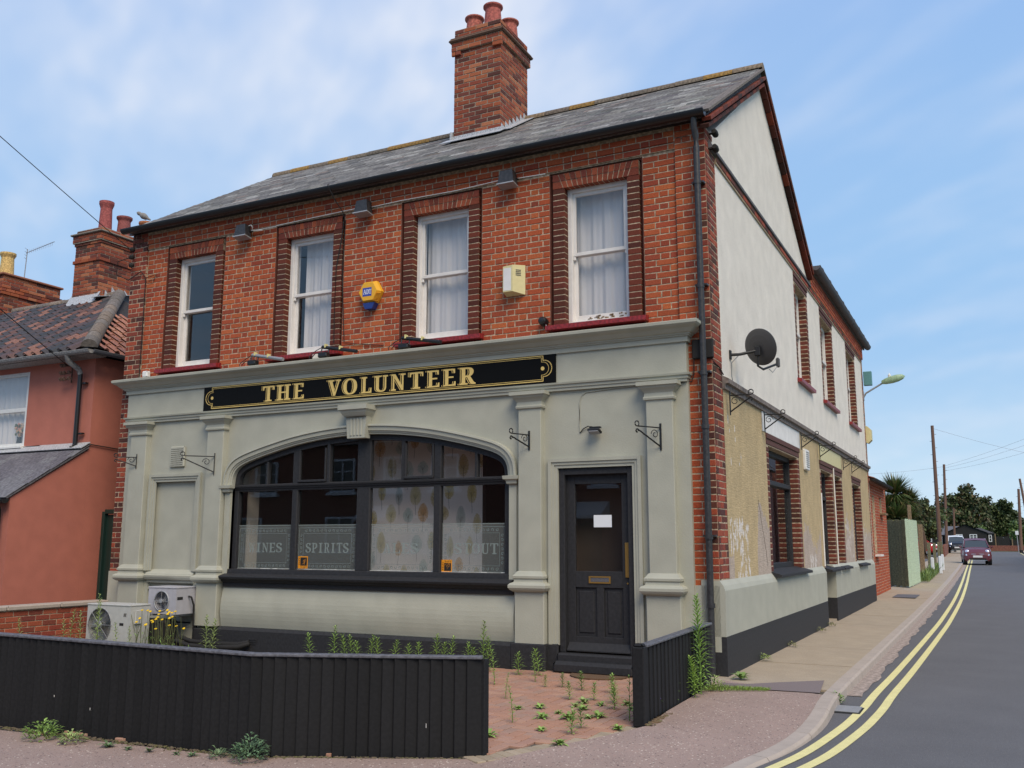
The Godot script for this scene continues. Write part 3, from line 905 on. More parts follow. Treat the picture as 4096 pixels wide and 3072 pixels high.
		for row in [1.067, 1.538]:
			for j in cnt:
				var cx := x0 + 0.08 + (j + 0.5) * (x1 - x0 - 0.16) / cnt
				scroll(b, Vector2(cx, row), 0.020, j % 2 == 0, false)
		for cxx in [x0 + 0.037, x1 - 0.037]:
			for j in 7: scroll(b, Vector2(cxx, 1.14 + j * 0.055), 0.018, j % 2 == 0, true)
		mk(b, "border", M.etch, e)
		var word: String = words[k][0]
		var n := word.length()
		var wl: float = (words[k][2] - words[k][1]) / n
		for j in n:
			letter(word[j], words[k][1] + wl * (j + (0.2 if word[j] == "I" else 0.06)), words[k][1] + wl * (j + (0.8 if word[j] == "I" else 0.94)), 1.245, 1.375, -0.0285, 0.0006, M.etch, e)

func scroll(b: MB, c: Vector2, r: float, flip: bool, upright: bool) -> void:
	var p := []
	for k in 9:
		var t := lerpf(-0.3, 1.35, k / 8.0) * PI
		var q := Vector2(cos(t), sin(t)) * r * lerpf(1.0, 0.45, k / 8.0)
		if flip: q.y = -q.y
		if upright: q = Vector2(q.y, q.x)
		p.append(c + q)
	ribbon(b, p, 0.0075, -0.028, 0.0006)

func letter(ch: String, x0: float, x1: float, y0: float, y1: float, z: float, depth: float, material: Material, parent: Node, called := "letter") -> void:
	var f := SystemFont.new()
	f.font_names = PackedStringArray(["Droid Serif"])
	f.font_weight = 700
	var t := TextMesh.new()
	t.font = f; t.text = ch; t.font_size = 48; t.pixel_size = 0.01; t.depth = 0.02; t.curve_step = 1.0
	var bb := t.get_aabb()
	var o := inst(t, called, material, parent, false)
	var sx := (x1 - x0) / bb.size.x
	var sy := (y1 - y0) / bb.size.y
	o.scale = V(sx, sy, depth / 0.02)
	o.position = V(x0 - bb.position.x * sx, y0 - bb.position.y * sy, z) - base_of(parent)

func front_door() -> void:
	var d := part("front_door", pub)
	var b := MB.new()
	b.bev(V(-1.835, 1.2, -0.02), V(0.07, 2.1, 0.12), 0.005)
	b.bev(V(-0.985, 1.2, -0.02), V(0.07, 2.1, 0.12), 0.005)
	b.bev(V(-1.41, 2.21, -0.02), V(0.78, 0.085, 0.12), 0.005)
	mk(b, "frame", M.char, d)
	b = MB.new()
	var L := -1.80; var R := -1.02
	b.bev(V(L + 0.05, 1.2, -0.055), V(0.10, 1.94, 0.045), 0.004)
	b.bev(V(R - 0.05, 1.2, -0.055), V(0.10, 1.94, 0.045), 0.004)
	for q in [[0.23, 0.33], [0.875, 1.06], [2.06, 2.17]]:
		b.bev(V(-1.41, (q[0] + q[1]) * 0.5, -0.055), V(0.58, q[1] - q[0], 0.044), 0.004)
	b.bev(V(-1.395, 0.60, -0.055), V(0.09, 0.56, 0.043), 0.004)
	mk(b, "leaf", M.char, d)
	for q in [[-1.70, -1.44], [-1.35, -1.12]]:
		b = MB.new()
		b.bev(V((q[0] + q[1]) * 0.5, 0.602, -0.068), V(q[1] - q[0], 0.545, 0.02), 0.003)
		b.bev(V((q[0] + q[1]) * 0.5, 0.602, -0.056), V(q[1] - q[0] - 0.07, 0.47, 0.02), 0.009)
		mk(b, "panel", M.char, d)
	b = MB.new()
	b.lo(V(-1.70, 1.06, -0.062), V(-1.12, 2.06, -0.058))
	mk(b, "pane", M.glass, d)
	b = MB.new()
	for q in [[V(-1.53, 0.925, 0), V(-1.265, 0.94, 0)], [V(-1.53, 0.99, 0), V(-1.265, 1.005, 0)], [V(-1.53, 0.94, 0), V(-1.512, 0.99, 0)], [V(-1.283, 0.94, 0), V(-1.265, 0.99, 0)]]:
		b.lo(q[0] + V(0, 0, -0.033), q[1] + V(0, 0, -0.022))
	mk(b, "letter_plate", M.brass, d)
	b = MB.new()
	b.lo(V(-1.51, 0.942, -0.034), V(-1.285, 0.988, -0.029))
	mk(b, "letter_flap", M.chrome, d)
	b = MB.new()
	b.bev(V(-1.058, 1.19, -0.026), V(0.052, 0.39, 0.014), 0.004)
	mk(b, "push_plate", M.brass, d)
	b = MB.new()
	b.lathe([[0.0, 0.0], [0.012, 0.0], [0.011, 0.006], [0.0, 0.007]], V(-1.06, 0.93, -0.033), 10, Basis(Vector3.RIGHT, PI / 2))
	mk(b, "keyhole", M.brass, d)
	b = MB.new()
	b.prism(PackedVector2Array([Vector2(-0.03, 0.17), Vector2(0.045, 0.17), Vector2(0.045, 0.182), Vector2(-0.03, 0.262)]), V(-1.78, 0, 0), Vector3.BACK, Vector3.UP, -0.76)
	mk(b, "weather_bar", M.char, d)
	b = MB.new()
	b.bev(V(-1.41, 0.10, 0.02), V(0.92, 0.10, 0.24), 0.02)
	b.bev(V(-1.40, 0.0, 0.07), V(0.98, 0.14, 0.32), 0.035)
	mk(b, "step", M.char, d)
	b = MB.new()
	b.bev(V(-1.36, 1.63, -0.0535), V(0.222, 0.14, 0.001), 0.0003)
	one(b, "notice", M.paper, "blank white paper notice stuck on the glass of the grey door", "notice")

func slates(parent: Node, limit: int) -> void:   # front slope of the main roof
	var ang := atan2(8.43 - 6.28, 3.40)
	var up := V(0, sin(ang), -cos(ang))
	var nn := V(0, cos(ang), sin(ang))
	var o := V(-9.36, 6.275, 0.15)
	var g := 0.165
	var wdt := 0.252
	var rows := int(4.02 / g)
	var list := []
	for r in rows + 1:
		var x := 0.0 if r % 2 == 0 else -wdt * 0.5
		while x < 9.40:
			var a := maxf(x, 0.0)
			var e := minf(x + wdt - 0.003, 9.40)
			x += wdt
			if e - a < 0.04: continue
			var c := o + Vector3.RIGHT * (a + e) * 0.5 + up * (r * g + 0.16) + nn * (0.012 + rnd(-0.002, 0.003))
			if c.x > -4.80 and c.x < -3.86 and c.z < -2.26: continue
			var t := rnd(0.6, 1.35)
			var q := Color(0.150, 0.140, 0.128) * t
			if rng.randf() < 0.12: q = Color(0.26, 0.25, 0.23) * rnd(0.8, 1.2)
			if rng.randf() < 0.06: q = Color(0.17, 0.135, 0.115) * t
			list.append([1.0 / (c - EYE).length_squared(), c, e - a, q, rnd(-0.012, 0.012), 0.05 + rnd(-0.012, 0.012)])
	list.sort_custom(func(p, q): return p[0] > q[0])
	var cache := {}
	var rest := MB.new()
	for i in list.size():
		var s: Array = list[i]
		var bas := Basis(Vector3.RIGHT, up, nn).rotated(nn, s[4]).rotated(Vector3.RIGHT, s[5])
		if i < limit:
			var cq := Color(snappedf(s[3].r, 0.012), snappedf(s[3].g, 0.012), snappedf(s[3].b, 0.012))
			var key := [snappedf(s[2], 0.01), cq]
			if not cache.has(key):
				var b := MB.new()
				b.col = cq
				b.bev(Vector3.ZERO, V(key[0], 0.32, 0.013), 0.0025)
				cache[key] = b.mesh()
			var m := inst(cache[key], "slate", M.slate, parent, false)
			m.transform = Transform3D(bas, s[1] - base_of(parent))
		else:
			rest.col = s[3]
			rest.box(s[1], V(s[2], 0.32, 0.013), bas)
	mk(rest, "slating", M.slate, parent).set_meta("kind", "stuff")

func ridge_row(parent: Node, a: Vector3, e: Vector3, r: float, l: float, cols: Array, lift := 0.0) -> void:
	var d := (e - a)
	var n := int(round(d.length() / l))
	var x := d.normalized()
	var side := x.cross(Vector3.UP).normalized()
	var y := side.cross(x).normalized()
	for k in n:
		var b := MB.new()
		b.col = cols[rng.randi() % cols.size()] * rnd(0.85, 1.1)
		var p := a + x * (k * d.length() / n)
		var ll := d.length() / n - 0.006
		var rr := r * rnd(0.97, 1.03)
		for s in 10:
			var t0 := PI * s / 10.0
			var t1 := PI * (s + 1) / 10.0
			var n0 := side * cos(t0) + y * sin(t0)
			var n1 := side * cos(t1) + y * sin(t1)
			b.squad(p + n1 * rr, p + n0 * rr, p + n0 * rr * 0.97 + x * ll, p + n1 * rr * 0.97 + x * ll, n1, n0, n0, n1)
			b.tri(p, p + n1 * rr, p + n0 * rr)
			b.tri(p + x * ll, p + x * ll + n0 * rr * 0.97, p + x * ll + n1 * rr * 0.97)
		mk(b, "ridge_tile", M.clay, parent)

func side_window(h: Array, upper: bool, label_frame: Material) -> void:   # a brick-dressed opening in the street wall
	var s := part("side_window", pub)
	var z0: float = h[0]; var z1: float = h[1]; var y0: float = h[2]; var y1: float = h[3]
	var bw := 0.16
	var core := MB.new()
	core.lo(V(-0.21, y0, z0 - 0.004), V(-0.0045, y1 - 0.15, z0 - bw + 0.0045))
	core.lo(V(-0.21, y0, z1 + bw - 0.0045), V(-0.0045, y1 - 0.15, z1 + 0.004))
	core.lo(V(-0.21, y1 - 0.165, z0 - 0.004), V(-0.004, y1, z1 + 0.004))
	mk(core, "mortar", M.mortar, s)
	var shared := []
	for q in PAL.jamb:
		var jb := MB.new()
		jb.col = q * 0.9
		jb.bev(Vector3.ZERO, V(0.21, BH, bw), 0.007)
		shared.append(jb.mesh())
	var n := int((y1 - 0.16 - y0) / CO)
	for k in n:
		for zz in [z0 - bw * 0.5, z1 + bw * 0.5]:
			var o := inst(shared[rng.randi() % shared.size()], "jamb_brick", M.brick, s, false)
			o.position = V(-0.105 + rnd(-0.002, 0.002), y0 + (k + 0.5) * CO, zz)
	for t in 2:
		var b := MB.new()
		b.col = Color(0.105, 0.042, 0.034) 
		b.bev(V(-0.095 + t * 0.012, y1 - 0.115 + t * 0.078, (z0 + z1) * 0.5), V(0.2, 0.072, z0 - z1 + (0.0 if t == 0 else 0.01)), 0.006)
		mk(b, "lintel", M.brick, s)
	var f := MB.new()
	var a := z0 - bw; var e := z1 + bw
	for q in [a - 0.035, e + 0.035]: f.bev(V(-0.16, (y0 + y1) * 0.5 - 0.08, q), V(0.07, y1 - y0 - 0.16, 0.07), 0.005)
	f.bev(V(-0.16, y1 - 0.20, (a + e) * 0.5), V(0.07, 0.08, a - e - 0.14), 0.005)
	f.bev(V(-0.16, y0 + 0.05, (a + e) * 0.5), V(0.07, 0.10, a - e - 0.14), 0.005)
	f.bev(V(-0.15, y0 + (y1 - y0) * (0.5 if upper else 0.66), (a + e) * 0.5), V(0.09, 0.07, a - e - 0.14), 0.008)
	mk(f, "frame", label_frame, s)
	f = MB.new()
	f.lo(V(-0.172, y0 + 0.1, a - 0.07), V(-0.168, y1 - 0.24, e + 0.07))
	mk(f, "pane", M.glass, s)
	f = MB.new()
	if upper:
		f.prism(PackedVector2Array([Vector2(-0.1, y0 - 0.075), Vector2(0.075, y0 - 0.075), Vector2(0.075, y0 - 0.02), Vector2(-0.1, y0 + 0.012)]), V(0, 0, z1 - 0.05), Vector3.RIGHT, Vector3.UP, z0 - z1 + 0.1)
		mk(f, "sill", M.red_paint, s)
	else:
		f.prism(PackedVector2Array([Vector2(-0.1, y0 - 0.07), Vector2(0.13, y0 - 0.07), Vector2(0.13, y0 - 0.035), Vector2(-0.1, y0 + 0.03)]), V(0, 0, z1 + 0.02), Vector3.RIGHT, Vector3.UP, z0 - z1 - 0.04)
		mk(f, "sill", M.char, s)

func beige_tex() -> ImageTexture:   # old pebbledash paint with bare patches, flakes and a crack, as they lie on the wall (14.3 m by 2.2 m)
	var w := 1430
	var h := 220
	var im := Image.create(w, h, false, Image.FORMAT_RGB8)
	var f := FastNoiseLite.new()
	f.seed = 5; f.frequency = 0.02; f.fractal_octaves = 5
	var r := RandomNumberGenerator.new()
	r.seed = 77
	for y in h:
		for x in w:
			var k := 1.0 + f.get_noise_2d(x * 1.6, y * 1.0) * 0.07 + r.randf_range(-0.09, 0.09)
			var c := Color(0.71, 0.625, 0.475) * k
			# x: 100 px per metre from the quoin; y down from the string course
			var bare := false
			var edge := f.get_noise_2d(x * 4.0 + 900.0, y * 4.0) * 10.0
			var xm := x / 100.0
			var ym := (h - y) / 100.0
			if xm > 1.45 and xm < 2.24:
				var hh := 1.0 - absf(xm - 1.62) * (0.6 if xm > 1.62 else 4.0)
				if ym + edge * 0.012 < hh * (1.0 if xm > 1.62 else 1.0): bare = true
			if xm > 4.75 and xm < 6.45 and ym + edge * 0.03 < 0.55 + 0.2 * sin(xm * 4.0): bare = true
			if xm < 0.25 and ym + edge * 0.03 < 0.36: bare = true
			if xm > 9.4 and xm < 10.9 and ym + edge * 0.03 < 0.8 + 0.25 * sin(xm * 9.0): bare = true
			if xm > 12.5 and ym + edge * 0.03 < 0.7: bare = true
			if bare: c = Color(0.70, 0.635, 0.58) * (k * 0.97)
			im.set_pixel(x, y, c)
	for q in [[0.42, 0.35, 0.75, 60], [0.7, 0.2, 0.7, 34], [0.75, 0.02, 0.18, 26], [9.9, 0.3, 0.95, 40], [10.5, 0.1, 0.7, 24], [5.6, 0.02, 0.25, 30], [12.9, 0.4, 0.9, 16], [0.5, 1.2, 2.0, 8]]:
		for i in q[3]:   # upright flakes showing white render
			var cx: float = (q[0] + r.randf_range(-0.32, 0.32)) * 100.0
			var cy: float = h - r.randf_range(q[1], q[2]) * 100.0
			var hw := r.randf_range(0.6, 2.2)
			var hh := r.randf_range(1.5, 7.0)
			for dy in range(-int(hh), int(hh) + 1):
				for dx in range(-3, 4):
					var xx := int(cx) + dx; var yy := int(cy) + dy
					if xx >= 0 and xx < w and yy >= 0 and yy < h and absf(dx) < hw * (1.0 - absf(dy) / (hh + 1.0)) + 0.4: im.set_pixel(xx, yy, Color(0.83, 0.80, 0.78))
	var px := 162.0
	for y in range(120, 205):   # the crack down the bare patch
		px += r.randf_range(-0.5, 1.45)
		for dx in 2: im.set_pixel(clampi(int(px) + dx, 0, w - 1), y, Color(0.25, 0.21, 0.18))
	return ImageTexture.create_from_image(im)

func build_pub() -> void:
	pub = thing("pub_building", "red brick corner pub with sage green shop front and white roughcast street side", "building", V(-4.7, 0, -7.2))
	# front wall: mortar body with openings, bricks proud of it
	var holes := []
	for w in WIN: holes.append([w[0], w[1], 3.9, 5.965])
	var b := MB.new()
	wall_front(b, -9.365, -0.30, 3.6, 6.2, holes, -0.0395, -0.30)
	for s in [[-9.366, -9.036], [-0.364, -0.004]]: b.lo(V(s[0], 0.9, -0.30 if s[0] < -5 else -0.06), V(s[1], 6.2, -0.0045))
	b.lo(V(-9.03, 5.980, -0.06), V(-0.37, 6.06, -0.0195))
	b.lo(V(-9.366, 6.067, -0.10), V(-0.004, 6.27, -0.0045))
	var fw := mk(b, "front_wall", M.mortar, pub)
	lay(fw, V(0, 0, -0.035), Vector3.RIGHT, Vector3.BACK, [[-9.03, -0.37, 3.86, 5.972]], holes, "red", "flemish", 0.0, 0.04)
	lay(fw, V(0, 0, -0.015), Vector3.RIGHT, Vector3.BACK, [[-9.03, -0.37, 5.972, 6.06]], [], "red", "flemish", 5.979)
	lay(fw, V(0, 0, 0.0), Vector3.RIGHT, Vector3.BACK, [[-9.03, -0.37, 6.06, 6.25]], [], "red", "flemish", 6.06)
	lay(fw, V(0, 0, 0.0), Vector3.RIGHT, Vector3.BACK, [[-0.37, -0.07, 0.92, 6.25]], [], "red", "flemish", 0.0, 0.0)
	lay(fw, V(0, 0, 0.0), Vector3.RIGHT, Vector3.BACK, [[-0.078, -0.001, 0.92, 6.25]], [], "quoin", "flemish", 0.0, 0.2)
	lay(fw, V(0, 0, 0.0), Vector3.RIGHT, Vector3.BACK, [[-9.37, -9.03, 0.95, 6.25]], [], "quoin", "flemish", 0.0, 0.1)
	b = MB.new()
	b.lo(V(-9.36, 0.0, -0.3), V(-9.09, 0.95, 0.02))
	mk(b, "base_render", M.sage, pub)
	b = MB.new()
	b.lo(V(-0.30, 0.24, -0.3), V(0.0, 0.93, 0.03))
	mk(b, "base_render", M.sage, pub)
	# street side
	b = MB.new()
	var hs := SUP + SLO
	wall_side(b, -0.42, -14.58, 3.28, 5.87, hs, 0.0, -0.25)
	var gab := PackedVector2Array([Vector2(0.30, 6.06), Vector2(0.30, 6.22), Vector2(3.30, 8.20), Vector2(6.75, 6.10)])
	b.prism(gab, V(-0.25, 0, 0), Vector3.FORWARD, Vector3.UP, 0.25)
	b.lo(V(-0.25, 5.8, -0.42), V(-0.008, 6.3, -14.6))
	var sw := mk(b, "side_wall", M.roughcast, pub)
	# lower panel in old paint
	var bt := StandardMaterial3D.new()
	bt.albedo_texture = beige_tex(); bt.roughness = 0.95; bt.heightmap_enabled = true; bt.heightmap_texture = T.rough; bt.heightmap_scale = 0.35
	bt.uv1_scale = V(1, 1, 1)
	b = MB.new()
	for h in cells(0.42, 14.58, 0.93, 3.14, [[2.66, 5.12, 0.9, 2.86], [7.12, 8.68, 0.0, 2.84], [8.76, 9.92, 0.9, 2.84], [11.42, 12.97, 0.9, 2.83]]):
		var pts := [V(0.0, h[2], -h[0]), V(0.0, h[2], -h[1]), V(0.0, h[3], -h[1]), V(0.0, h[3], -h[0])]
		var uv := []
		for p in pts: uv.append(Vector2((-p.z - 0.42) / 14.3, (3.13 - p.y) / 2.2))
		for k in [0, 2, 1, 0, 3, 2]: b.put(pts[k], Vector3.RIGHT, uv[k])
	mk(b, "painted_roughcast", bt, pub)
	b = MB.new()
	wall_side(b, -0.42, -14.58, 0.0, 3.2, SLO, -0.004, -0.25)
	mk(b, "inner_leaf", M.mortar, pub)
	# white and yellow panels over the lower windows
	b = MB.new()
	b.lo(V(-0.02, 2.865, -2.45), V(0.008, 3.135, -5.22))
	mk(b, "sign_panel", M.panel_white, pub)
	b = MB.new()
	b.lo(V(-0.02, 2.85, -7.15), V(0.008, 3.135, -9.88))
	mk(b, "sign_panel", M.plastic_cream, pub).set_meta("label", "faded yellow panel over the side door")
	# strings
	b = MB.new()
	b.sweep([[0.0, 3.13], [0.03, 3.135], [0.035, 3.19], [0.07, 3.20], [0.075, 3.25], [0.0, 3.29]], [V(0, 0, -0.40), V(0, 0, -14.7)], [Vector3.RIGHT, Vector3.RIGHT])
	mk(b, "string_course", mat("string", Color(0.20, 0.165, 0.15), 0.9, {"tex": T.blot, "scale": 1.0, "detail": T.grain2, "dscale": 2.0}), pub)
	b = MB.new()
	b.sweep([[0.0, 5.965], [0.045, 5.97], [0.05, 6.0], [0.0, 6.075]], [V(0, 0, -0.14), V(0, 0, -7.0)], [Vector3.RIGHT, Vector3.RIGHT])
	mk(b, "string_course", M.felt, pub)
	lay(sw, V(0.028, 0, 0), Vector3.FORWARD, Vector3.RIGHT, [[0.42, 14.6, 5.885, 5.965]], [], "quoin", "stretcher", 5.8875)
	lay(sw, V(0.045, 0, 0), Vector3.FORWARD, Vector3.RIGHT, [[7.0, 14.7, 5.965, 6.27]], [], "red", "stretcher", 5.965)
	b = MB.new()
	b.lo(V(-0.05, 5.87, -0.42), V(0.019, 5.97, -14.6))
	b.lo(V(-0.05, 5.96, -7.0), V(0.036, 6.27, -14.7))
	# quoins at both ends of the street wall
	b.lo(V(-0.2, 0.9, -0.004), V(-0.004, 6.2, -0.42))
	b.lo(V(-0.2, 0.0, -14.55), V(-0.004, 6.2, -14.70))
	b.lo(V(-9.36, 0.0, -14.70), V(-0.01, 6.2, -14.95))
	mk(b, "quoin_mortar", M.mortar, sw)
	lay(sw, V(0, 0, 0), Vector3.FORWARD, Vector3.RIGHT, [[0.001, 0.42, 0.94, 6.2]], [], "quoin", "flemish", 0.0, 0.115)
	lay(sw, V(0.004, 0, 0), Vector3.FORWARD, Vector3.RIGHT, [[14.55, 14.70, 0.94, 5.9]], [], "quoin", "stretcher", 0.0)
	# rendered base: sage over charcoal, cut by the doorway
	for q in [[0.03, -6.92], [-8.0, -14.45]]:
		b = MB.new()
		b.prism(PackedVector2Array([Vector2(-0.2, 0.40), Vector2(0.055, 0.40), Vector2(0.06, 0.88), Vector2(0.04, 0.93), Vector2(0.0, 0.985), Vector2(-0.2, 0.985)]), V(0, 0, q[1]), Vector3.RIGHT, Vector3.UP, q[0] - q[1])
		mk(b, "base_render", M.sage, pub)
		b = MB.new()
		b.lo(V(-0.2, -0.12, q[1] + 0.003), V(0.057, 0.401, q[0] - 0.003))
		mk(b, "plinth", M.char, pub)
	b = MB.new()
	b.lo(V(-0.25, -0.1, -6.92), V(0.03, 0.03, -8.0))
	mk(b, "doorstep", M.conc, pub)
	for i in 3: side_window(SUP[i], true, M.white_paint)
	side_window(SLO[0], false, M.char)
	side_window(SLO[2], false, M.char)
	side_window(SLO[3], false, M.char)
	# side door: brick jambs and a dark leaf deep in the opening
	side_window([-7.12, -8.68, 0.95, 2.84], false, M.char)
	b = MB.new()
	b.lo(V(-0.24, 0.0, -6.9), V(-0.19, 2.6, -8.5))
	for k in 3: b.bev(V(-0.185, 0.5 + k * 0.7, -7.45), V(0.02, 0.55, 0.6), 0.006)
	mk(b, "side_door", M.tar, pub)
	b = MB.new()
	b.tube([V(0.012, 2.8, -8.72), V(0.012, 0.95, -8.72)], 0.012, 8)
	b.tube([V(0.012, 2.25, -7.09), V(0.012, 0.98, -7.09)], 0.014, 8)
	mk(b, "conduit", M.white_paint, pub)
	sash(0); sash(1); sash(2); sash(3)
	shopfront()
	shop_window()
	front_door()
	# rooms behind the windows
	b = MB.new()
	b.lo(V(-9.3, 3.40, -0.26), V(-0.26, 3.5, -6.9))
	b.lo(V(-9.3, 6.05, -0.31), V(-0.26, 6.15, -6.9))
	b.lo(V(-9.36, 0.0, -0.31), V(-9.26, 6.2, -14.7))
	b.lo(V(-9.3, 0.0, -6.9), V(-0.26, 6.1, -7.0))
	for x in [-7.0, -4.9, -2.7]: b.lo(V(x, 3.5, -0.31), V(x + 0.1, 6.05, -6.9))
	mk(b, "inner_walls", M.room, pub)
	b = MB.new()
	b.lo(V(-9.3, -0.1, -0.26), V(-0.26, 0.02, -6.9))
	b.lo(V(-6.95, 0.02, -3.2), V(-1.9, 3.4, -3.3))
	b.lo(V(-2.42, 0.02, -0.27), V(-2.32, 3.4, -3.2))
	b.lo(V(-5.62, 0.02, -1.7), V(-5.50, 3.4, -1.85))
	mk(b, "inner_walls", M.room_dark, pub)
	b = MB.new()
	b.lo(V(-7.05, 0.02, -0.27), V(-6.97, 3.4, -0.55))
	mk(b, "inner_walls", M.room_pale, pub)
	b = MB.new()
	b.lo(V(-0.3, 0.0, -0.6), V(-1.95, 3.4, -0.65))
	mk(b, "inner_walls", M.room_dark, pub)
	var wp := StandardMaterial3D.new()
	wp.albedo_texture = wallpaper(); wp.roughness = 0.9
	b = MB.new()
	b.quad(V(-5.30, 0.02, -0.85), V(-3.38, 0.02, -0.85), V(-3.38, 3.4, -0.85), V(-5.30, 3.4, -0.85))
	mk(b, "papered_wall", wp, pub).set_meta("label", "partition papered with ochre and grey trees")
	b = MB.new()
	b.lo(V(-5.30, 0.02, -0.855), V(-3.38, 3.4, -0.95))
	mk(b, "partition", M.room_dark, pub)
	# roof
	var rf := MB.new()
	rf.col = Color(0.11, 0.108, 0.106)
	rf.prism(PackedVector2Array([Vector2(-0.12, 6.262), Vector2(3.27, 8.39), Vector2(6.95, 6.20), Vector2(6.95, 6.12), Vector2(3.27, 8.28), Vector2(0.05, 6.255)]), V(-9.34, 0, 0), Vector3.FORWARD, Vector3.UP, 9.38)
	rf.prism(PackedVector2Array([Vector2(0.10, 6.30), Vector2(-4.6, 8.2), Vector2(-9.4, 6.30)]), V(0, 0, -6.6), Vector3.RIGHT, Vector3.UP, -8.3)
	var roof := mk(rf, "roof", M.slate, pub)
	slates(roof, 300)
	ridge_row(roof, V(-9.36, 8.40, -3.27), V(0.09, 8.42, -3.27), 0.12, 0.44, [Color(0.17, 0.135, 0.10), Color(0.14, 0.115, 0.09), Color(0.20, 0.15, 0.10), Color(0.26, 0.15, 0.04)])
	for row in 2:
		var zz := 0.0
		for side in 2:
			var a := V(0.035 + row * 0.025, 6.12 + row * 0.085, 0.13) if side == 0 else V(0.035 + row * 0.025, 6.10 + row * 0.085, -6.95)
			var e := V(0.035 + row * 0.025, 8.19 + row * 0.10, -3.27)
			var d := (e - a)
			var n := int(d.length() / 0.24)
			for k in n:
				b = MB.new()
				b.col = PAL.quoin[rng.randi() % 7] * 0.55
				b.bev(a + d * ((k + 0.5) / n), V(0.11, 0.05, d.length() / n - 0.008), 0.005, Basis(Vector3.RIGHT, d.normalized().cross(Vector3.RIGHT) * (-1.0 if side == 1 else -1.0), d.normalized()).orthonormalized())
				mk(b, "verge_brick", M.brick, roof)
	for q in [[0.18, V(-0.0, 6.30, 0.15), V(0.0, 8.44, -3.27)], [0.18, V(0, 6.27, -7.05), V(0, 8.44, -3.27)]]:
		b = MB.new()
		b.col = Color(0.16, 0.13, 0.11)
		var d: Vector3 = q[2] - q[1]
		var x := d.normalized()
		b.box((q[1] + q[2]) * 0.5 + V(0.03, 0.0, 0), V(d.length(), 0.03, 0.14), Basis(x, x.cross(Vector3.RIGHT).normalized(), Vector3.RIGHT))
		mk(b, "verge", M.clay, roof)
	# gutters and pipes
	b = MB.new()
	half_pipe(b, V(-9.38, 6.285, 0.19), V(0.055, 6.285, 0.19), 0.065)
	b.lo(V(-9.40, 6.252, 0.0), V(0.02, 6.30, 0.05))
	mk(b, "gutter", M.black, pub)
	b = MB.new()
	half_pipe(b, V(0.14, 6.36, -7.0), V(0.14, 6.36, -15.1), 0.08)
	b.lo(V(0.03, 6.27, -7.0), V(0.07, 6.40, -15.0))
	for k in 9: b.tube([V(0.14, 6.36, -7.4 - k * 0.9), V(0.14, 6.36, -7.46 - k * 0.9)], 0.088, 12)
	mk(b, "gutter", M.felt, pub)
	b = MB.new()
	b.tube([V(-0.08, 6.25, 0.17), V(-0.08, 6.12, 0.16), V(-0.08, 6.02, 0.10), V(-0.08, 5.9, 0.09), V(-0.08, 4.0, 0.09), V(-0.08, 3.0, 0.085), V(-0.085, 1.4, 0.085), V(-0.09, -0.05, 0.09)], 0.036, 14)
	for y in [5.45, 4.22, 3.22, 2.62, 1.42, 0.70]: b.tube([V(-0.082, y, 0.088), V(-0.082, y + 0.05, 0.088)], 0.044, 14)
	for y in [5.46, 4.24, 3.24, 1.44]: b.box(V(-0.08, y + 0.02, 0.04), V(0.14, 0.02, 0.08))
	mk(b, "downpipe", M.pipe, pub)
	chimney()
	flush_bricks(300)

func half_pipe(b: MB, a: Vector3, e: Vector3, r: float) -> void:
	var x := (e - a).normalized()
	var side := x.cross(Vector3.UP).normalized()
	for s in 12:
		var t0 := PI + PI * s / 12.0
		var t1 := PI + PI * (s + 1) / 12.0
		var n0 := side * cos(t0) + Vector3.UP * sin(t0)
		var n1 := side * cos(t1) + Vector3.UP * sin(t1)
		b.squad(a + n1 * r, a + n0 * r, e + n0 * r, e + n1 * r, n1, n0, n0, n1)
		b.squad(a + n0 * r * 0.92, a + n1 * r * 0.92, e + n1 * r * 0.92, e + n0 * r * 0.92, -n0, -n1, -n1, -n0)
		b.tri(a, a + n0 * r, a + n1 * r); b.tri(e, e + n1 * r, e + n0 * r)
	b.box((a + e) * 0.5 + side * r, V(0.008, 0.012, (e - a).length()), Basis(side, Vector3.UP, x))
	b.box((a + e) * 0.5 - side * r, V(0.008, 0.012, (e - a).length()), Basis(side, Vector3.UP, x))

func stack(parent: Node, x0: float, x1: float, z0: float, z1: float, y0: float, y1: float, inset := 0.008) -> void:
	lay(parent, V(0, 0, z0), Vector3.RIGHT, Vector3.BACK, [[x0, x1, y0, y1]], [], "stack", "stretcher", y0, 0.03)
	lay(parent, V(x1, 0, 0), Vector3.FORWARD, Vector3.RIGHT, [[-z0, -z1, y0, y1]], [], "stack", "stretcher", y0, 0.14)
	lay(parent, V(x0, 0, 0), Vector3.BACK, Vector3.LEFT, [[z1, z0, y0, y1]], [], "stack", "stretcher", y0, 0.14)

func pot(parent: Node, at: Vector3, h: float, r: float, q: Color, called := "chimney_pot") -> void:
	var b := MB.new()
	b.col = q
	b.lathe([[r * 1.02, 0.0], [r * 0.92, h * 0.5], [r * 0.86, h * 0.80], [r * 0.92, h * 0.84], [r * 1.04, h * 0.90], [r * 1.10, h * 0.93], [r * 1.10, h], [r * 0.90, h], [r * 0.80, h * 0.8], [r * 0.80, h * 0.3]], at, 24)
	mk(b, called, M.clay, parent)

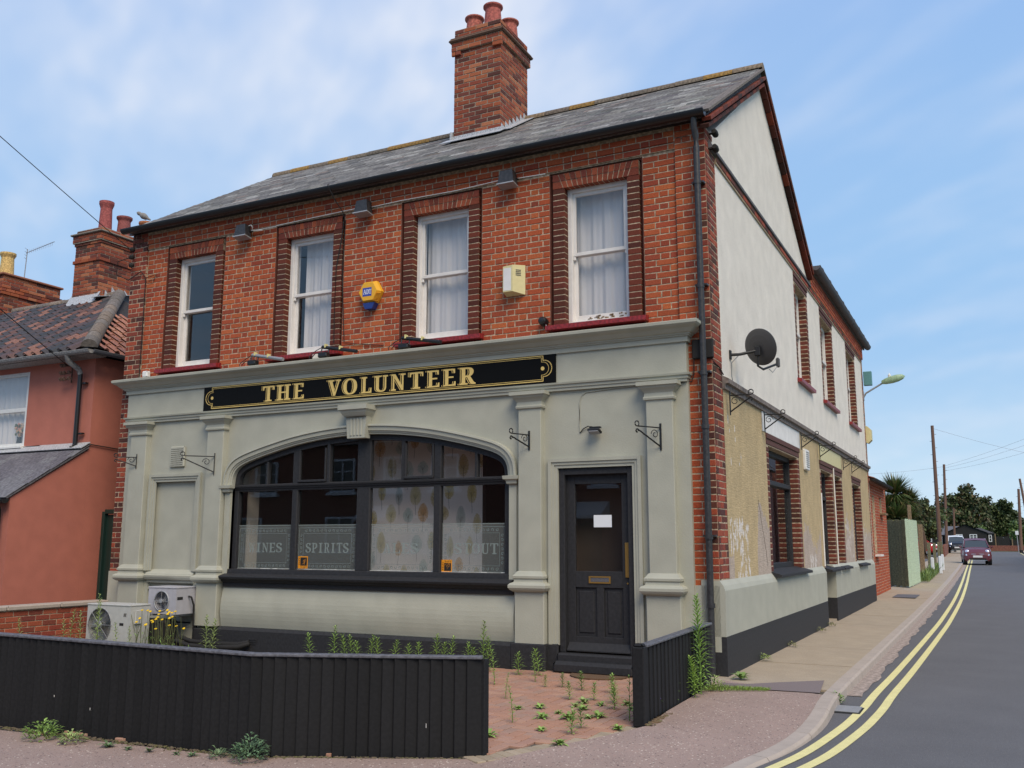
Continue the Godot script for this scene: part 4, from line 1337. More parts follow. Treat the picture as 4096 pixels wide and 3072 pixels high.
func chimney() -> void:
	var c := part("chimney", pub)
	var b := MB.new()
	b.lo(V(-4.755, 7.0, -2.305), V(-3.895, 9.70, -3.295))
	b.lo(V(-4.795, 9.432, -2.265), V(-3.855, 9.66, -3.335))
	b.lo(V(-4.752, 9.66, -2.308), V(-3.898, 9.83, -3.292))
	mk(b, "mortar", M.darkmortar, c)
	stack(c, -4.76, -3.89, -2.30, -3.30, 7.55, 9.44)
	stack(c, -4.80, -3.85, -2.26, -3.34, 9.43, 9.585)
	for q in [-4.80, -4.03]:
		lay(c, V(0, 0, -2.26), Vector3.RIGHT, Vector3.BACK, [[q, q + 0.18, 9.35, 9.43]], [], "stack", "stretcher", 9.354)
	stack(c, -4.76, -3.89, -2.30, -3.30, 9.675, 9.829)
	b = MB.new()
	b.col = Color(0.17, 0.10, 0.07)
	b.bev(V(-4.325, 9.615, -2.80), V(1.03, 0.05, 1.16), 0.02)
	b.bev(V(-4.325, 9.655, -2.80), V(0.98, 0.03, 1.11), 0.01)
	mk(b, "drip_course", M.brick, c)
	b = MB.new()
	b.col = Color(0.20, 0.18, 0.15)
	b.bev(V(-4.325, 9.835, -2.80), V(0.82, 0.03, 0.94), 0.012)
	mk(b, "flaunching", M.brick, c)
	pot(c, V(-4.56, 9.83, -2.62), 0.33, 0.15, Color(0.40, 0.115, 0.085))
	pot(c, V(-4.13, 9.83, -2.48), 0.36, 0.15, Color(0.38, 0.10, 0.08))
	pot(c, V(-4.08, 9.83, -2.98), 0.33, 0.15, Color(0.39, 0.11, 0.085))
	# lead flashing: apron and stepped cover
	b = MB.new()
	var sl := 2.15 / 3.40
	var ry := func(z): return 6.30 + (0.15 - z) * sl
	b.box(V(-4.33, ry.call(-2.17) + 0.05, -2.17), V(1.10, 0.008, 0.30), Basis(Vector3.RIGHT, atan(sl)))
	b.lo(V(-4.78, ry.call(-2.29), -2.297), V(-3.87, ry.call(-2.29) + 0.10, -2.288))
	for k in 7:
		var z := -2.30 - k * 0.135
		b.prism(PackedVector2Array([Vector2(0, ry.call(z)), Vector2(0.135, ry.call(z - 0.135)), Vector2(0.135, ry.call(z - 0.135) + 0.05), Vector2(0.02, ry.call(z) + 0.17)]), V(-3.886, 0, z), Vector3.FORWARD, Vector3.UP, 0.006)
	b.box(V(-3.80, ry.call(-2.8) + 0.035, -2.80), V(0.20, 0.008, 1.25), Basis(Vector3.RIGHT, atan(sl)))
	b.lo(V(-4.80, ry.call(-2.3), -2.32), V(-4.77, ry.call(-2.3) + 0.16, -2.25))
	mk(b, "flashing", M.lead, c)

func wallpaper() -> ImageTexture:   # printed paper: ochre, sage and grey trees on a pale pink ground (1.92 m by 3.38 m)
	var w := 480
	var h := 845
	var im := Image.create(w, h, false, Image.FORMAT_RGB8)
	im.fill(Color(0.93, 0.88, 0.84))
	var r := RandomNumberGenerator.new()
	r.seed = 12
	var cols := [Color(0.74, 0.62, 0.30), Color(0.62, 0.64, 0.60), Color(0.76, 0.69, 0.45), Color(0.78, 0.55, 0.30), Color(0.66, 0.72, 0.68), Color(0.70, 0.60, 0.36)]
	var i := 0
	for gy in range(-1, 12):
		for gx in range(-1, 8):
			var cx := gx * 72.0 + (36.0 if gy % 2 != 0 else 0.0) + r.randf_range(-10, 10)
			var cy := gy * 84.0 + r.randf_range(-22, 22)
			var rx := r.randf_range(14, 25)
			var ry := r.randf_range(22, 38)
			var c: Color = cols[r.randi() % cols.size()]
			for y in range(int(cy - ry), int(cy + ry)):
				for x in range(int(cx - rx), int(cx + rx)):
					if x < 0 or y < 0 or x >= w or y >= h: continue
					var dx := (x - cx) / rx
					var dy := (y - cy) / ry
					var q := dx * dx * (1.0 + (0.7 if dy < 0 else 0.0) * -dy) + dy * dy
					if q < 1.0 and r.randf() > q * 0.45: im.set_pixel(x, y, im.get_pixel(x, y).lerp(c, 0.75))
			for y in range(int(cy), int(cy + ry + 34)):
				var x := int(cx + sin(y * 0.05) * 1.5)
				if x >= 0 and x < w and y >= 0 and y < h: im.set_pixel(x, y, Color(0.26, 0.22, 0.20))
			for k in 16:
				for sg in [-1, 1]:
					var x2 := int(cx + sg * k * 0.6)
					var y2 := int(cy + ry * 0.4 - k)
					if x2 >= 0 and x2 < w and y2 >= 0 and y2 < h: im.set_pixel(x2, y2, Color(0.36, 0.31, 0.27))
	return ImageTexture.create_from_image(im)

# ---------- ground
func rise(z: float) -> float: return 0.0055 * clampf(-z - 12.0, 0.0, 150.0)

const EDGE := [   # kerb x, z, top y; inner edge x, z, y
	[0.2, -108.0, -0.03, -1.4, -108.0, 0.0], [0.55, -80.0, -0.03, -0.9, -80.0, 0.0], [0.78, -62.0, -0.03, -0.6, -62.0, 0.0], [0.98, -43.0, -0.03, -0.1, -43.0, 0.0], [1.08, -26.5, -0.03, 0.0, -26.5, 0.0], [1.10, -17.8, -0.03, 0.0, -17.8, 0.0], [1.095, -10.5, -0.03, 0.04, -10.5, 0.0], [1.09, -5.0, -0.03, 0.04, -5.0, 0.0], [1.09, -0.6, -0.03, 0.04, -0.6, 0.0],
	[1.10, 0.48, -0.028, 0.05, 0.15, 0.0], [1.12, 1.05, -0.032, 0.05, 0.9, -0.006], [1.15, 1.6, -0.05, 0.06, 1.5, -0.016], [1.145, 2.1, -0.076, 0.06, 2.1, -0.026], [1.11, 2.56, -0.092, 0.085, 2.74, -0.045], [1.05, 2.95, -0.099, -0.08, 3.22, -0.052], [0.96, 3.35, -0.103, -0.25, 3.6, -0.06], [0.845, 3.87, -0.106, -0.46, 4.12, -0.072], [0.5, 4.6, -0.11, -0.70, 4.24, -0.085], [-0.2, 5.35, -0.11, -1.35, 4.54, -0.088], [-1.6, 6.15, -0.11, -2.15, 4.89, -0.092], [-4.0, 6.75, -0.11, -4.63, 5.03, -0.095], [-9.0, 7.1, -0.11, -9.4, 5.2, -0.095], [-22.0, 7.2, -0.11, -22.0, 5.3, -0.095]]

func edge_at(t: float) -> Array:   # t in steps of EDGE; kerb point, inner point
	var i := clampi(int(t), 0, EDGE.size() - 2)
	var f := t - i
	var o := []
	for k in [0, 3]:
		var p := []
		for j in [i - 1, i, i + 1, i + 2]:
			var e: Array = EDGE[clampi(j, 0, EDGE.size() - 1)]
			p.append(V(e[k], e[k + 2] + rise(e[k + 1]), e[k + 1]))
		o.append((p[1] as Vector3).cubic_interpolate(p[2], p[0], p[3], f) if i >= 9 and k == 0 else (p[1] as Vector3).lerp(p[2], f))
	return o

func sheet(b: MB, x0: float, x1: float, z0: float, z1: float, dy: float, n := 40) -> void:
	for i in n:
		var za := lerpf(z0, z1, float(i) / n)
		var zb := lerpf(z0, z1, float(i + 1) / n)
		b.quad(V(x0, dy + rise(za), za), V(x1, dy + rise(za), za), V(x1, dy + rise(zb), zb), V(x0, dy + rise(zb), zb))

func ground() -> void:
	var b := MB.new()
	sheet(b, -400, 400, 300, -500, -0.19, 100)
	struct(b, "ground", M.soil_grass)
	b = MB.new()
	sheet(b, -60, 5.4, 30, -106, -0.125, 80)
	struct(b, "road", M.road)
	# tarmac pavement round the corner and along the main road
	b = MB.new()
	var t := 9.2
	var prev := []
	while t <= EDGE.size() - 1.0:
		var e := edge_at(t)
		if prev:
			for k in 5:
				var a: Vector3 = prev[1].lerp(prev[0], k / 5.0); var a2: Vector3 = prev[1].lerp(prev[0], (k + 1) / 5.0)
				var c: Vector3 = e[1].lerp(e[0], k / 5.0); var c2: Vector3 = e[1].lerp(e[0], (k + 1) / 5.0)
				b.quad(a2, a, c, c2)
		prev = e
		t += 0.1
	struct(b, "pavement", M.foot)
	# concrete bays of the side pavement
	b = MB.new()
	for i in 10:
		var e0 := edge_at(i * 0.92)
		var e1 := edge_at((i + 1) * 0.92)
		b.quad(e0[1] - V(0.3, 0.012, 0), e1[1] - V(0.3, 0.022, 0), e1[0] - V(0, 0.022, 0), e0[0] - V(0, 0.022, 0))
	var sp := struct(b, "side_pavement", M.dirt)
	var zs := [0.42, -1.50, -3.47, -5.50, -7.48, -9.74, -11.8, -13.9, -16.0, -18.1, -20.2, -22.3, -24.4, -27.0, -29.5, -32.0, -35.0, -38.0, -42.0, -47.0, -52.0, -58.0, -65.0, -75.0, -90.0, -106.0]
	for k in zs.size() - 1:
		b = MB.new()
		var za: float = zs[k] - 0.011; var zb: float = zs[k + 1] + 0.011
		var q := []
		for z in [za, zb]:
			var xk := kerb_x(z)
			q.append([V(-0.2 - (0.0 if z > -30 else 0.9), rise(z) + 0.0, z + 0.1), V(xk + 0.02, rise(z) - 0.03, z - 0.12)])
		var j := rnd(-0.003, 0.003)
		var up := V(0, j, 0)
		b.quad(q[0][0] + up, q[0][1] + up, q[1][1] + up, q[1][0] + up)
		var dn := V(0, -0.03, 0)
		b.quad(q[0][0] + dn, q[0][1] + dn, q[0][1] + up, q[0][0] + up)
		b.quad(q[1][1] + dn, q[1][0] + dn, q[1][0] + up, q[1][1] + up)
		mk(b, "paving_slab", M.conc, sp)
	b = MB.new()   # tarmac patch where the concrete begins
	b.quad(V(0.15, 0.004, 0.80), V(1.07, -0.020, 0.58), V(0.98, -0.018, -0.28), V(0.60, -0.006, 0.16))
	b.quad(V(0.15, 0.004, 0.80), V(0.60, -0.006, 0.16), V(0.34, -0.002, 0.46), V(0.12, 0.003, 0.50))
	var pt := struct(b, "pavement_patch", mat("patch_tar", Color(0.19, 0.15, 0.145), 0.9, {"tex": T.grain2, "scale": 2.0}))
	b = MB.new()   # a service cover in the pavement
	b.bev(V(0.55, 0.02, -16.6), V(0.55, 0.012, 1.5), 0.004)
	struct(b, "service_cover", M.felt)
	kerbs()
	# gutter channel of worn concrete, and painted lines
	var ch := MB.new()
	sheet_strip(ch, -0.05, -105.0, func(z): return kerb_x(z) + 0.10, func(z): return 1.375 + (kerb_x(z) - 1.09) * 0.9 + 0.02 * sin(z * 3.1) + 0.015 * sin(z * 7.7), -0.119)
	var cho := struct(ch, "gutter_channel", M.channel)
	for k in 2:
		b = MB.new()
		var seg := 0
		for pts in [YL]:
			for i in pts.size() - 1:
				for s in 6:
					var f0 := s / 6.0; var f1 := (s + 1) / 6.0
					var p0 := yl(pts, i, f0); var p1 := yl(pts, i, f1)
					var d0 := yl_side(pts, i, f0); var d1 := yl_side(pts, i, f1)
					var o0 := k * 0.165; var w := 0.08
					b.quad(p1 + d1 * o0, p0 + d0 * o0, p0 + d0 * (o0 + w), p1 + d1 * (o0 + w))
		struct(b, "yellow_line", M.yellow)
	b = MB.new()
	sheet_strip(b, -50.0, -104.0, func(z): return 5.05, func(z): return 5.13, -0.118)
	struct(b, "yellow_line", M.yellow)
	# drain grating
	b = MB.new()
	b.lo(V(1.20, -0.15, 0.98), V(1.47, -0.119, 0.62))
	struct(b, "drain_frame", M.tar)
	for k in 7:
		b = MB.new()
		b.bev(V(1.335, -0.112, 0.66 + k * 0.047), V(0.24, 0.012, 0.018), 0.003)
		var g := mk(b, "drain_bar", M.galv)
		g.set_meta("kind", "structure")
	# far pavement on the right
	b = MB.new()
	sheet(b, 5.3, 7.2, -40, -106, 0.0, 20)
	sheet(b, 5.3, 5.301, -40, -106, -0.06, 20)
	struct(b, "far_pavement", M.conc)

const YL := [[1.06, 3.72], [1.145, 3.40], [1.274, 2.73], [1.374, 1.70], [1.408, 1.03], [1.423, 0.49], [1.43, -0.36], [1.479, -2.48], [1.55, -7.0], [1.59, -11.1], [1.60, -18.2], [1.52, -28.0], [1.40, -38.0], [1.20, -55.0], [1.0, -72.0]]
func yl(pts: Array, i: int, f: float) -> Vector3:
	var p := []
	for j in [i - 1, i, i + 1, i + 2]:
		var e: Array = pts[clampi(j, 0, pts.size() - 1)]
		p.append(V(e[0], -0.120 + rise(e[1]), e[1]))
	return (p[1] as Vector3).cubic_interpolate(p[2], p[0], p[3], f)
func yl_side(pts: Array, i: int, f: float) -> Vector3:
	var d := yl(pts, i, minf(f + 0.02, 1.0)) - yl(pts, i, maxf(f - 0.02, 0.0))
	d.y = 0
	return d.normalized().cross(Vector3.UP) * -1.0 if d.z > 0 else d.normalized().cross(Vector3.UP)

func kerb_x(z: float) -> float:
	for i in EDGE.size() - 1:
		if z >= EDGE[i][1] and z <= EDGE[i + 1][1]:
			return lerpf(EDGE[i][0], EDGE[i + 1][0], (z - EDGE[i][1]) / (EDGE[i + 1][1] - EDGE[i][1]))
	return 0.2

func sheet_strip(b: MB, z0: float, z1: float, xa: Callable, xb: Callable, y: float) -> void:
	var z := z0
	while z > z1:
		var st := 0.25 if z > -20 else 2.0
		var zn := maxf(z - st, z1)
		b.quad(V(xa.call(z), y + rise(z), z), V(xb.call(z), y + rise(z), z), V(xb.call(zn), y + rise(zn), zn), V(xa.call(zn), y + rise(zn), zn))
		z = zn

func kerbs() -> void:
	var parent := Node3D.new()
	parent.name = "kerb"
	parent.set_meta("kind", "structure")
	add_child(parent)
	# walk the kerb line in stones
	var pts := []
	var t := 0.0
	while t <= EDGE.size() - 1.0:
		pts.append(edge_at(t)[0])
		t += 0.02
	var far := MB.new()
	var acc := 0.0
	var start := 0
	for i in range(1, pts.size()):
		acc += (pts[i] - pts[i - 1]).length()
		if acc < 0.905 and i < pts.size() - 1: continue
		var near: bool = pts[start].z > -26.0 and pts[start].x > -3.0
		var b := MB.new() if near else far
		var n := 4
		var ra := []
		for k in n + 1:
			var f := start + (i - start) * float(k) / n
			var i0 := int(f)
			var p: Vector3 = pts[i0].lerp(pts[mini(i0 + 1, pts.size() - 1)], f - i0)
			var d: Vector3 = (pts[mini(i0 + 2, pts.size() - 1)] - pts[maxi(i0 - 2, 0)])
			d.y = 0
			d = d.normalized()
			if k == 0: p += d * 0.003
			if k == n: p -= d * 0.003
			ra.append([p, Vector3.UP.cross(d)])
		var road := -0.14
		for k in n:
			var p0: Vector3 = ra[k][0]; var p1: Vector3 = ra[k + 1][0]
			var s0: Vector3 = ra[k][1]; var s1: Vector3 = ra[k + 1][1]
			var g0 := V(p0.x, road + rise(p0.z), p0.z) + s0 * 0.135; var g1 := V(p1.x, road + rise(p1.z), p1.z) + s1 * 0.135
			b.quad(p0, p1, p1 + s1 * 0.11, p0 + s0 * 0.11) if false else b.quad(p0 + V(0, 0.003, 0), p0 + s0 * 0.11 + V(0, 0.002, 0), p1 + s1 * 0.11 + V(0, 0.002, 0), p1 + V(0, 0.003, 0))
			b.quad(p0 + s0 * 0.11 + V(0, 0.002, 0), p0 + s0 * 0.128 - V(0, 0.018, 0), p1 + s1 * 0.128 - V(0, 0.018, 0), p1 + s1 * 0.11 + V(0, 0.002, 0))
			b.quad(p0 + s0 * 0.128 - V(0, 0.018, 0), g0, g1, p1 + s1 * 0.128 - V(0, 0.018, 0))
			b.quad(p0 - V(0, 0.1, 0), p0 + V(0, 0.003, 0), p1 + V(0, 0.003, 0), p1 - V(0, 0.1, 0))
		for k in [0, n]:
			var p0: Vector3 = ra[k][0]; var s0: Vector3 = ra[k][1]
			b.quad(p0 - V(0, 0.1, 0), V(p0.x, road + rise(p0.z), p0.z) + s0 * 0.135, p0 + s0 * 0.11 + V(0, 0.002, 0), p0 + V(0, 0.003, 0))
		if near: mk(b, "kerb_stone", M.kerb, parent)
		start = i
		acc = 0.0
	var o := mk(far, "kerb_run", M.kerb, parent)
	o.set_meta("kind", "stuff")

# ---------- forecourt
func forecourt() -> void:
	var b := MB.new()
	b.quad(V(-9.3, -0.085, 5.05), V(-0.6, -0.085, 4.2), V(0.1, -0.085, 2.7), V(-9.3, -0.085, 2.7))
	b.quad(V(-9.3, -0.085, 2.7), V(0.1, -0.085, 2.7), V(0.1, -0.085, -0.1), V(-9.3, -0.085, -0.1))
	var fc := struct(b, "forecourt", M.dirt)
	var area := PackedVector2Array([Vector2(-0.02, 0.12), Vector2(-0.03, 2.55), Vector2(-0.30, 3.38), Vector2(-0.72, 4.10), Vector2(-2.15, 4.72), Vector2(-4.4, 4.9), Vector2(-4.4, 0.12)])
	var list := []
	for j in range(-1, 52):
		for i in range(-46, 2):
			var ij := posmod(i - j, 4)
			var c := Vector2(i * 0.1, j * 0.1)
			if ij == 0: c += Vector2(0.1, 0.05); list.append([c, true])
			elif ij == 3: c += Vector2(0.05, 0.1); list.append([c, false])
	var keep := []
	for q in list:
		if not Geometry2D.is_point_in_polygon(q[0], area): continue
		var p := V(q[0].x, -0.055 - 0.0035 * q[0].y + rnd(-0.0015, 0.0015), q[0].y)
		keep.append([1.0 / (p - EYE).length_squared(), p, q[1]])
	keep.sort_custom(func(p, q): return p[0] > q[0])
	var shared := []
	var cols := [Color(0.40, 0.215, 0.145), Color(0.38, 0.205, 0.145), Color(0.42, 0.24, 0.165), Color(0.37, 0.205, 0.15), Color(0.40, 0.235, 0.17), Color(0.36, 0.22, 0.165)]
	for c in cols:
		var m := MB.new()
		m.col = c
		m.bev(V(0, -0.03, 0), V(0.1915, 0.06, 0.0915), 0.004)
		shared.append(m.mesh())
	var rest := MB.new()
	for i in keep.size():
		var turn: float = (0.0 if keep[i][2] else PI / 2) + rnd(-0.012, 0.012)
		var t := Transform3D(Basis(Vector3.UP, turn).rotated(Vector3.RIGHT, rnd(-0.004, 0.004)), keep[i][1])
		if i < 300:
			var o := inst(shared[rng.randi() % 6], "paver", M.paver, fc, false)
			o.transform = t
		else:
			rest.col = cols[rng.randi() % 6]
			rest.bev(t * V(0, -0.03, 0), V(0.1915, 0.06, 0.0915), 0.004, t.basis)
	mk(rest, "block_paving", M.paver, fc).set_meta("kind", "stuff")
	# buff soldier course along the open side
	var line := [Vector2(0.03, 2.58), Vector2(-0.06, 3.05), Vector2(-0.20, 3.52), Vector2(-0.38, 3.95), Vector2(-0.60, 4.30)]
	for s in line.size() - 1:
		for k in 5:
			var p: Vector2 = line[s].lerp(line[s + 1], (k + 0.5) / 5.0)
			var d: Vector2 = line[s + 1] - line[s]
			b = MB.new()
			b.col = Color(0.37, 0.29, 0.205) * rnd(0.88, 1.1)
			b.bev(V(p.x - 0.07, -0.09 - 0.004 * p.y, p.y - 0.03), V(d.length() / 5.0 - 0.006, 0.06, 0.2), 0.005, Basis(Vector3.UP, atan2(-d.y, d.x)).rotated(Vector3.UP, rnd(-0.02, 0.02)))
			mk(b, "edging_paver", M.paver, fc)
	# coir mat by the step
	b = MB.new()
	var pl := PackedVector2Array()
	for k in 13: pl.append(Vector2(cos(PI * k / 12.0) * 0.33, -sin(PI * k / 12.0) * 0.30))
	b.prism(pl, V(-1.30, -0.052, 0.26), Vector3.RIGHT, Vector3.FORWARD, 0.012)
	one(b, "door_mat", M.coir, "half round brown coir mat at the foot of the door step", "door mat")

func board_fence(called: String, label: String, path: Array, heights: Array, pitch: float, y0: float, face: float) -> Node3D:
	var f := thing(called, label, "fence", path[0])
	var shared := {}
	for s in path.size() - 1:
		var a: Vector3 = path[s]; var e: Vector3 = path[s + 1]
		var d := e - a
		d.y = 0
		var x := d.normalized()
		var nn := x.cross(Vector3.UP) * face
		var n := int(round(d.length() / pitch))
		for k in n:
			var u := (k + 0.5) / n
			var p := a + d * u
			var top: float = lerpf(heights[s], heights[s + 1], u)
			var h := top - y0 + rnd(-0.004, 0.002)
			var key := [snappedf(h, 0.01), rng.randi() % 4]
			if not shared.has(key):
				var m := MB.new()
				m.col = Color(1, 1, 1) * [0.8, 1.0, 1.15, 0.92][key[1]]
				m.bev(V(0, key[0] * 0.5, 0), V(pitch + 0.024, key[0], 0.018), 0.003)
				shared[key] = m.mesh()
			var o := inst(shared[key], "board", M.fence, f, false)
			o.transform = Transform3D(Basis(x, Vector3.UP, x.cross(Vector3.UP)).rotated(Vector3.UP, (0.24 if pitch < 0.1 else 0.10) + rnd(-0.03, 0.03)), V(p.x, y0, p.z) + nn * rnd(0.0, 0.003) - base_of(f))
		var b := MB.new()
		var ang := Basis(x, Vector3.UP, x.cross(Vector3.UP))
		var up := V(x.x, (heights[s + 1] - heights[s]) / d.length(), x.z).normalized()
		b.bev((a + e) * 0.5 * V(1, 0, 1) + V(0, (heights[s] + heights[s + 1]) * 0.5 + 0.008, 0) - nn * 0.01, V(d.length() + 0.03, 0.022, 0.085), 0.005, Basis(up, up.cross(x.cross(Vector3.UP)).normalized() * -1.0, x.cross(Vector3.UP)))
		mk(b, "cap_rail", M.fence_cap, f)
		b = MB.new()
		for yy in [0.12, 0.46]: b.box((a + e) * 0.5 * V(1, 0, 1) + V(0, y0 + yy, 0) - nn * 0.04, V(d.length(), 0.07, 0.035), ang)
		mk(b, "rail", M.fence, f)
	return f

func fences() -> void:
	var f := board_fence("board_fence", "long low charcoal board fence with a grey cap in front of the pub", [V(-9.0, 0, 5.08), V(-2.15, 0, 4.81), V(-0.66, 0, 4.14)], [0.67, 0.585, 0.575], 0.084, -0.10, 1.0)
	var b := MB.new()
	b.bev(V(-0.665, 0.24, 4.10), V(0.07, 0.66, 0.07), 0.005)
	mk(b, "post", M.fence, f)
	b = MB.new()
	for q in [[-3.32, 0.33, 0.030, 0.012], [-3.33, 0.295, 0.012, 0.008], [-2.9, 0.44, 0.02, 0.004], [-1.0, 0.12, 0.03, 0.004], [-4.1, 0.18, 0.015, 0.005], [-3.7, 0.11, 0.02, 0.004]]:
		var z: float = lerpf(5.08, 4.81, (q[0] + 9.0) / 6.85) if q[0] < -2.15 else lerpf(4.81, 4.14, (q[0] + 2.15) / 1.49)
		b.bev(V(q[0], q[1], z + 0.014), V(q[3], q[2], 0.003), 0.001)
	mk(b, "dropping", M.panel_white, f)
	f = board_fence("board_fence", "short charcoal board fence running from the corner downpipe to a square post", [V(0.03, 0, 2.62), V(0.03, 0, 0.62)], [0.545, 0.575], 0.105, -0.04, 1.0)
	b = MB.new()
	b.bev(V(0.02, 0.245, 2.70), V(0.10, 0.62, 0.10), 0.008)
	b.bev(V(0.02, 0.565, 2.70), V(0.085, 0.03, 0.085), 0.02)
	mk(b, "post", M.fence, f)
	# low brick wall between the forecourt and the pink house
	var w := thing("garden_wall", "low red brick wall with stone coping beside the larger cooling unit", "wall", V(-9.30, -0.1, 2.5))
	b = MB.new()
	b.lo(V(-9.50, -0.1, 0.04), V(-9.308, 0.46, 5.0))
	mk(b, "mortar", M.mortar, w)
	lay(w, V(-9.30, 0, 0), Vector3.FORWARD, Vector3.RIGHT, [[-4.99, -0.04, -0.08, 0.455]], [], "low", "stretcher", -0.08)
	flush_bricks(300)
	for k in 6:
		b = MB.new()
		b.bev(V(-9.40, 0.492, 0.46 + k * 0.825), V(0.27, 0.062, 0.815), 0.012)
		mk(b, "coping_stone", M.kerb, w)

# ---------- the pink house next door
func pantile_mesh(q: Color, w: float, l: float) -> ArrayMesh:
	var b := MB.new()
	b.col = q
	var n := 6
	var pr := []
	for k in n + 1:
		var u := float(k) / n
		pr.append([u * w - w * 0.5, 0.048 * sin(u * TAU * 0.92 + 0.5) + 0.03])
	for k in n:
		var x0: float = pr[k][0]; var h0: float = pr[k][1]; var x1: float = pr[k + 1][0]; var h1: float = pr[k + 1][1]
		b.quad(V(x0, 0, h0), V(x1, 0, h1), V(x1, l, h1 - 0.016), V(x0, l, h0 - 0.016))
		b.quad(V(x0, 0, h0 - 0.028), V(x1, 0, h1 - 0.028), V(x1, 0, h1), V(x0, 0, h0))
	return b.mesh()

func pink_house() -> void:
	var h := thing("pink_house", "salmon pink rendered house with dark pantile roof beside the pub", "house", V(-13.4, 0, -3.0))
	var xs := -10.3
	var b := MB.new()
	wall_front(b, -16.4, xs, -0.1, 4.40, [[-13.2, -11.92, 2.95, 4.27]], -0.22, -0.45)
	b.lo(V(xs - 0.2, -0.1, -0.45), V(xs, 4.40, -6.0))
	b.lo(V(-16.4, -0.1, -5.8), V(xs - 0.2, 4.4, -6.0))
	mk(b, "wall", M.pink, h)
	b = MB.new()
	b.prism(PackedVector2Array([Vector2(0.219, -0.1), Vector2(-1.08, -0.1), Vector2(-1.08, 2.03), Vector2(0.219, 2.86)]), V(-16.4, 0, 0), Vector3.FORWARD, Vector3.UP, 6.10)
	mk(b, "porch_wall", M.pink, h)
	# lean-to slates
	var a0 := V(-10.27, 2.03, 1.16)
	var a1 := V(-10.27, 2.90, -0.20)
	var up := (a1 - a0).normalized()
	var nn := up.cross(Vector3.LEFT).normalized()
	if nn.y < 0: nn = -nn
	b = MB.new()
	b.col = Color(0.12, 0.115, 0.125)
	b.box((a0 + a1) * 0.5 - V(3.05, 0.012, 0), V(6.1, (a1 - a0).length(), 0.02), Basis(Vector3.RIGHT, up, Vector3.RIGHT.cross(up)))
	var lr := mk(b, "porch_roof", M.slate, h)
	var sm := []
	for q in [Color(0.15, 0.145, 0.16), Color(0.13, 0.125, 0.14), Color(0.17, 0.165, 0.18)]:
		var m := MB.new()
		m.col = q
		m.bev(Vector3.ZERO, V(0.296, 0.42, 0.008), 0.002)
		sm.append(m.mesh())
	for r in 7:
		for k in 11:
			var o := inst(sm[rng.randi() % 3], "slate", M.slate, lr, false)
			var p := a0 + V(-0.15 - k * 0.3 - (0.15 if r % 2 else 0.0), 0, 0) + up * (r * 0.212 + 0.19) + nn * 0.016
			o.transform = Transform3D(Basis(Vector3.RIGHT, up, nn).rotated(Vector3.RIGHT, 0.028), p - base_of(lr))
	b = MB.new()
	b.box(a1 + V(-3.0, 0.02, 0.07), V(6.0, 0.20, 0.012), Basis(Vector3.RIGHT, up, Vector3.RIGHT.cross(up)))
	mk(b, "flashing", M.lead, lr)
	b = MB.new()
	half_pipe(b, V(-16.4, 2.0, 1.20), V(-10.24, 2.0, 1.20), 0.06)
	b.tube([V(-10.42, 2.0, 1.2), V(-10.42, 1.85, 1.16), V(-10.42, -0.1, 1.16)], 0.036, 12)
	mk(b, "porch_gutter", M.black, h)
	# main roof
	var sl := 0.65
	var ez := 0.06; var ey := 4.44
	var rz := -2.92; var ry := ey + (ez - rz) * sl
	var hx := xs + 0.18
	b = MB.new()
	b.col = Color(0.05, 0.045, 0.045)
	b.quad(V(-16.4, ey - 0.03, ez), V(hx, ey - 0.03, ez), V(hx - (ez - rz), ry - 0.03, rz), V(-16.4, ry - 0.03, rz))
	b.quad(V(hx, ey - 0.03, ez), V(hx, ey - 0.03, -6.0), V(hx - (ez - rz), ry - 0.03, rz), V(hx - (ez - rz), ry - 0.03, rz))
	b.quad(V(hx, ey - 0.03, -6.0), V(-16.4, ey - 0.03, -6.0), V(-16.4, ry - 0.03, rz), V(hx - (ez - rz), ry - 0.03, rz))
	var roof := mk(b, "roof", M.slate, h)
	var cols := [Color(0.045, 0.038, 0.038), Color(0.06, 0.045, 0.042), Color(0.035, 0.032, 0.034), Color(0.12, 0.055, 0.04), Color(0.08, 0.05, 0.045), Color(0.22, 0.10, 0.065), Color(0.05, 0.042, 0.04)]
	var tm := []
	for q in cols: tm.append(pantile_mesh(q, 0.225, 0.30))
	var om := []
	for q in [Color(0.34, 0.14, 0.085), Color(0.28, 0.12, 0.08), Color(0.38, 0.18, 0.11)]: om.append(pantile_mesh(q, 0.225, 0.30))
	var us := V(0, sl, -1).normalized()
	var un := V(0, 1, sl).normalized()
	var list := []
	var rows := int((ez - rz) * sqrt(1 + sl * sl) / 0.262)
	for r in rows:
		var plan := (r + 0.5) * 0.262 / sqrt(1 + sl * sl)
		for k in 29:
			var x := hx - 0.12 - k * 0.215
			if x > hx - plan - 0.04: continue
			var p := V(x, ey, ez + 0.06) + us * (r * 0.262) + un * rnd(0.0, 0.006)
			list.append([1.0 / (p - EYE).length_squared(), Transform3D(Basis(Vector3.RIGHT, us, un).rotated(un, rnd(-0.02, 0.02)), p), tm[rng.randi() % 7]])
	var us2 := V(-1, sl, 0).normalized()
	var un2 := V(sl, 1, 0).normalized()
	for r in 8:
		var plan := (r + 0.5) * 0.262 / sqrt(1 + sl * sl)
		for k in 12:
			var z := ez - 0.12 - k * 0.215
			if z > ez - plan - 0.04: continue
			var p := V(hx + 0.05, ey, z) + us2 * (r * 0.262) + un2 * rnd(0.0, 0.006)
			list.append([1.0 / (p - EYE).length_squared(), Transform3D(Basis(Vector3.FORWARD, us2, un2).rotated(un2, rnd(-0.02, 0.02)), p), om[rng.randi() % 3]])
	list.sort_custom(func(p, q): return p[0] > q[0])
	var rest := MB.new()
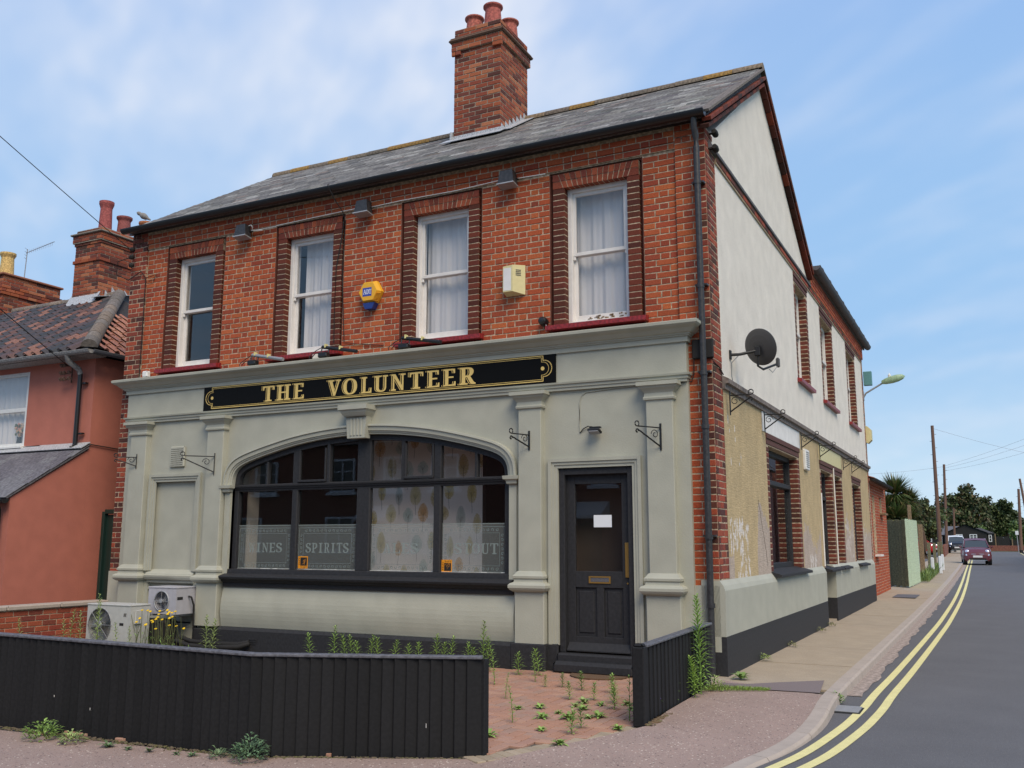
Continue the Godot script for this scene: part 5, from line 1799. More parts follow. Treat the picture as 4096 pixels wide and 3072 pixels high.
	for i in list.size():
		if i < 300:
			var o := inst(list[i][2], "pantile", M.pantile, roof, false)
			var t: Transform3D = list[i][1]
			t.origin -= base_of(roof)
			o.transform = t
		else:
			var src: ArrayMesh = list[i][2]
			var ar := src.surface_get_arrays(0)
			var t: Transform3D = list[i][1]
			for j in ar[Mesh.ARRAY_VERTEX].size():
				rest.col = ar[Mesh.ARRAY_COLOR][j]
				rest.put(t * ar[Mesh.ARRAY_VERTEX][j], t.basis * ar[Mesh.ARRAY_NORMAL][j])
	mk(rest, "pantiling", M.pantile, roof).set_meta("kind", "stuff")
	var rc := [Color(0.20, 0.165, 0.14), Color(0.17, 0.145, 0.125), Color(0.22, 0.17, 0.13)]
	ridge_row(roof, V(hx + 0.06, ey + 0.03, ez + 0.06), V(hx - (ez - rz), ry + 0.04, rz), 0.125, 0.34, rc)
	ridge_row(roof, V(hx - (ez - rz), ry + 0.02, rz), V(-16.4, ry + 0.02, rz), 0.11, 0.40, rc)
	# gutters and pipes
	b = MB.new()
	half_pipe(b, V(-16.4, 4.42, 0.14), V(hx + 0.14, 4.42, 0.14), 0.06)
	b.lo(V(-16.4, 4.36, -0.22), V(hx + 0.08, 4.40, 0.08))
	mk(b, "gutter", mat("grey_pipe", Color(0.26, 0.25, 0.24), 0.6, {"tex": T.blot, "scale": 2.0}), h)
	b = MB.new()
	half_pipe(b, V(hx + 0.12, 4.42, 0.10), V(hx + 0.12, 4.42, -6.0), 0.055)
	mk(b, "gutter", M.felt, h)
	b = MB.new()
	b.tube([V(-10.55, 4.40, 0.14), V(-10.55, 4.28, 0.10), V(-10.54, 4.18, -0.10), V(-10.53, 4.1, -0.13)], 0.045, 12)
	mk(b, "downpipe", M.grey_pipe, h)
	b = MB.new()
	b.tube([V(-10.53, 4.12, -0.13), V(-10.53, 2.95, -0.13), V(-10.55, 2.88, -0.08)], 0.038, 12)
	for y in [3.95, 3.12]: b.box(V(-10.48, y, -0.17), V(0.14, 0.025, 0.06))
	mk(b, "downpipe", M.black, h)
	# upper window
	var w := part("window", h)
	b = MB.new()
	frame_box(b, -13.2, -11.92, 2.98, 4.27, 0.06, -0.23, -0.30)
	b.bev(V(-12.56, 3.615, -0.26), V(1.16, 0.07, 0.06), 0.006)
	b.bev(V(-12.55, 2.965, -0.20), V(1.34, 0.04, 0.14), 0.006)
	mk(b, "frame", M.plastic_white, w)
	for q in [[3.04, 3.58], [3.65, 4.21]]:
		b = MB.new()
		b.lo(V(-13.14, q[0], -0.268), V(-11.98, q[1], -0.264))
		mk(b, "pane", M.glass, w)
	b = MB.new()
	for k in 40:
		var x0 := -13.14 + k * 0.029
		var z0 := -0.36 + 0.02 * sin(k * 1.3); var z1 := -0.36 + 0.02 * sin((k + 1) * 1.3)
		b.quad(V(x0, 3.0, z0), V(x0 + 0.029, 3.0, z1), V(x0 + 0.029, 4.25, z1), V(x0, 4.25, z0))
	one(b, "net_curtain", M.curtain, "white net curtain in the window of the pink house", "curtain")
	# flowers on the sill inside
	var fl := thing("flower_vase", "small vase of pink and orange flowers on the sill of the pink house", "vase", V(-12.20, 3.0, -0.32))
	b = MB.new()
	b.lathe([[0.03, 0.0], [0.045, 0.05], [0.03, 0.14], [0.035, 0.16]], V(-12.20, 3.0, -0.32), 12)
	mk(b, "vase", M.tar, fl)
	b = MB.new()
	for k in 34:
		var p := V(-12.20 + rnd(-0.13, 0.13), 3.30 + rnd(-0.1, 0.1), -0.315 + rnd(-0.02, 0.02))
		b.col = [Color(0.60, 0.28, 0.20), Color(0.62, 0.40, 0.22), Color(0.10, 0.13, 0.06)][k % 3]
		b.bev(p, V(0.045, 0.04, 0.02), 0.012, Basis(Vector3.BACK, rnd(0, 3)))
		b.tube([V(-12.20, 3.14, -0.32), p], 0.003, 4)
	mk(b, "flowers", mat("petals", Color(1, 1, 1), 0.8, {"vc": true}), fl)
	b = MB.new()
	b.lo(V(-16.3, 0.0, -0.46), V(-10.5, 4.3, -3.0)) if false else b.lo(V(-16.3, 2.6, -0.9), V(-10.5, 4.35, -0.92))
	mk(b, "inner_wall", M.room, h)
	# chimney
	var c := part("chimney", h)
	b = MB.new()
	b.lo(V(-14.142, 5.4, -2.608), V(-13.388, 7.85, -4.192))
	b.lo(V(-14.19, 7.56, -2.558), V(-13.34, 7.72, -4.24))
	mk(b, "mortar", M.darkmortar, c)
	stack(c, -14.15, -13.38, -2.60, -4.20, 5.75, 7.12)
	stack(c, -14.18, -13.35, -2.57, -4.23, 7.12, 7.19)
	stack(c, -14.15, -13.38, -2.60, -4.20, 7.196, 7.50)
	stack(c, -14.17, -13.36, -2.58, -4.22, 7.50, 7.57)
	stack(c, -14.20, -13.33, -2.55, -4.25, 7.577, 7.73)
	stack(c, -14.15, -13.38, -2.60, -4.20, 7.765, 7.84)
	b = MB.new()
	b.col = Color(0.22, 0.19, 0.15)
	b.bev(V(-13.765, 7.745, -3.40), V(0.95, 0.04, 1.78), 0.012)
	b.bev(V(-13.765, 7.855, -3.40), V(0.70, 0.03, 1.5), 0.012)
	mk(b, "flaunching", M.brick, c)
	pot(c, V(-13.92, 7.85, -3.10), 0.78, 0.14, Color(0.33, 0.085, 0.075))
	pot(c, V(-13.72, 7.85, -3.42), 0.50, 0.15, Color(0.26, 0.075, 0.07))
	pot(c, V(-13.68, 7.85, -3.98), 0.55, 0.15, Color(0.42, 0.16, 0.07))
	b = MB.new()
	for k in 9:
		var z := -2.60 - k * 0.16
		var yy := ry - maxf(0.0, (z - rz)) * sl
		b.prism(PackedVector2Array([Vector2(0, yy - 0.05), Vector2(0.16, yy + 0.03), Vector2(0.16, yy + 0.12), Vector2(0.02, yy + 0.26)]), V(-13.378, 0, z), Vector3.FORWARD, Vector3.UP, 0.008)
	b.box(V(-13.76, ry - 0.32 * sl + 0.16, -2.56), V(0.86, 0.30, 0.01), Basis(Vector3.RIGHT, -0.5))
	b.box(V(-13.25, ry + 0.08, -3.1), V(0.26, 0.012, 1.3), Basis(Vector3.RIGHT, 0.25))
	mk(b, "flashing", M.lead, c)
	flush_bricks(300)
	# bird on the terracotta pot
	var bird := thing("bird", "small grey bird perched on the terracotta pot of the tall chimney", "bird", V(-13.64, 8.40, -3.90))
	b = MB.new()
	var bt := Transform3D(Basis(Vector3.UP, 0.5), V(-13.62, 8.50, -3.88))
	var body := MB.new()
	body.lathe([[0.0, -0.15], [0.018, -0.13], [0.03, -0.07], [0.062, -0.01], [0.072, 0.05], [0.055, 0.10], [0.038, 0.125], [0.044, 0.15], [0.042, 0.18], [0.026, 0.205], [0.006, 0.215], [0.0, 0.24]], Vector3.ZERO, 14, Basis(Vector3.BACK, 1.05))
	b.add(body, bt)
	for s in [-0.02, 0.02]: b.tube([bt * V(0.01, -0.04, s), bt * V(0.015, -0.10, s)], 0.004, 5)
	mk(b, "body", M.feather, bird)
	# insulator bracket, cables
	var br := thing("insulator_bracket", "old iron bracket with porcelain insulators high on the pink wall", "bracket", V(-10.80, 4.0, -0.2))
	b = MB.new()
	b.tube([V(-10.80, 4.27, -0.18), V(-10.80, 3.98, -0.18)], 0.014, 6)
	for y in [4.25, 4.12, 4.02]:
		b.tube([V(-10.92, y, -0.10), V(-10.68, y + 0.02, -0.10)], 0.01, 6)
		for x in [-10.92, -10.84, -10.72]: b.lathe([[0.0, 0.0], [0.03, 0.0], [0.025, 0.05], [0.0, 0.06]], V(x, y, -0.08), 8, Basis(Vector3.RIGHT, 0.8))
	mk(b, "bracket", M.pole_wood, br)
	b = MB.new()
	cable(b, V(-10.80, 4.25, -0.1), V(-1.05, 5.1, 12.2), 0.1, 0.007)
	one(b, "overhead_cable", M.tar, "dark overhead cable running to the iron bracket on the pink wall", "cable")
	b = MB.new()
	cable(b, V(-9.28, 5.95, 0.04), V(-6.79, 9.4, 11.9), 0.1, 0.006)
	one(b, "overhead_cable", M.tar, "overhead cable dropping to the top left corner of the pub front", "cable")
	b = MB.new()
	b.tube([V(-11.98, 2.86, -0.19), V(-11.97, 2.96, -0.19), V(-11.5, 2.97, -0.19), V(-11.35, 2.93, -0.19), V(-11.1, 2.82, -0.17), V(-10.85, 2.80, -0.17), V(-10.6, 2.88, -0.17), V(-10.45, 2.93, -0.18), V(-10.28, 2.94, -0.21), V(-10.28, 2.90, -1.0), V(-10.28, 2.86, -2.0)], 0.009, 6)
	one(b, "wall_cable", M.tar, "slack black cable along the pink wall above the porch slates", "cable")
	# green side gate between the houses
	var g := thing("side_gate", "dark green timber gate in the passage between pink house and pub", "gate", V(-9.85, 0, -0.62))
	for k in 6:
		b = MB.new()
		b.bev(V(-10.17 + k * 0.145, 0.92, -0.62), V(0.14, 1.8, 0.02), 0.004)
		mk(b, "board", M.door_green, g)
	b = MB.new()
	b.bev(V(-10.27, 0.9, -0.60), V(0.06, 1.94, 0.08), 0.004)
	b.bev(V(-9.40, 0.9, -0.60), V(0.05, 1.94, 0.08), 0.004)
	b.bev(V(-9.83, 1.87, -0.60), V(0.82, 0.07, 0.08), 0.004)
	mk(b, "frame", M.door_green, g)
	# the next house along, seen over the roof by its chimney
	var n := thing("neighbour_house", "brick chimney with a tall cream pot rising beyond the pink house", "house", V(-22.0, 0, -3.0))
	b = MB.new()
	b.lo(V(-27.0, -0.1, -0.5), V(-16.55, 4.8, -6.5))
	mk(b, "wall", M.opp_brick, n)
	b = MB.new()
	b.col = Color(0.07, 0.05, 0.045)
	b.prism(PackedVector2Array([Vector2(0.2, 4.75), Vector2(3.6, 6.6), Vector2(6.8, 4.75)]), V(-27.2, 0, 0), Vector3.FORWARD, Vector3.UP, 10.7)
	mk(b, "roof", M.slate, n)
	c = part("chimney", n)
	b = MB.new()
	b.lo(V(-18.6, 5.4, -3.11), V(-17.208, 7.42, -4.6))
	mk(b, "mortar", M.darkmortar, c)
	stack(c, -18.6, -17.2, -3.10, -4.60, 5.7, 6.98)
	stack(c, -18.64, -17.16, -3.06, -4.64, 6.98, 7.21)
	stack(c, -18.6, -17.2, -3.10, -4.60, 7.22, 7.45)
	b = MB.new()
	b.col = Color(0.3, 0.12, 0.07)
	b.bev(V(-17.9, 7.47, -3.85), V(1.5, 0.05, 1.6), 0.012)
	mk(b, "flaunching", M.brick, c)
	pot(c, V(-17.62, 7.48, -3.45), 0.62, 0.16, Color(0.62, 0.42, 0.16))
	flush_bricks(60)
	var ae := thing("tv_aerial", "thin television aerial on a mast behind the cream chimney pot", "aerial", V(-17.5, 7.4, -3.9))
	b = MB.new()
	b.tube([V(-17.62, 7.4, -3.9), V(-17.58, 8.33, -3.9)], 0.012, 6)
	mk(b, "mast", M.galv, ae)
	b = MB.new()
	b.tube([V(-17.62, 8.24, -3.9), V(-16.35, 8.28, -3.7)], 0.008, 5)
	for k in 12: b.tube([V(-17.45 + k * 0.09, 8.20, -3.87 + k * 0.013), V(-17.45 + k * 0.09, 8.30, -3.87 + k * 0.013)], 0.004, 4)
	for k in 4: b.tube([V(-17.66, 8.10 + k * 0.08, -3.95), V(-17.56, 8.10 + k * 0.08, -3.82)], 0.005, 4)
	mk(b, "boom", M.galv, ae)

func cable(b: MB, a: Vector3, e: Vector3, sag: float, r: float) -> void:
	var p := []
	for k in 25:
		var t := k / 24.0
		p.append(a.lerp(e, t) - V(0, sag * 4.0 * t * (1.0 - t), 0))
	b.tube(p, r, 5)

# ---------- things fixed to the pub
func sign_board() -> void:
	var s := thing("sign_board", "long black fascia sign with gold lettering THE VOLUNTEER and gold border", "sign", V(-4.69, 3.45, 0.1))
	var seg := [[-7.51, -6.86], [-6.858, -5.33], [-5.328, -4.62], [-4.618, -3.14], [-3.138, -1.865]]
	for q in seg:
		var b := MB.new()
		b.bev(V((q[0] + q[1]) * 0.5, 3.45, 0.112), V(q[1] - q[0], 0.37, 0.022), 0.0012)
		mk(b, "board", M.sign_black, s)
	var z := 0.1238
	for off in [[0.0, 0.010], [0.020, 0.0055]]:
		var d: float = off[0]
		var b := MB.new()
		var y0: float = 3.296 + d; var y1: float = 3.604 - d
		for sg in [-1.0, 1.0]:
			var ex: float = -4.69 + sg * (2.66 - d)
			var pts := [Vector2(-4.69, y1), Vector2(ex, y1), Vector2(ex, y1 - 0.055)]
			for k in 13:
				var t := PI * 0.5 - PI * k / 12.0
				pts.append(Vector2(ex + sg * (0.018 + cos(t) * (0.098 - d)), 3.45 + sin(t) * (0.099 - d)))
			pts.append(Vector2(ex, y0 + 0.055)); pts.append(Vector2(ex, y0)); pts.append(Vector2(-4.69, y0))
			ribbon(b, pts, off[1], z, 0.0012)
		mk(b, "border", M.gold, s)
	for x in [-7.345, -2.035]:
		var b := MB.new()
		b.lathe([[0.0, 0.0], [0.024, 0.0], [0.024, 0.0015], [0.0, 0.0016]], V(x, 3.45, z - 0.0005), 18, Basis(Vector3.RIGHT, PI / 2))
		mk(b, "dot", M.gold, s)
	var L := [["T", -6.404, -6.183], ["H", -6.152, -5.894], ["E", -5.853, -5.66], ["V", -5.263, -5.035], ["O", -5.006, -4.767], ["L", -4.711, -4.533], ["U", -4.505, -4.274], ["N", -4.234, -4.0], ["T", -3.95, -3.729], ["E", -3.685, -3.486], ["E", -3.443, -3.247], ["R", -3.205, -2.96]]
	for q in L:   # gilded letters with a dark inline
		letter(q[0], q[1] - 0.008, q[2] - 0.020, 3.332, 3.553, z, 0.0012, M.gold, s, "letter_outline")
		letter(q[0], q[1] + 0.001, q[2] - 0.010, 3.334, 3.551, z + 0.0008, 0.0012, M.sign_black, s, "letter_inline")
		letter(q[0], q[1] + 0.016, q[2] + 0.004, 3.332, 3.549, z + 0.0016, 0.0012, M.gold, s)

func iron_bracket(at: Vector3, label: String, group: String, turn: float, w: float, h: float) -> void:   # scrolled hanging-basket bracket standing out from a wall; local +z is out
	var s := thing("hanging_bracket", label, "bracket", at, group)
	s.rotation.y = turn
	var b := MB.new()
	b.box(V(0, -h * 0.5, 0.006), V(0.022, h, 0.012))
	mk(b, "backplate", M.iron, s, false)
	b = MB.new()
	b.tube([V(0, -0.05, 0), V(0, -0.05, w)], 0.008, 6)
	var p := []
	for k in 10: p.append(V(0, -0.05 + 0.028 - 0.028 * cos(k * 0.6), w + 0.028 * sin(k * 0.6)))
	b.tube(p, 0.007, 6)
	mk(b, "arm", M.iron, s, false)
	b = MB.new()
	p = []
	for k in 9: p.append(V(0.004 * sin(k * 3.0), lerpf(-h + 0.04, -0.09, k / 8.0), lerpf(0.01, w - 0.02, k / 8.0)))
	for k in 7: p.append(V(0, -0.10 + 0.018 * sin(k * 0.8), w - 0.02 + 0.018 * (1.0 - cos(k * 0.8))))
	b.tube(p, 0.009, 6)
	mk(b, "brace", M.iron, s, false)
	b = MB.new()
	p = []
	for k in 16: p.append(V(0, -h * 0.42 + (0.055 - k * 0.0028) * sin(k * 0.55), w * 0.26 + (0.055 - k * 0.0028) * cos(k * 0.55)))
	b.tube(p, 0.005, 5)
	mk(b, "scroll", M.iron, s, false)

func fixtures() -> void:
	sign_board()
	iron_bracket(V(-8.77, 2.69, 0.15), "plain black bracket on the pilaster next to the pink house", "", -0.9, 0.30, 0.22)
	iron_bracket(V(-7.20, 2.64, 0.15), "scrolled black bracket on the pilaster between blind doorway and shop window", "", -0.75, 0.44, 0.31)
	iron_bracket(V(-2.20, 2.70, 0.15), "plain black bracket on the pilaster between shop window and grey door", "", -0.35, 0.30, 0.23)
	iron_bracket(V(-0.57, 2.70, 0.15), "scrolled black bracket on the pilaster beside the corner downpipe", "", -0.55, 0.34, 0.30)
	for z in [-0.55, -2.42, -5.15, -6.95, -9.9, -11.2]:
		iron_bracket(V(0.04, 3.12, z), "scrolled black bracket below the string course of the street side", "hanging brackets along the street wall", PI / 2, 0.25, 0.28)
	# flood lights under the eaves
	var i := 0
	for q in [[-6.95, 5.93, "black flood light under the eaves with a loop of white flex"], [-4.77, 5.94, "black flood light under the eaves above the yellow alarm box"], [-2.53, 5.96, "black flood light under the eaves above the cream alarm box"]]:
		var f := thing("flood_light", q[2], "flood light", V(q[0], q[1], 0.0))
		var b := MB.new()
		b.prism(PackedVector2Array([Vector2(-0.115, -0.09), Vector2(0.115, -0.09), Vector2(0.085, 0.085), Vector2(-0.085, 0.085)]), V(q[0], q[1], 0.03), Vector3.RIGHT, V(0, 1.0, -0.1), 0.12)
		mk(b, "housing", M.pipe, f)
		b = MB.new()
		b.box(V(q[0], q[1] - 0.095, 0.10), V(0.24, 0.016, 0.15), Basis(Vector3.RIGHT, -0.15))
		mk(b, "lens", M.galv, f)
		b = MB.new()
		b.box(V(q[0], q[1], 0.02), V(0.05, 0.04, 0.08))
		b.tube([V(q[0] - 0.11, q[1] - 0.01, 0.07), V(q[0] - 0.11, q[1] + 0.01, 0.0), V(q[0] + 0.11, q[1] + 0.01, 0.0), V(q[0] + 0.11, q[1] - 0.01, 0.07)], 0.008, 5)
		mk(b, "bracket", M.iron, f)
		b = MB.new()
		if i == 0: b.tube([V(q[0] + 0.04, q[1] + 0.08, 0.06), V(q[0] + 0.13, q[1] + 0.09, 0.06), V(q[0] + 0.15, q[1] + 0.05, 0.05), V(q[0] + 0.11, q[1] + 0.02, 0.03), V(q[0] + 0.3, q[1] + 0.0, 0.012)], 0.008, 5)
		else: b.tube([V(q[0], q[1] + 0.06, 0.06), V(q[0] + 0.005, q[1] + 0.13, 0.05), V(q[0] + 0.06, q[1] + 0.05, 0.015)], 0.008, 5)
		mk(b, "flex", M.plastic_white, f)
		i += 1
	# trough lights lying on the cornice
	for q in [[-6.55, true, "rusty trough light arm lying on the cornice"], [-5.30, false, "black trough light arm on the cornice under the second sash"], [-4.0, false, "black trough light arm on the cornice under the middle sash"]]:
		var f := thing("trough_light", q[2], "trough light", V(q[0], 3.86, 0.2))
		var x: float = q[0]
		var b := MB.new()
		b.tube([V(x - 0.05, 4.02, 0.14), V(x + 0.60, 3.885, 0.24)], 0.024, 8)
		mk(b, "arm", M.galv if q[1] else M.iron, f)
		b = MB.new()
		for t in [0.02, 0.3]: b.box(V(x + t, 4.03 - t * 0.21, 0.15 + t * 0.15), V(0.018, 0.05, 0.06))
		mk(b, "clip", M.yellow, f)
		b = MB.new()
		b.bev(V(x + 0.04, 3.885, 0.22), V(0.15, 0.07, 0.10), 0.015)
		b.tube([V(x - 0.03, 3.9, 0.2), V(x - 0.05, 4.0, 0.15)], 0.009, 5)
		b.tube([V(x + 0.10, 3.9, 0.2), V(x + 0.07, 4.0, 0.15)], 0.009, 5)
		mk(b, "lamp_head", M.black, f)
		b = MB.new()
		b.tube([V(x - 0.05, 4.02, 0.14), V(x - 0.16, 3.98, 0.14), V(x - 0.22, 3.90, 0.2), V(x - 0.19, 3.855, 0.24)], 0.006, 5)
		b.tube([V(x - 0.02, 3.92, 0.2), V(x - 0.12, 3.93, 0.2), V(x - 0.15, 3.86, 0.24)], 0.006, 5)
		mk(b, "flex", M.tar, f)
	var b := MB.new()
	b.bev(V(-5.42, 3.90, 0.10), V(0.20, 0.065, 0.09), 0.006)
	one(b, "stone_block", M.roughcast, "pale stone block propped under the red sill of the second sash", "block")
	# security camera by the last sash
	var c := thing("security_camera", "small round black camera at the end of a red sill", "camera", V(-2.07, 4.05, 0.05))
	b = MB.new()
	b.lathe([[0.0, 0.0], [0.055, 0.0], [0.058, 0.04], [0.05, 0.09], [0.03, 0.115], [0.0, 0.12]], V(-2.07, 4.05, -0.02), 18, Basis(Vector3.RIGHT, 1.45))
	mk(b, "body", M.black, c)
	b = MB.new()
	b.tube([V(-2.04, 4.02, 0.02), V(-2.02, 3.98, 0.04), V(-2.03, 3.92, 0.03)], 0.006, 5)
	mk(b, "flex", M.galv, c)
	# yellow hexagonal alarm box
	var a := thing("alarm_box", "yellow hexagonal alarm box with a blue foot and ADT badge", "alarm box", V(-4.65, 4.7, 0.0))
	var hex := PackedVector2Array([Vector2(-4.845, 4.735), Vector2(-4.755, 4.885), Vector2(-4.56, 4.885), Vector2(-4.475, 4.735), Vector2(-4.56, 4.585), Vector2(-4.755, 4.585)])
	b = MB.new()
	var cen := Vector2(-4.66, 4.735)
	for k in 6:
		var p := hex[k]; var q := hex[(k + 1) % 6]
		var p2 := cen + (p - cen) * 0.80; var q2 := cen + (q - cen) * 0.80
		b.quad(V(q.x, q.y, -0.03), V(p.x, p.y, -0.03), V(p.x, p.y, 0.03), V(q.x, q.y, 0.03))
		b.quad(V(q.x, q.y, 0.03), V(p.x, p.y, 0.03), V(p2.x, p2.y, 0.085), V(q2.x, q2.y, 0.085))
		b.tri(V(cen.x, cen.y, 0.085), V(q2.x, q2.y, 0.085), V(p2.x, p2.y, 0.085))
	for k in 7: b.bev(V(-4.502 - k * 0.008, 4.70 - k * 0.016, 0.058), V(0.07, 0.005, 0.035), 0.001, Basis(Vector3.UP, 0.9))
	mk(b, "cover", M.alarm_yellow, a)
	b = MB.new()
	b.prism(PackedVector2Array([Vector2(-4.755, 4.584), Vector2(-4.56, 4.584), Vector2(-4.60, 4.50), Vector2(-4.715, 4.50)]), V(0, 0, -0.03), Vector3.RIGHT, Vector3.UP, 0.095)
	mk(b, "strobe", M.alarm_blue, a)
	b = MB.new()
	b.lo(V(-4.745, 4.672, 0.0862), V(-4.598, 4.79, 0.0872))
	mk(b, "badge", M.logo_blue, a)
	var xx := -4.735
	for q in [["A", 0.05], ["D", 0.042], ["T", 0.038]]:
		letter(q[0], xx, xx + q[1], 4.70, 4.765, 0.0872, 0.0006, M.paper, a)
		xx += q[1] + 0.001
	# cream alarm box
	a = thing("alarm_box", "cream wedge shaped alarm box with a peeled white label", "alarm box", V(-2.46, 4.6, 0.0))
	b = MB.new()
	var P := [V(-2.60, 4.80, -0.03), V(-2.60, 4.44, -0.03), V(-2.34, 4.44, -0.03), V(-2.34, 4.82, -0.03), V(-2.59, 4.80, 0.10), V(-2.59, 4.47, 0.10), V(-2.455, 4.47, 0.10), V(-2.455, 4.81, 0.10)]
	b.quad(P[5], P[6], P[7], P[4]); b.quad(P[6], P[2], P[3], P[7]); b.quad(P[1], P[5], P[4], P[0]); b.quad(P[1], P[2], P[6], P[5]); b.quad(P[4], P[7], P[3], P[0])
	mk(b, "cover", M.plastic_cream, a)
	b = MB.new()
	b.lo(V(-2.582, 4.485, 0.1008), V(-2.475, 4.775, 0.1018))
	mk(b, "label", M.panel_white, a)
	b = MB.new()
	for k in 4: b.box(V(-2.40, 4.75 - k * 0.022, 0.045), V(0.07, 0.006, 0.006), Basis(Vector3.UP, 0.85))
	mk(b, "louvre", M.room, a)
	# junction box and wires on the brick
	b = MB.new()
	b.bev(V(-8.83, 3.935, 0.03), V(0.11, 0.10, 0.08), 0.015)
	one(b, "junction_box", M.plastic_white, "small white plastic box standing on the cornice near the pink house", "box")
	b = MB.new()
	b.tube([V(-6.81, 5.945, 0.012), V(-6.39, 5.95, 0.012), V(-6.38, 5.96, 0.004), V(-5.6, 5.975, 0.01), V(-4.9, 5.985, 0.012), V(-4.7, 5.96, 0.015), V(-4.2, 5.975, 0.01), V(-3.35, 5.965, 0.012), V(-2.7, 5.99, 0.014), V(-2.4, 5.97, 0.014), V(-2.04, 5.96, 0.012)], 0.006, 5)
	one(b, "wall_cable", M.plastic_white, "thin white cable strung along the brick between the flood lights", "cable")
	b = MB.new()
	b.tube([V(-5.32, 6.36, 0.16), V(-5.26, 6.30, 0.27), V(-5.22, 6.12, 0.16), V(-5.17, 5.97, 0.03), V(-5.15, 5.88, 0.01), V(-5.20, 5.55, 0.0), V(-5.28, 5.17, -0.01), V(-5.285, 4.4, -0.01), V(-5.27, 4.1, 0.0)], 0.007, 5)
	one(b, "wall_cable", M.tar, "dark cable dropping from the gutter down beside the second sash", "cable")
	b = MB.new()
	b.tube([V(-5.15, 5.86, -0.02), V(-5.18, 5.1, -0.02), V(-5.11, 4.1, -0.02), V(-4.9, 4.05, -0.02), V(-4.45, 3.99, -0.02)], 0.006, 5)
	one(b, "wall_cable", M.tar, "second dark cable beside the same sash turning along the brick above the cornice", "cable")
	var ins := thing("insulator_bracket", "dark insulator bracket with loose wires at the far brick corner of the pub", "bracket", V(-9.3, 5.8, 0.0))
	b = MB.new()
	for y in [5.98, 5.86, 5.72]:
		b.tube([V(-9.34, y, 0.02), V(-9.24, y, 0.10)], 0.012, 6)
		b.lathe([[0.0, -0.03], [0.035, -0.03], [0.045, 0.0], [0.03, 0.03], [0.0, 0.04]], V(-9.25, y, 0.10), 10)
	mk(b, "insulators", M.tar, ins)
	b = MB.new()
	b.tube([V(-9.25, 5.86, 0.1), V(-9.5, 5.8, 0.15), V(-9.55, 5.6, 0.12), V(-9.35, 5.5, 0.05), V(-9.1, 5.62, 0.03), V(-9.0, 5.5, 0.02), V(-9.0, 4.6, 0.015), V(-9.0, 3.9, 0.015)], 0.008, 5)
	b.tube([V(-9.0, 5.5, 0.02), V(-8.9, 5.52, 0.0), V(-8.82, 5.55, -0.02), V(-8.86, 5.45, -0.02), V(-8.95, 5.45, 0.0)], 0.006, 5)
	mk(b, "wires", M.tar, ins)
	ins = thing("insulator_bracket", "black insulators on the brick corner above the street side string", "bracket", V(0.03, 6.1, -0.2))
	b = MB.new()
	for y in [6.16, 5.97]:
		b.tube([V(0.0, y, -0.2), V(0.08, y, -0.2)], 0.012, 6)
		b.lathe([[0.0, -0.05], [0.035, -0.05], [0.04, 0.0], [0.03, 0.05], [0.0, 0.05]], V(0.07, y, -0.2), 10, Basis(Vector3.RIGHT, 1.4))
	mk(b, "insulators", M.tar, ins)
	# vents
	var v := thing("wall_vent", "cream louvred vent grille above the blind doorway", "vent", V(-8.01, 2.62, 0.06))
	b = MB.new()
	b.bev(V(-8.01, 2.625, 0.075), V(0.29, 0.31, 0.035), 0.014)
	mk(b, "cover", M.sage, v)
	b = MB.new()
	for r in 9:
		for k in 9: b.bev(V(-8.118 + k * 0.027, 2.505 + r * 0.029, 0.0928), V(0.019, 0.010, 0.003), 0.001)
	var vs := mk(b, "slot", M.tar, v)
	vs.set_meta("kind", "stuff")
	v = thing("wall_vent", "white louvred vent on the old beige paint of the street side", "vent", V(0.02, 2.7, -5.65))
	b = MB.new()
	b.bev(V(0.02, 2.72, -5.66), V(0.06, 0.34, 0.34), 0.014)
	mk(b, "cover", M.plastic_white, v)
	b = MB.new()
	for r in 8:
		for k in 5: b.bev(V(0.0505, 2.60 + r * 0.034, -5.54 - k * 0.055), V(0.003, 0.016, 0.036), 0.001)
	mk(b, "slot", M.tar, v).set_meta("kind", "stuff")
	# lamp over the door
	var l := thing("wall_lamp", "small black flood light over the grey front door with a looped flex", "lamp", V(-1.38, 2.66, 0.06))
	b = MB.new()
	b.bev(V(-1.36, 2.655, 0.16), V(0.15, 0.03, 0.10), 0.006, Basis(Vector3.RIGHT, -0.35))
	b.box(V(-1.42, 2.69, 0.10), V(0.03, 0.05, 0.08))
	b.box(V(-1.36, 2.70, 0.12), V(0.12, 0.018, 0.05))
	mk(b, "housing", M.iron, l)
	b = MB.new()
	b.bev(V(-1.36, 2.638, 0.17), V(0.12, 0.012, 0.08), 0.003, Basis(Vector3.RIGHT, -0.35))
	mk(b, "lens", M.galv, l)
	b = MB.new()
	b.tube([V(-1.42, 2.70, 0.09), V(-1.47, 2.725, 0.085), V(-1.53, 2.70, 0.08), V(-1.58, 2.655, 0.068)], 0.006, 6)
	mk(b, "flex", M.iron, l)
	b = MB.new()
	b.tube([V(-1.58, 2.655, 0.066), V(-1.585, 2.75, 0.065), V(-1.585, 3.0, 0.065), V(-1.56, 3.09, 0.066), V(-1.50, 3.13, 0.068), V(-1.1, 3.155, 0.075), V(-0.85, 3.16, 0.08)], 0.006, 6)
	one(b, "wall_cable", M.sage, "thin cable painted sage, looping up from the lamp over the door", "cable")
	# stickers inside the shop window
	var st := 0
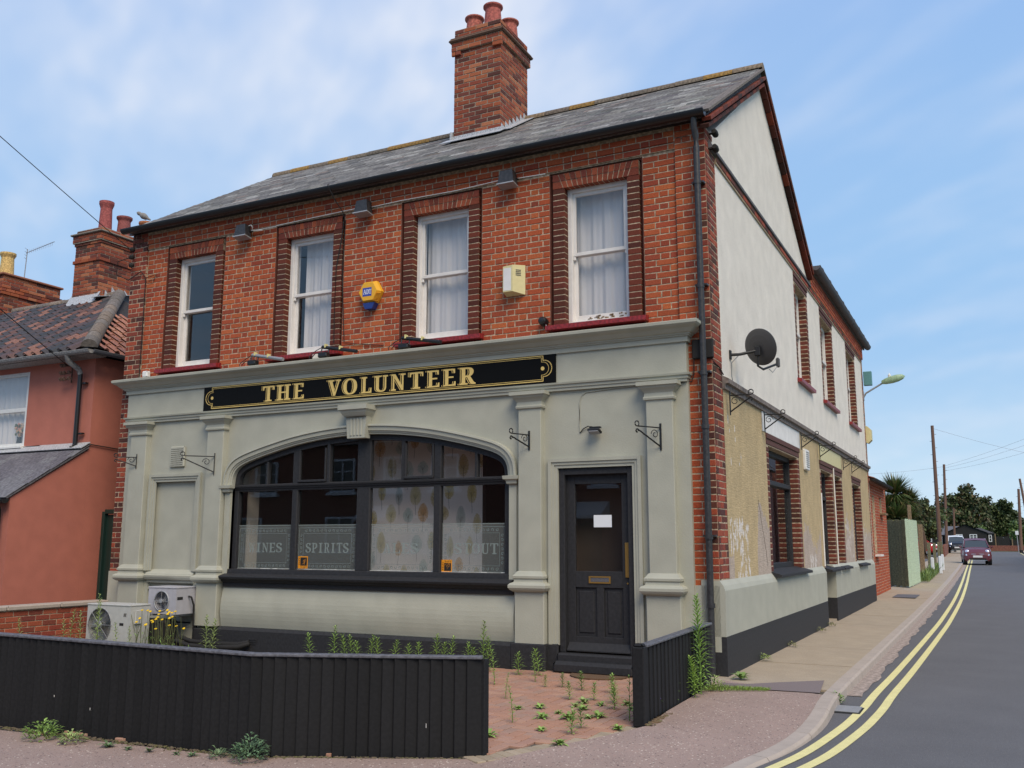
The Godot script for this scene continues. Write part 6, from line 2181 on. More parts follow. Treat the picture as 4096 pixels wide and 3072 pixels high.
	for q in [[-5.768, -5.605, 1.035, 1.196, "orange NIGHT SAFE sticker with a dark picture on the SPIRITS pane"], [-3.505, -3.355, 1.025, 1.172, "orange NIGHT SAFE sticker with a dark picture on the STOUT pane"]]:
		var s := thing("window_sticker", q[4], "sticker", V(q[0], q[2], -0.026))
		b = MB.new()
		b.lo(V(q[0], q[2], -0.0272), V(q[1], q[3], -0.0266))
		mk(b, "sheet", M.orange, s)
		b = MB.new()
		var px: float = q[0] + 0.038
		var py: float = q[2] + (0.036 if st == 0 else 0.010)
		b.lo(V(px, py, -0.0265), V(q[1] - 0.012, py + (q[3] - q[2]) - 0.050, -0.0260))
		mk(b, "picture", M.tar, s)
		b = MB.new()
		for k in 9: b.box(V((px + q[1] - 0.012) * 0.5 + rnd(-0.03, 0.03), py + 0.055 + rnd(-0.035, 0.035), -0.0258), V(rnd(0.02, 0.045), 0.0025, 0.0004), Basis(Vector3.BACK, rnd(0.4, 1.4)))
		mk(b, "print", M.orange, s)
		var wx = q[0] + 0.045
		var w1 := "SAFE" if st == 1 else "NIGHT"
		var wl: float = (q[1] - 0.008 - wx) / w1.length()
		var wy: float = (q[3] - 0.031) if st == 1 else (q[2] + 0.008)
		for k in w1.length():
			letter(w1[k], wx + k * wl + (0.3 * wl if w1[k] == "I" else 0.0), wx + (k + 0.86) * wl - (0.2 * wl if w1[k] == "I" else 0.0), wy, wy + 0.021, -0.0262, 0.0004, M.tar, s)
		var w2 := "NIGHT" if st == 1 else "SAFE"
		var hl := 0.105 / w2.length()
		for k in w2.length():   # runs up the side
			var f := part("upright_letter", s)
			letter(w2[k], 0.0, hl * 0.8, 0.0, 0.021, 0.0, 0.0004, M.tar, f)
			f.get_child(0).transform = Transform3D(Basis(Vector3.BACK, PI / 2), V(q[0] + 0.031, (q[2] + (0.02 if st == 1 else 0.045)) + k * hl, -0.0262)) * f.get_child(0).transform
		st += 1
	# satellite dish on the street side
	var d := thing("satellite_dish", "dark grey round satellite dish on an arm from the white street wall", "satellite dish", V(0.0, 3.6, -0.85))
	b = MB.new()
	var dc := V(0.33, 3.70, -0.98)
	var face := V(0.42, 0.30, -0.85).normalized()
	var dx := face.cross(Vector3.UP).normalized()
	var db := Basis(dx, face, dx.cross(face))
	b.lathe([[0.0, -0.04], [0.08, -0.036], [0.15, -0.024], [0.20, -0.008], [0.225, 0.004], [0.225, 0.012], [0.20, 0.0], [0.14, -0.018], [0.0, -0.03]], dc, 36, db)
	mk(b, "reflector", M.dish_grey, d)
	b = MB.new()
	b.tube([V(0.0, 3.60, -0.80), V(0.12, 3.60, -0.82), V(0.30, 3.65, -0.93)], 0.018, 8)
	b.bev(V(0.012, 3.60, -0.80), V(0.02, 0.11, 0.06), 0.004)
	b.tube([dc - face * 0.05, dc - face * 0.06 - V(0, 0.22, 0), dc - V(0, 0.28, 0) + face * 0.04, dc - V(0, 0.27, 0) + face * 0.30], 0.014, 8)
	b.bev(dc - face * 0.06 - V(0, 0.04, 0), V(0.07, 0.12, 0.05), 0.01)
	mk(b, "mount", M.iron, d)
	b = MB.new()
	b.bev(dc - V(0, 0.255, 0) + face * 0.34, V(0.045, 0.12, 0.05), 0.014)
	mk(b, "receiver", M.dish_grey, d)
	b = MB.new()
	b.tube([dc - V(0, 0.30, 0) + face * 0.32, dc - V(0.02, 0.36, 0) + face * 0.26, dc - V(0, 0.30, 0) + face * 0.16], 0.005, 5)
	b.tube([V(0.10, 3.585, -0.82), V(0.02, 3.5, -0.80), V(0.006, 3.35, -0.85), V(0.01, 3.28, -0.88)], 0.005, 5)
	mk(b, "flex", M.galv, d)
	# meter box on the quoin behind the downpipe
	b = MB.new()
	b.bev(V(-0.10, 3.53, 0.02), V(0.24, 0.22, 0.05), 0.01)
	one(b, "terminal_box", M.tar, "black terminal box on the brick corner behind the downpipe", "box")
	b = MB.new()
	b.tube([V(-0.20, 3.45, 0.03), V(-0.21, 3.25, 0.02), V(-0.24, 3.17, 0.02), V(-0.35, 3.16, 0.09)], 0.007, 5)
	one(b, "wall_cable", M.tar, "dark cable hanging from the terminal box to the top of the corner pilaster", "cable")
	b = MB.new()
	b.tube([V(-0.02, 3.44, 0.04), V(0.006, 3.38, -0.05), V(0.01, 3.36, -0.25), V(0.012, 3.30, -0.42)], 0.007, 5)
	one(b, "wall_cable", M.tar, "dark cable running from the terminal box round the brick corner", "cable")
	# street lamp and boxes at the far end of the street wall
	var sl := thing("street_lamp", "green swan neck street lamp on the far corner of the street wall", "street lamp", V(0.03, 5.1, -14.8))
	b = MB.new()
	b.tube([V(0.0, 5.02, -14.8), V(0.06, 5.12, -14.8), V(0.50, 5.37, -14.8)], 0.022, 8)
	b.bev(V(0.0, 5.05, -14.8), V(0.03, 0.24, 0.08), 0.006)
	mk(b, "bracket", M.galv, sl)
	b = MB.new()
	b.lathe([[0.0, -0.06], [0.06, -0.05], [0.10, 0.05], [0.125, 0.20], [0.12, 0.34], [0.08, 0.46], [0.0, 0.52]], V(0.50, 5.38, -14.8), 18, Basis(V(0.18, -0.98, 0).normalized() * 0.75, V(0.97, 0.22, 0).normalized(), Vector3.BACK))
	mk(b, "lantern", M.lamp_green, sl)
	b = MB.new()
	b.lathe([[0.035, 0.0], [0.035, 0.06], [0.015, 0.08], [0.0, 0.12]], V(0.64, 5.49, -14.8), 10)
	mk(b, "photocell", M.plastic_white, sl)
	b = MB.new()
	b.bev(V(0.12, 5.50, -14.85), V(0.20, 0.36, 0.12), 0.01)
	one(b, "wall_box", M.teal, "weathered teal box beside the street lamp on the far corner", "box")
	b = MB.new()
	b.prism(PackedVector2Array([Vector2(0.0, 3.86), Vector2(0.05, 3.84), Vector2(0.135, 3.92), Vector2(0.135, 4.18), Vector2(0.05, 4.27), Vector2(0.0, 4.27)]), V(0.0, 0, -14.95), Vector3.RIGHT, Vector3.UP, 0.26)
	one(b, "alarm_box", M.plastic_cream, "pale cream alarm box on the far corner below the street lamp", "alarm box")

func cooling_units() -> void:
	for U in [[-8.62, -7.78, 0.95, 0.33, -0.02, 0.53, -8.36, 0.265, 0.225, "larger white cooling unit standing on the ground by the low brick wall", true], [-7.96, -7.43, 0.50, 0.36, 0.40, 0.755, -7.70, 0.575, 0.135, "smaller grey cooling unit hung on the wall under the blind doorway", false]]:
		var u := thing("cooling_unit", U[9], "cooling unit", V((U[0] + U[1]) * 0.5, U[4], U[2] - 0.15))
		var m: Material = M.ac_white if U[10] else M.ac_grey
		var x0: float = U[0]; var x1: float = U[1]; var z: float = U[2]; var y0: float = U[4]; var y1: float = U[5]
		var fx: float = U[6]; var fy: float = U[7]; var fr: float = U[8]
		var b := MB.new()
		# casing with a round fan opening in its face
		var n := 32
		for k in n:
			var t0 := TAU * k / n; var t1 := TAU * (k + 1) / n
			var e0 := edge_pt(t0, fx, fy, x0, x1, y0, y1); var e1 := edge_pt(t1, fx, fy, x0, x1, y0, y1)
			var c0 := Vector2(fx + cos(t0) * fr, fy + sin(t0) * fr); var c1 := Vector2(fx + cos(t1) * fr, fy + sin(t1) * fr)
			b.quad(V(c0.x, c0.y, z), V(e0.x, e0.y, z), V(e1.x, e1.y, z), V(c1.x, c1.y, z))
			b.quad(V(c1.x, c1.y, z - 0.12), V(c0.x, c0.y, z - 0.12), V(c0.x, c0.y, z), V(c1.x, c1.y, z))
			b.tri(V(fx, fy, z - 0.12), V(c0.x, c0.y, z - 0.12), V(c1.x, c1.y, z - 0.12))
		for q in [Vector2(x0, y0), Vector2(x1, y0), Vector2(x1, y1), Vector2(x0, y1)]:
			pass
		var d: float = U[3]
		b.quad(V(x1, y0, z), V(x1, y0, z - d), V(x1, y1, z - d), V(x1, y1, z))
		b.quad(V(x0, y0, z - d), V(x0, y0, z), V(x0, y1, z), V(x0, y1, z - d))
		b.quad(V(x0, y1, z), V(x1, y1, z), V(x1, y1, z - d), V(x0, y1, z - d))
		b.quad(V(x1, y0, z - d), V(x0, y0, z - d), V(x0, y1, z - d), V(x1, y1, z - d))
		b.quad(V(x0, y0, z - d), V(x1, y0, z - d), V(x1, y0, z), V(x0, y0, z))
		b.bev(V((x0 + x1) * 0.5, y1 + 0.004, z - d * 0.5), V(x1 - x0 + 0.016, 0.022, d + 0.016), 0.006)
		mk(b, "casing", m, u)
		b = MB.new()
		b.lathe([[0.0, 0.0], [fr * 0.24, 0.0], [fr * 0.2, 0.03], [0.0, 0.035]], V(fx, fy, z - 0.05), 14, Basis(Vector3.RIGHT, PI / 2))
		for k in 3:
			var t := TAU * k / 3.0 + 0.9
			var e := V(cos(t), sin(t), 0); var e2 := V(-sin(t), cos(t), 0)
			b.quad(V(fx, fy, z - 0.05) + e * fr * 0.15 - e2 * fr * 0.12, V(fx, fy, z - 0.055) + e * fr * 0.9 - e2 * fr * 0.28, V(fx, fy, z - 0.03) + e * fr * 0.9 + e2 * fr * 0.34, V(fx, fy, z - 0.04) + e * fr * 0.15 + e2 * fr * 0.14)
		mk(b, "fan", M.galv, u)
		b = MB.new()
		var rings := 12 if U[10] else 4
		for r in rings:
			var rr := fr * (r + 1.0) / (rings + 0.5)
			var p := []
			for k in 25: p.append(V(fx + cos(TAU * k / 24.0) * rr, fy + sin(TAU * k / 24.0) * rr, z + 0.006))
			b.tube(p, 0.0022, 4)
		mk(b, "grille", M.iron, u)
		b = MB.new()
		for k in (8 if U[10] else 4):
			var t := TAU * k / (8.0 if U[10] else 4.0)
			b.tube([V(fx, fy, z + 0.01), V(fx + cos(t) * fr * 1.06, fy + sin(t) * fr * 1.06, z + 0.006)], 0.004, 4)
		b.lathe([[0.0, 0.0], [fr * 0.22, 0.0], [fr * 0.2, 0.014], [0.0, 0.016]], V(fx, fy, z + 0.006), 14, Basis(Vector3.RIGHT, PI / 2))
		var pr := []
		for k in 33: pr.append(V(fx + cos(TAU * k / 32.0) * fr, fy + sin(TAU * k / 32.0) * fr, z + 0.004))
		b.tube(pr, 0.011 if not U[10] else 0.005, 6)
		mk(b, "guard", M.galv, u)
		b = MB.new()
		if U[10]:
			b.bev(V(x1 - 0.16, fy + 0.02, z + 0.001), V(0.075, 0.035, 0.006), 0.002)
			for k in 3: b.box(V(x1 - 0.12 + k * 0.018, y1 - 0.12, z + 0.002), V(0.007, 0.045, 0.004), Basis(Vector3.BACK, -0.15))
		else:
			b.bev(V(x1 + 0.001, fy + 0.04, z - 0.07), V(0.006, 0.04, 0.10), 0.002)
		mk(b, "slot", M.tar, u)
		b = MB.new()
		if U[10]:
			b.bev(V(x1 + 0.012, y1 - 0.15, z - 0.12), V(0.026, 0.19, 0.11), 0.008)
			mk(b, "valve_cover", M.ac_white, u)
			for q in [x0 + 0.1, x1 - 0.1]:
				b = MB.new()
				b.bev(V(q, -0.055, z - d * 0.5), V(0.06, 0.07, d + 0.04), 0.006)
				mk(b, "foot", M.tar, u)
		else:
			for q in [x0 + 0.08, x1 - 0.06]:
				b.box(V(q, y0 - 0.015, z - d * 0.5 - 0.03), V(0.03, 0.025, d + 0.10))
				b.box(V(q, y0 - 0.10, 0.075), V(0.03, 0.20, 0.02))
			mk(b, "wall_bracket", M.galv, u)
			b = MB.new()
			b.tube([V(x1 + 0.01, y1 - 0.12, z - 0.22), V(x1 + 0.06, y1 - 0.13, z - 0.22), V(x1 + 0.08, y1 - 0.24, z - 0.25), V(x1 + 0.06, y0 - 0.1, z - 0.28), V(x1 + 0.06, -0.02, z - 0.28)], 0.014, 7)
			mk(b, "pipe", M.tar, u)
	var b := MB.new()
	b.bev(V(-7.93, 0.12, 0.42), V(0.62, 0.40, 0.34), 0.03)
	one(b, "plastic_tank", M.tar, "black plastic tank on the ground under the smaller cooling unit", "tank")
	b = MB.new()
	b.tube([V(-7.40, 0.06, 0.5), V(-7.2, 0.0, 0.46), V(-6.9, -0.02, 0.38), V(-6.45, 0.0, 0.30), V(-6.36, 0.04, 0.2)], 0.035, 8)
	b.tube([V(-7.40, 0.10, 0.42), V(-7.2, 0.05, 0.40), V(-6.9, 0.03, 0.33), V(-6.5, 0.03, 0.27), V(-6.36, 0.06, 0.2)], 0.03, 8)
	one(b, "lagged_pipes", M.tar, "black lagged pipes along the plinth left of the shop window", "pipe")

func edge_pt(t: float, fx: float, fy: float, x0: float, x1: float, y0: float, y1: float) -> Vector2:   # where a ray from the fan's centre meets the face's edge, with the corners kept
	var a := fposmod(t, TAU)
	var best := 9.0
	var hit := Vector2.ZERO
	for c in [Vector2(x0, y0), Vector2(x1, y0), Vector2(x1, y1), Vector2(x0, y1)]:
		var ca := fposmod(atan2(c.y - fy, c.x - fx), TAU)
		if absf(angle_difference(a, ca)) < TAU / 64.0 + 0.0001: return c
	var d := Vector2(cos(t), sin(t))
	var kx := ((x1 - fx) if d.x > 0 else (x0 - fx)) / (d.x if absf(d.x) > 1e-6 else 1e-6)
	var ky := ((y1 - fy) if d.y > 0 else (y0 - fy)) / (d.y if absf(d.y) > 1e-6 else 1e-6)
	return Vector2(fx, fy) + d * minf(absf(kx), absf(ky))

# ---------- along the side street
func leaf_quad(b: MB, p: Vector3, s: float, q: Color) -> void:
	b.col = q
	var a := V(rnd(-1, 1), rnd(-1, 1), rnd(-1, 1)).normalized()
	var d := a.cross(V(rnd(-1, 1), rnd(-1, 1), rnd(-1, 1))).normalized()
	var e := a.cross(d)
	b.tri(p - d * s, p + e * s * 0.75, p + d * s)
	b.tri(p - d * s, p + d * s, p - e * s * 0.55 + a * s * 0.3)

func tree(called: String, label: String, at: Vector3, trunk_h: float, blobs: Array, count: int, leaf: float, cols: Array, group := "") -> void:
	var t := thing(called, label, "tree", at, group)
	var b := MB.new()
	var top: Vector3 = at + V(0, trunk_h, 0)
	b.tube([at, at + V(0.05, trunk_h * 0.5, 0), top], trunk_h * 0.05 + 0.12, 8, trunk_h * 0.03 + 0.08)
	for q in blobs: b.tube([top - V(0, trunk_h * 0.25, 0), top.lerp(q[0], 0.5) + V(0, 0.3, 0), q[0]], 0.14, 6, 0.03)
	mk(b, "trunk", M.bark, t)
	b = MB.new()
	var tot := 0.0
	for q in blobs: tot += q[1].x * q[1].y
	for q in blobs:
		var m := int(count * q[1].x * q[1].y / tot)
		var lumps := []
		for k in 9 + m / 160:
			var dl := V(rnd(-1, 1), rnd(-0.8, 1), rnd(-1, 1)).normalized()
			lumps.append([q[0] + dl * q[1] * rnd(0.35, 0.9), rnd(0.36, 0.56), rnd(0.7, 1.3)])
		for k in m:
			var L: Array = lumps[rng.randi() % lumps.size()]
			var d := V(rnd(-1, 1), rnd(-1, 1), rnd(-1, 1)).normalized() * pow(rng.randf(), 0.45)
			var p: Vector3 = L[0] + d * q[1] * L[1]
			leaf_quad(b, p, leaf * rnd(0.7, 1.4), cols[rng.randi() % cols.size()] * L[2] * rnd(0.75, 1.25))
	mk(b, "crown", M.leaf, t)

func car(label: String, at: Vector3, turn: float, body: Material, roofm: Material, sc: float) -> void:
	var c := thing("parked_car", label, "car", at)
	c.rotation.y = turn
	c.scale = V(sc, sc * 1.08, sc)
	# stations from the nose (z +) to the tail: half width, sill y, shoulder y, and the height of the top line
	var st := [[1.76, 0.55, 0.30, 0.52, 0.56], [1.70, 0.68, 0.22, 0.66, 0.72], [1.50, 0.77, 0.20, 0.74, 0.86], [1.10, 0.81, 0.20, 0.80, 0.95], [0.78, 0.815, 0.20, 0.86, 1.0], [0.0, 0.82, 0.20, 0.90, 1.02], [-0.9, 0.82, 0.20, 0.92, 1.03], [-1.45, 0.79, 0.22, 0.90, 1.0], [-1.70, 0.70, 0.28, 0.78, 0.88], [-1.78, 0.60, 0.34, 0.60, 0.66]]
	var b := MB.new()
	var ring := []
	for s in st:
		var r := []
		for q in [[0.86, s[2]], [1.0, s[2] + 0.12], [1.01, (s[2] + s[3]) * 0.5 + 0.05], [0.97, s[3]], [0.84, s[3] + (s[4] - s[3]) * 0.75], [0.5, s[4]], [0.0, s[4] + 0.015]]: r.append(V(q[0] * s[1], q[1], s[0]))
		for k in range(5, -1, -1): r.append(r[k] * V(-1, 1, 1))
		ring.append(r)
	for i in ring.size() - 1:
		for k in 12:
			b.quad(ring[i][k + 1], ring[i][k], ring[i + 1][k], ring[i + 1][k + 1])
	for e in [0, ring.size() - 1]:
		for k in range(1, 12): b.tri(ring[e][0], ring[e][k], ring[e][k + 1])
	mk(b, "body", body, c, false)
	# cabin: glass below, roof above
	var cab := [[0.92, 0.66, 0.96, 0.96], [0.30, 0.60, 1.0, 1.36], [-0.10, 0.60, 1.0, 1.47], [-0.75, 0.59, 1.0, 1.47], [-1.25, 0.56, 1.0, 1.38], [-1.55, 0.62, 0.96, 1.0]]
	var g := MB.new()
	var rf := MB.new()
	for i in cab.size() - 1:
		var p: Array = cab[i]; var q: Array = cab[i + 1]
		for sg in [-1.0, 1.0]:
			g.quad(V(sg * 0.75, 0.97, p[0]), V(sg * 0.75, 0.97, q[0]), V(sg * q[1], q[3], q[0]), V(sg * p[1], p[3], p[0]))
		if i == 0 or i == cab.size() - 2: g.quad(V(-p[1], p[3], p[0]), V(p[1], p[3], p[0]), V(q[1], q[3], q[0]), V(-q[1], q[3], q[0]))
		else:
			rf.quad(V(-p[1] - 0.01, p[3], p[0]), V(0, p[3] + 0.03, p[0]), V(0, q[3] + 0.03, q[0]), V(-q[1] - 0.01, q[3], q[0]))
			rf.quad(V(0, p[3] + 0.03, p[0]), V(p[1] + 0.01, p[3], p[0]), V(q[1] + 0.01, q[3], q[0]), V(0, q[3] + 0.03, q[0]))
	mk(g, "windows", M.car_glass, c, false)
	for sg in [-1.0, 1.0]:   # pillars
		rf.tube([V(sg * 0.70, 0.98, 0.95), V(sg * 0.60, 1.36, 0.31), V(sg * 0.59, 1.46, -0.1), V(sg * 0.58, 1.46, -0.75), V(sg * 0.57, 1.37, -1.25), V(sg * 0.64, 1.0, -1.5)], 0.035, 6)
		rf.tube([V(sg * 0.73, 0.98, -0.3), V(sg * 0.60, 1.44, -0.35)], 0.03, 6)
	mk(rf, "roof", roofm, c, false)
	for sx in [-0.68, 0.68]:
		for sz in [1.18, -1.12]:
			var w := MB.new()
			w.tube([V(sx - 0.10, 0.30, sz), V(sx + 0.10, 0.30, sz)], 0.30, 20)
			var wo := mk(w, "wheel", M.tyre, c, false)
			w = MB.new()
			w.tube([V(sx + signf(sx) * 0.09, 0.30, sz), V(sx + signf(sx) * 0.108, 0.30, sz)], 0.19, 16)
			mk(w, "rim", M.galv, wo, false)
		var h := MB.new()
		h.lathe([[0.0, 0.06], [0.085, 0.055], [0.125, 0.0], [0.13, -0.05]], V(signf(sx) * 0.55, 0.74, 1.60), 16, Basis(Vector3.RIGHT, 1.15))
		mk(h, "headlight", M.chrome, c, false)
		h = MB.new()
		h.lathe([[0.0, 0.04], [0.055, 0.035], [0.075, 0.0]], V(signf(sx) * 0.60, 0.56, 1.70), 14, Basis(Vector3.RIGHT, 1.3))
		mk(h, "fog_light", M.chrome, c, false)
		h = MB.new()
		h.bev(V(signf(sx) * 0.88, 1.0, 0.62), V(0.15, 0.11, 0.08), 0.03)
		mk(h, "mirror", body, c, false)
	b = MB.new()
	b.bev(V(0, 0.34, 1.735), V(0.95, 0.11, 0.06), 0.02)
	mk(b, "grille", M.tar, c, false)
	b = MB.new()
	b.bev(V(0, 0.47, 1.772), V(0.52, 0.11, 0.015), 0.004)
	mk(b, "number_plate", M.car_white, c, false)
	b = MB.new()
	for sg in [-1.0, 1.0]:
		b.bev(V(sg * 0.22, 0.60, 1.745), V(0.26, 0.03, 0.02), 0.006)
		b.bev(V(sg * 0.58, 0.30, 1.69), V(0.22, 0.03, 0.03), 0.006, Basis(Vector3.BACK, sg * 0.5))
	b.bev(V(0, 0.255, 1.75), V(0.96, 0.025, 0.03), 0.006)
	mk(b, "trim", M.chrome, c, false)

func pole(label: String, a: Vector3, e: Vector3, r: float, steps := true) -> void:
	var p := thing("telegraph_pole", label, "pole", a)
	var b := MB.new()
	b.tube([a, a.lerp(e, 0.5), e], r, 10, r * 0.7)
	mk(b, "shaft", M.pole_wood, p)
	b = MB.new()
	b.tube([a, a.lerp(e, 0.045)], r * 1.04, 10)
	mk(b, "tarred_foot", M.tar, p)
	if steps:
		b = MB.new()
		for k in 12:
			var q := a.lerp(e, 0.36 + k * 0.052)
			b.tube([q, q + V(0.24 * (1 if k % 2 else -1), 0, 0)], 0.016, 4)
		mk(b, "climbing_steps", M.galv, p)

func street() -> void:
	# brick annex behind the pub
	var an := thing("brick_annex", "low red brick annex with tiled roof behind the street side of the pub", "building", V(-2.0, 0, -17))
	var b := MB.new()
	wall_side(b, -14.75, -19.8, 0.0, 2.95, [[-16.2, -16.8, 1.08, 2.62], [-18.0, -18.6, 2.2, 2.64]], -0.105, -0.35)
	b.lo(V(-4.0, 0.0, -19.0), V(-0.35, 2.95, -19.1))
	mk(b, "wall", M.mortar, an)
	lay(an, V(-0.10, 0, 0), Vector3.FORWARD, Vector3.RIGHT, [[14.78, 19.8, 0.03, 2.93]], [[16.2, 16.8, 1.08, 2.62], [18.0, 18.6, 2.2, 2.64]], "red", "stretcher", 0.03)
	flush_bricks(300)
	b = MB.new()
	b.col = Color(0.24, 0.11, 0.075)
	b.quad(V(0.06, 2.98, -14.75), V(0.06, 2.98, -19.3), V(-3.0, 4.0, -19.3), V(-3.0, 4.0, -14.75))
	b.lo(V(-0.1, 2.9, -14.75), V(0.03, 2.97, -19.3))
	var ar := mk(b, "roof", M.clay, an)
	for k in 18:
		b = MB.new()
		b.col = Color(0.25, 0.11, 0.07) * rnd(0.8, 1.2)
		b.bev(V(-0.02, 3.03, -14.9 - k * 0.245), V(0.32, 0.03, 0.235), 0.01, Basis(Vector3.BACK, -0.32))
		mk(b, "eaves_tile", M.clay, ar)
	b = MB.new()
	half_pipe(b, V(0.12, 2.96, -14.75), V(0.12, 2.96, -19.3), 0.06)
	mk(b, "gutter", M.tar, an)
	for q in [[-16.2, -16.8, 1.08, 2.62], [-18.0, -18.6, 2.2, 2.64]]:
		var w := part("window", an)
		b = MB.new()
		b.bev(V(-0.2, (q[2] + q[3]) * 0.5, q[0] - 0.03), V(0.06, q[3] - q[2], 0.06), 0.004)
		b.bev(V(-0.2, (q[2] + q[3]) * 0.5, q[1] + 0.03), V(0.06, q[3] - q[2], 0.06), 0.004)
		b.bev(V(-0.2, q[3] - 0.35, (q[0] + q[1]) * 0.5), V(0.06, 0.05, q[0] - q[1]), 0.004)
		b.bev(V(-0.05, q[2] - 0.03, (q[0] + q[1]) * 0.5), V(0.2, 0.05, q[0] - q[1] + 0.1), 0.006)
		mk(b, "frame", M.white_paint if q[2] < 2 else M.wood, w)
		b = MB.new()
		b.lo(V(-0.212, q[2], q[0]), V(-0.208, q[3], q[1]))
		mk(b, "pane", M.car_glass, w)
	# yard gate: dark weathered leaf and a pale green one
	var g := thing("yard_gate", "weathered dark board gate leaf beside the brick annex", "gate", V(0.0, 0.05, -21.5))
	var a := V(-0.55, 0.05, -21.9)
	var e := V(0.30, 0.05, -20.9)
	for k in 9:
		b = MB.new()
		b.col = Color(1, 1, 1) * rnd(0.55, 1.25)
		b.bev(a.lerp(e, (k + 0.5) / 9.0) + V(0, 1.02 + rnd(-0.02, 0.02), 0), V(0.128, 2.0, 0.025), 0.006, Basis(Vector3.UP, atan2(-(e.z - a.z), e.x - a.x) + 0.25))
		mk(b, "board", M.old_wood, g)
	g = thing("yard_gate", "pale green flaking board gate leaf facing the road beyond the annex", "gate", V(0.35, 0.06, -22.8))
	a = V(0.32, 0.05, -20.9); e = V(0.40, 0.06, -24.6)
	for k in 24:
		b = MB.new()
		b.bev(a.lerp(e, (k + 0.5) / 24.0) + V(0, 1.03 + rnd(-0.015, 0.015), 0), V(0.15, 2.03, 0.025), 0.004, Basis(Vector3.UP, PI / 2 + rnd(-0.03, 0.03)))
		mk(b, "board", M.gate_green, g)
	b = MB.new()
	b.bev(V(0.1, 1.35, -26.0), V(0.12, 2.7, 0.12), 0.01)
	one(b, "timber_post", M.wood, "tall raw timber post behind the pale green gate", "post")
	# boundary beyond: posts, brick piers, bollards
	var k2 := 0
	for q in [[0.32, -27.5, 1.95, 0.16, "wood"], [0.20, -29.5, 1.75, 0.14, "old_wood"], [0.10, -36.0, 1.25, 0.14, "old_wood"], [0.02, -42.0, 1.2, 0.14, "old_wood"], [-0.25, -52.0, 1.2, 0.14, "old_wood"], [-0.3, -57.0, 1.2, 0.14, "old_wood"]]:
		b = MB.new()
		b.bev(V(q[0], rise(q[1]) + q[2] * 0.5, q[1]), V(q[3], q[2], q[3]), 0.012)
		one(b, "fence_post", M[q[4]], "square weathered fence post along the side street beyond the green gate", "post", "fence posts along the side street")
	for q in [[0.52, -30.0], [0.66, -33.0], [0.58, -37.0]]:
		b = MB.new()
		b.bev(V(q[0], rise(q[1]) + 0.36, q[1]), V(0.12, 0.72, 0.12), 0.02)
		one(b, "bollard", M.car_white, "short white bollard at the back of the side pavement", "bollard", "white bollards along the side pavement")
	var lw := thing("brick_wall", "low brick garden wall along the side street near the telegraph poles", "wall", V(-0.9, 0.2, -82.0))
	for k in 20:
		b = MB.new()
		b.bev(V(-0.78 - k * 0.022, rise(-70 - k * 1.0) + 0.42, -70.0 - k * 1.0), V(0.25, 0.84, 0.98), 0.01)
		mk(b, "panel", M.opp_brick, lw)
	# plum coloured car on the yellow lines, others beyond
	car("small plum red car parked facing down the side street", V(1.72, rise(-51.5) - 0.115, -52.8), 0.07, M.plum, M.plum, 0.95)
	car("bright red car behind the low wall by the telegraph pole", V(-3.2, rise(-75), -76.5), 1.3, M.car_red, M.car_red, 1.0)
	car("black car with a white roof by the black hut", V(-0.4, rise(-88), -88.0), 0.1, M.car_black, M.car_white, 1.0)
	pole("tall telegraph pole standing at the back of the side pavement", V(-0.78, rise(-66), -66), V(-0.72, 10.0, -66), 0.16)
	pole("second tall telegraph pole farther along beside the low brick wall", V(-1.1, rise(-85), -85), V(-0.80, 8.5, -85), 0.15)
	pole("short grey pole rising in front of the black hut", V(-0.75, rise(-95), -95), V(-0.58, 4.8, -95), 0.13, false)
	pole("upright telegraph pole with a lamp across the street", V(5.0, rise(-90), -90), V(5.22, 6.35, -90), 0.16)
	pole("leaning telegraph pole across the street behind the upright one", V(6.2, rise(-95), -95), V(5.53, 7.6, -95), 0.15)
	b = MB.new()
	for q in [[V(-0.72, 9.8, -66), V(-16.0, 9.0, -40.0)], [V(-0.80, 8.3, -85), V(5.5, 7.5, -95)]]: pass
	var ci := 0
	for q in [[V(-0.80, 8.35, -85), V(14.0, 11.2, -48.0), 0.5, "overhead wire rising from the second telegraph pole over the road"], [V(-0.80, 8.15, -85), V(14.0, 10.6, -48.0), 0.6, "second wire strung below it from the same pole over the road"], [V(-0.80, 7.9, -85), V(14.0, 9.9, -48.0), 0.7, "lowest wire strung from the second pole over the road"], [V(-0.72, 9.8, -66), V(16.0, 6.8, -80.0), 0.6, "wire sloping down from the tallest pole across the road"], [V(-0.80, 8.3, -85), V(-14.0, 6.6, -60.0), 0.5, "wire from the second pole towards the spiky palm"]]:
		b = MB.new()
		cable(b, q[0], q[1], q[2], 0.007)
		one(b, "overhead_cable", M.pole_wood, q[3], "cable")
	# black timber hut
	var z := -130.0
	var y0 := rise(z) - 0.1
	var hut := thing("timber_hut", "black timber hut with grey felt roof and white windows at the street end", "hut", V(-1.0, y0, z))
	b = MB.new()
	b.prism(PackedVector2Array([Vector2(-2.85, y0), Vector2(2.10, y0), Vector2(2.10, 2.70), Vector2(-0.5, 3.72), Vector2(-2.85, 2.70)]), V(0, 0, z - 8.0), Vector3.RIGHT, Vector3.UP, 8.0)
	b.lo(V(-16.0, y0, z - 2.2), V(-2.85, 2.42, z - 8.0))
	b.lo(V(2.1, y0, z - 0.8), V(2.95, 2.60, z - 6.0))
	mk(b, "wall", M.tar, hut)
	b = MB.new()
	b.quad(V(-16.0, 2.38, z - 1.9), V(-2.9, 2.38, z - 1.9), V(-0.5, 3.60, z - 5.0), V(-16.0, 3.60, z - 5.0))
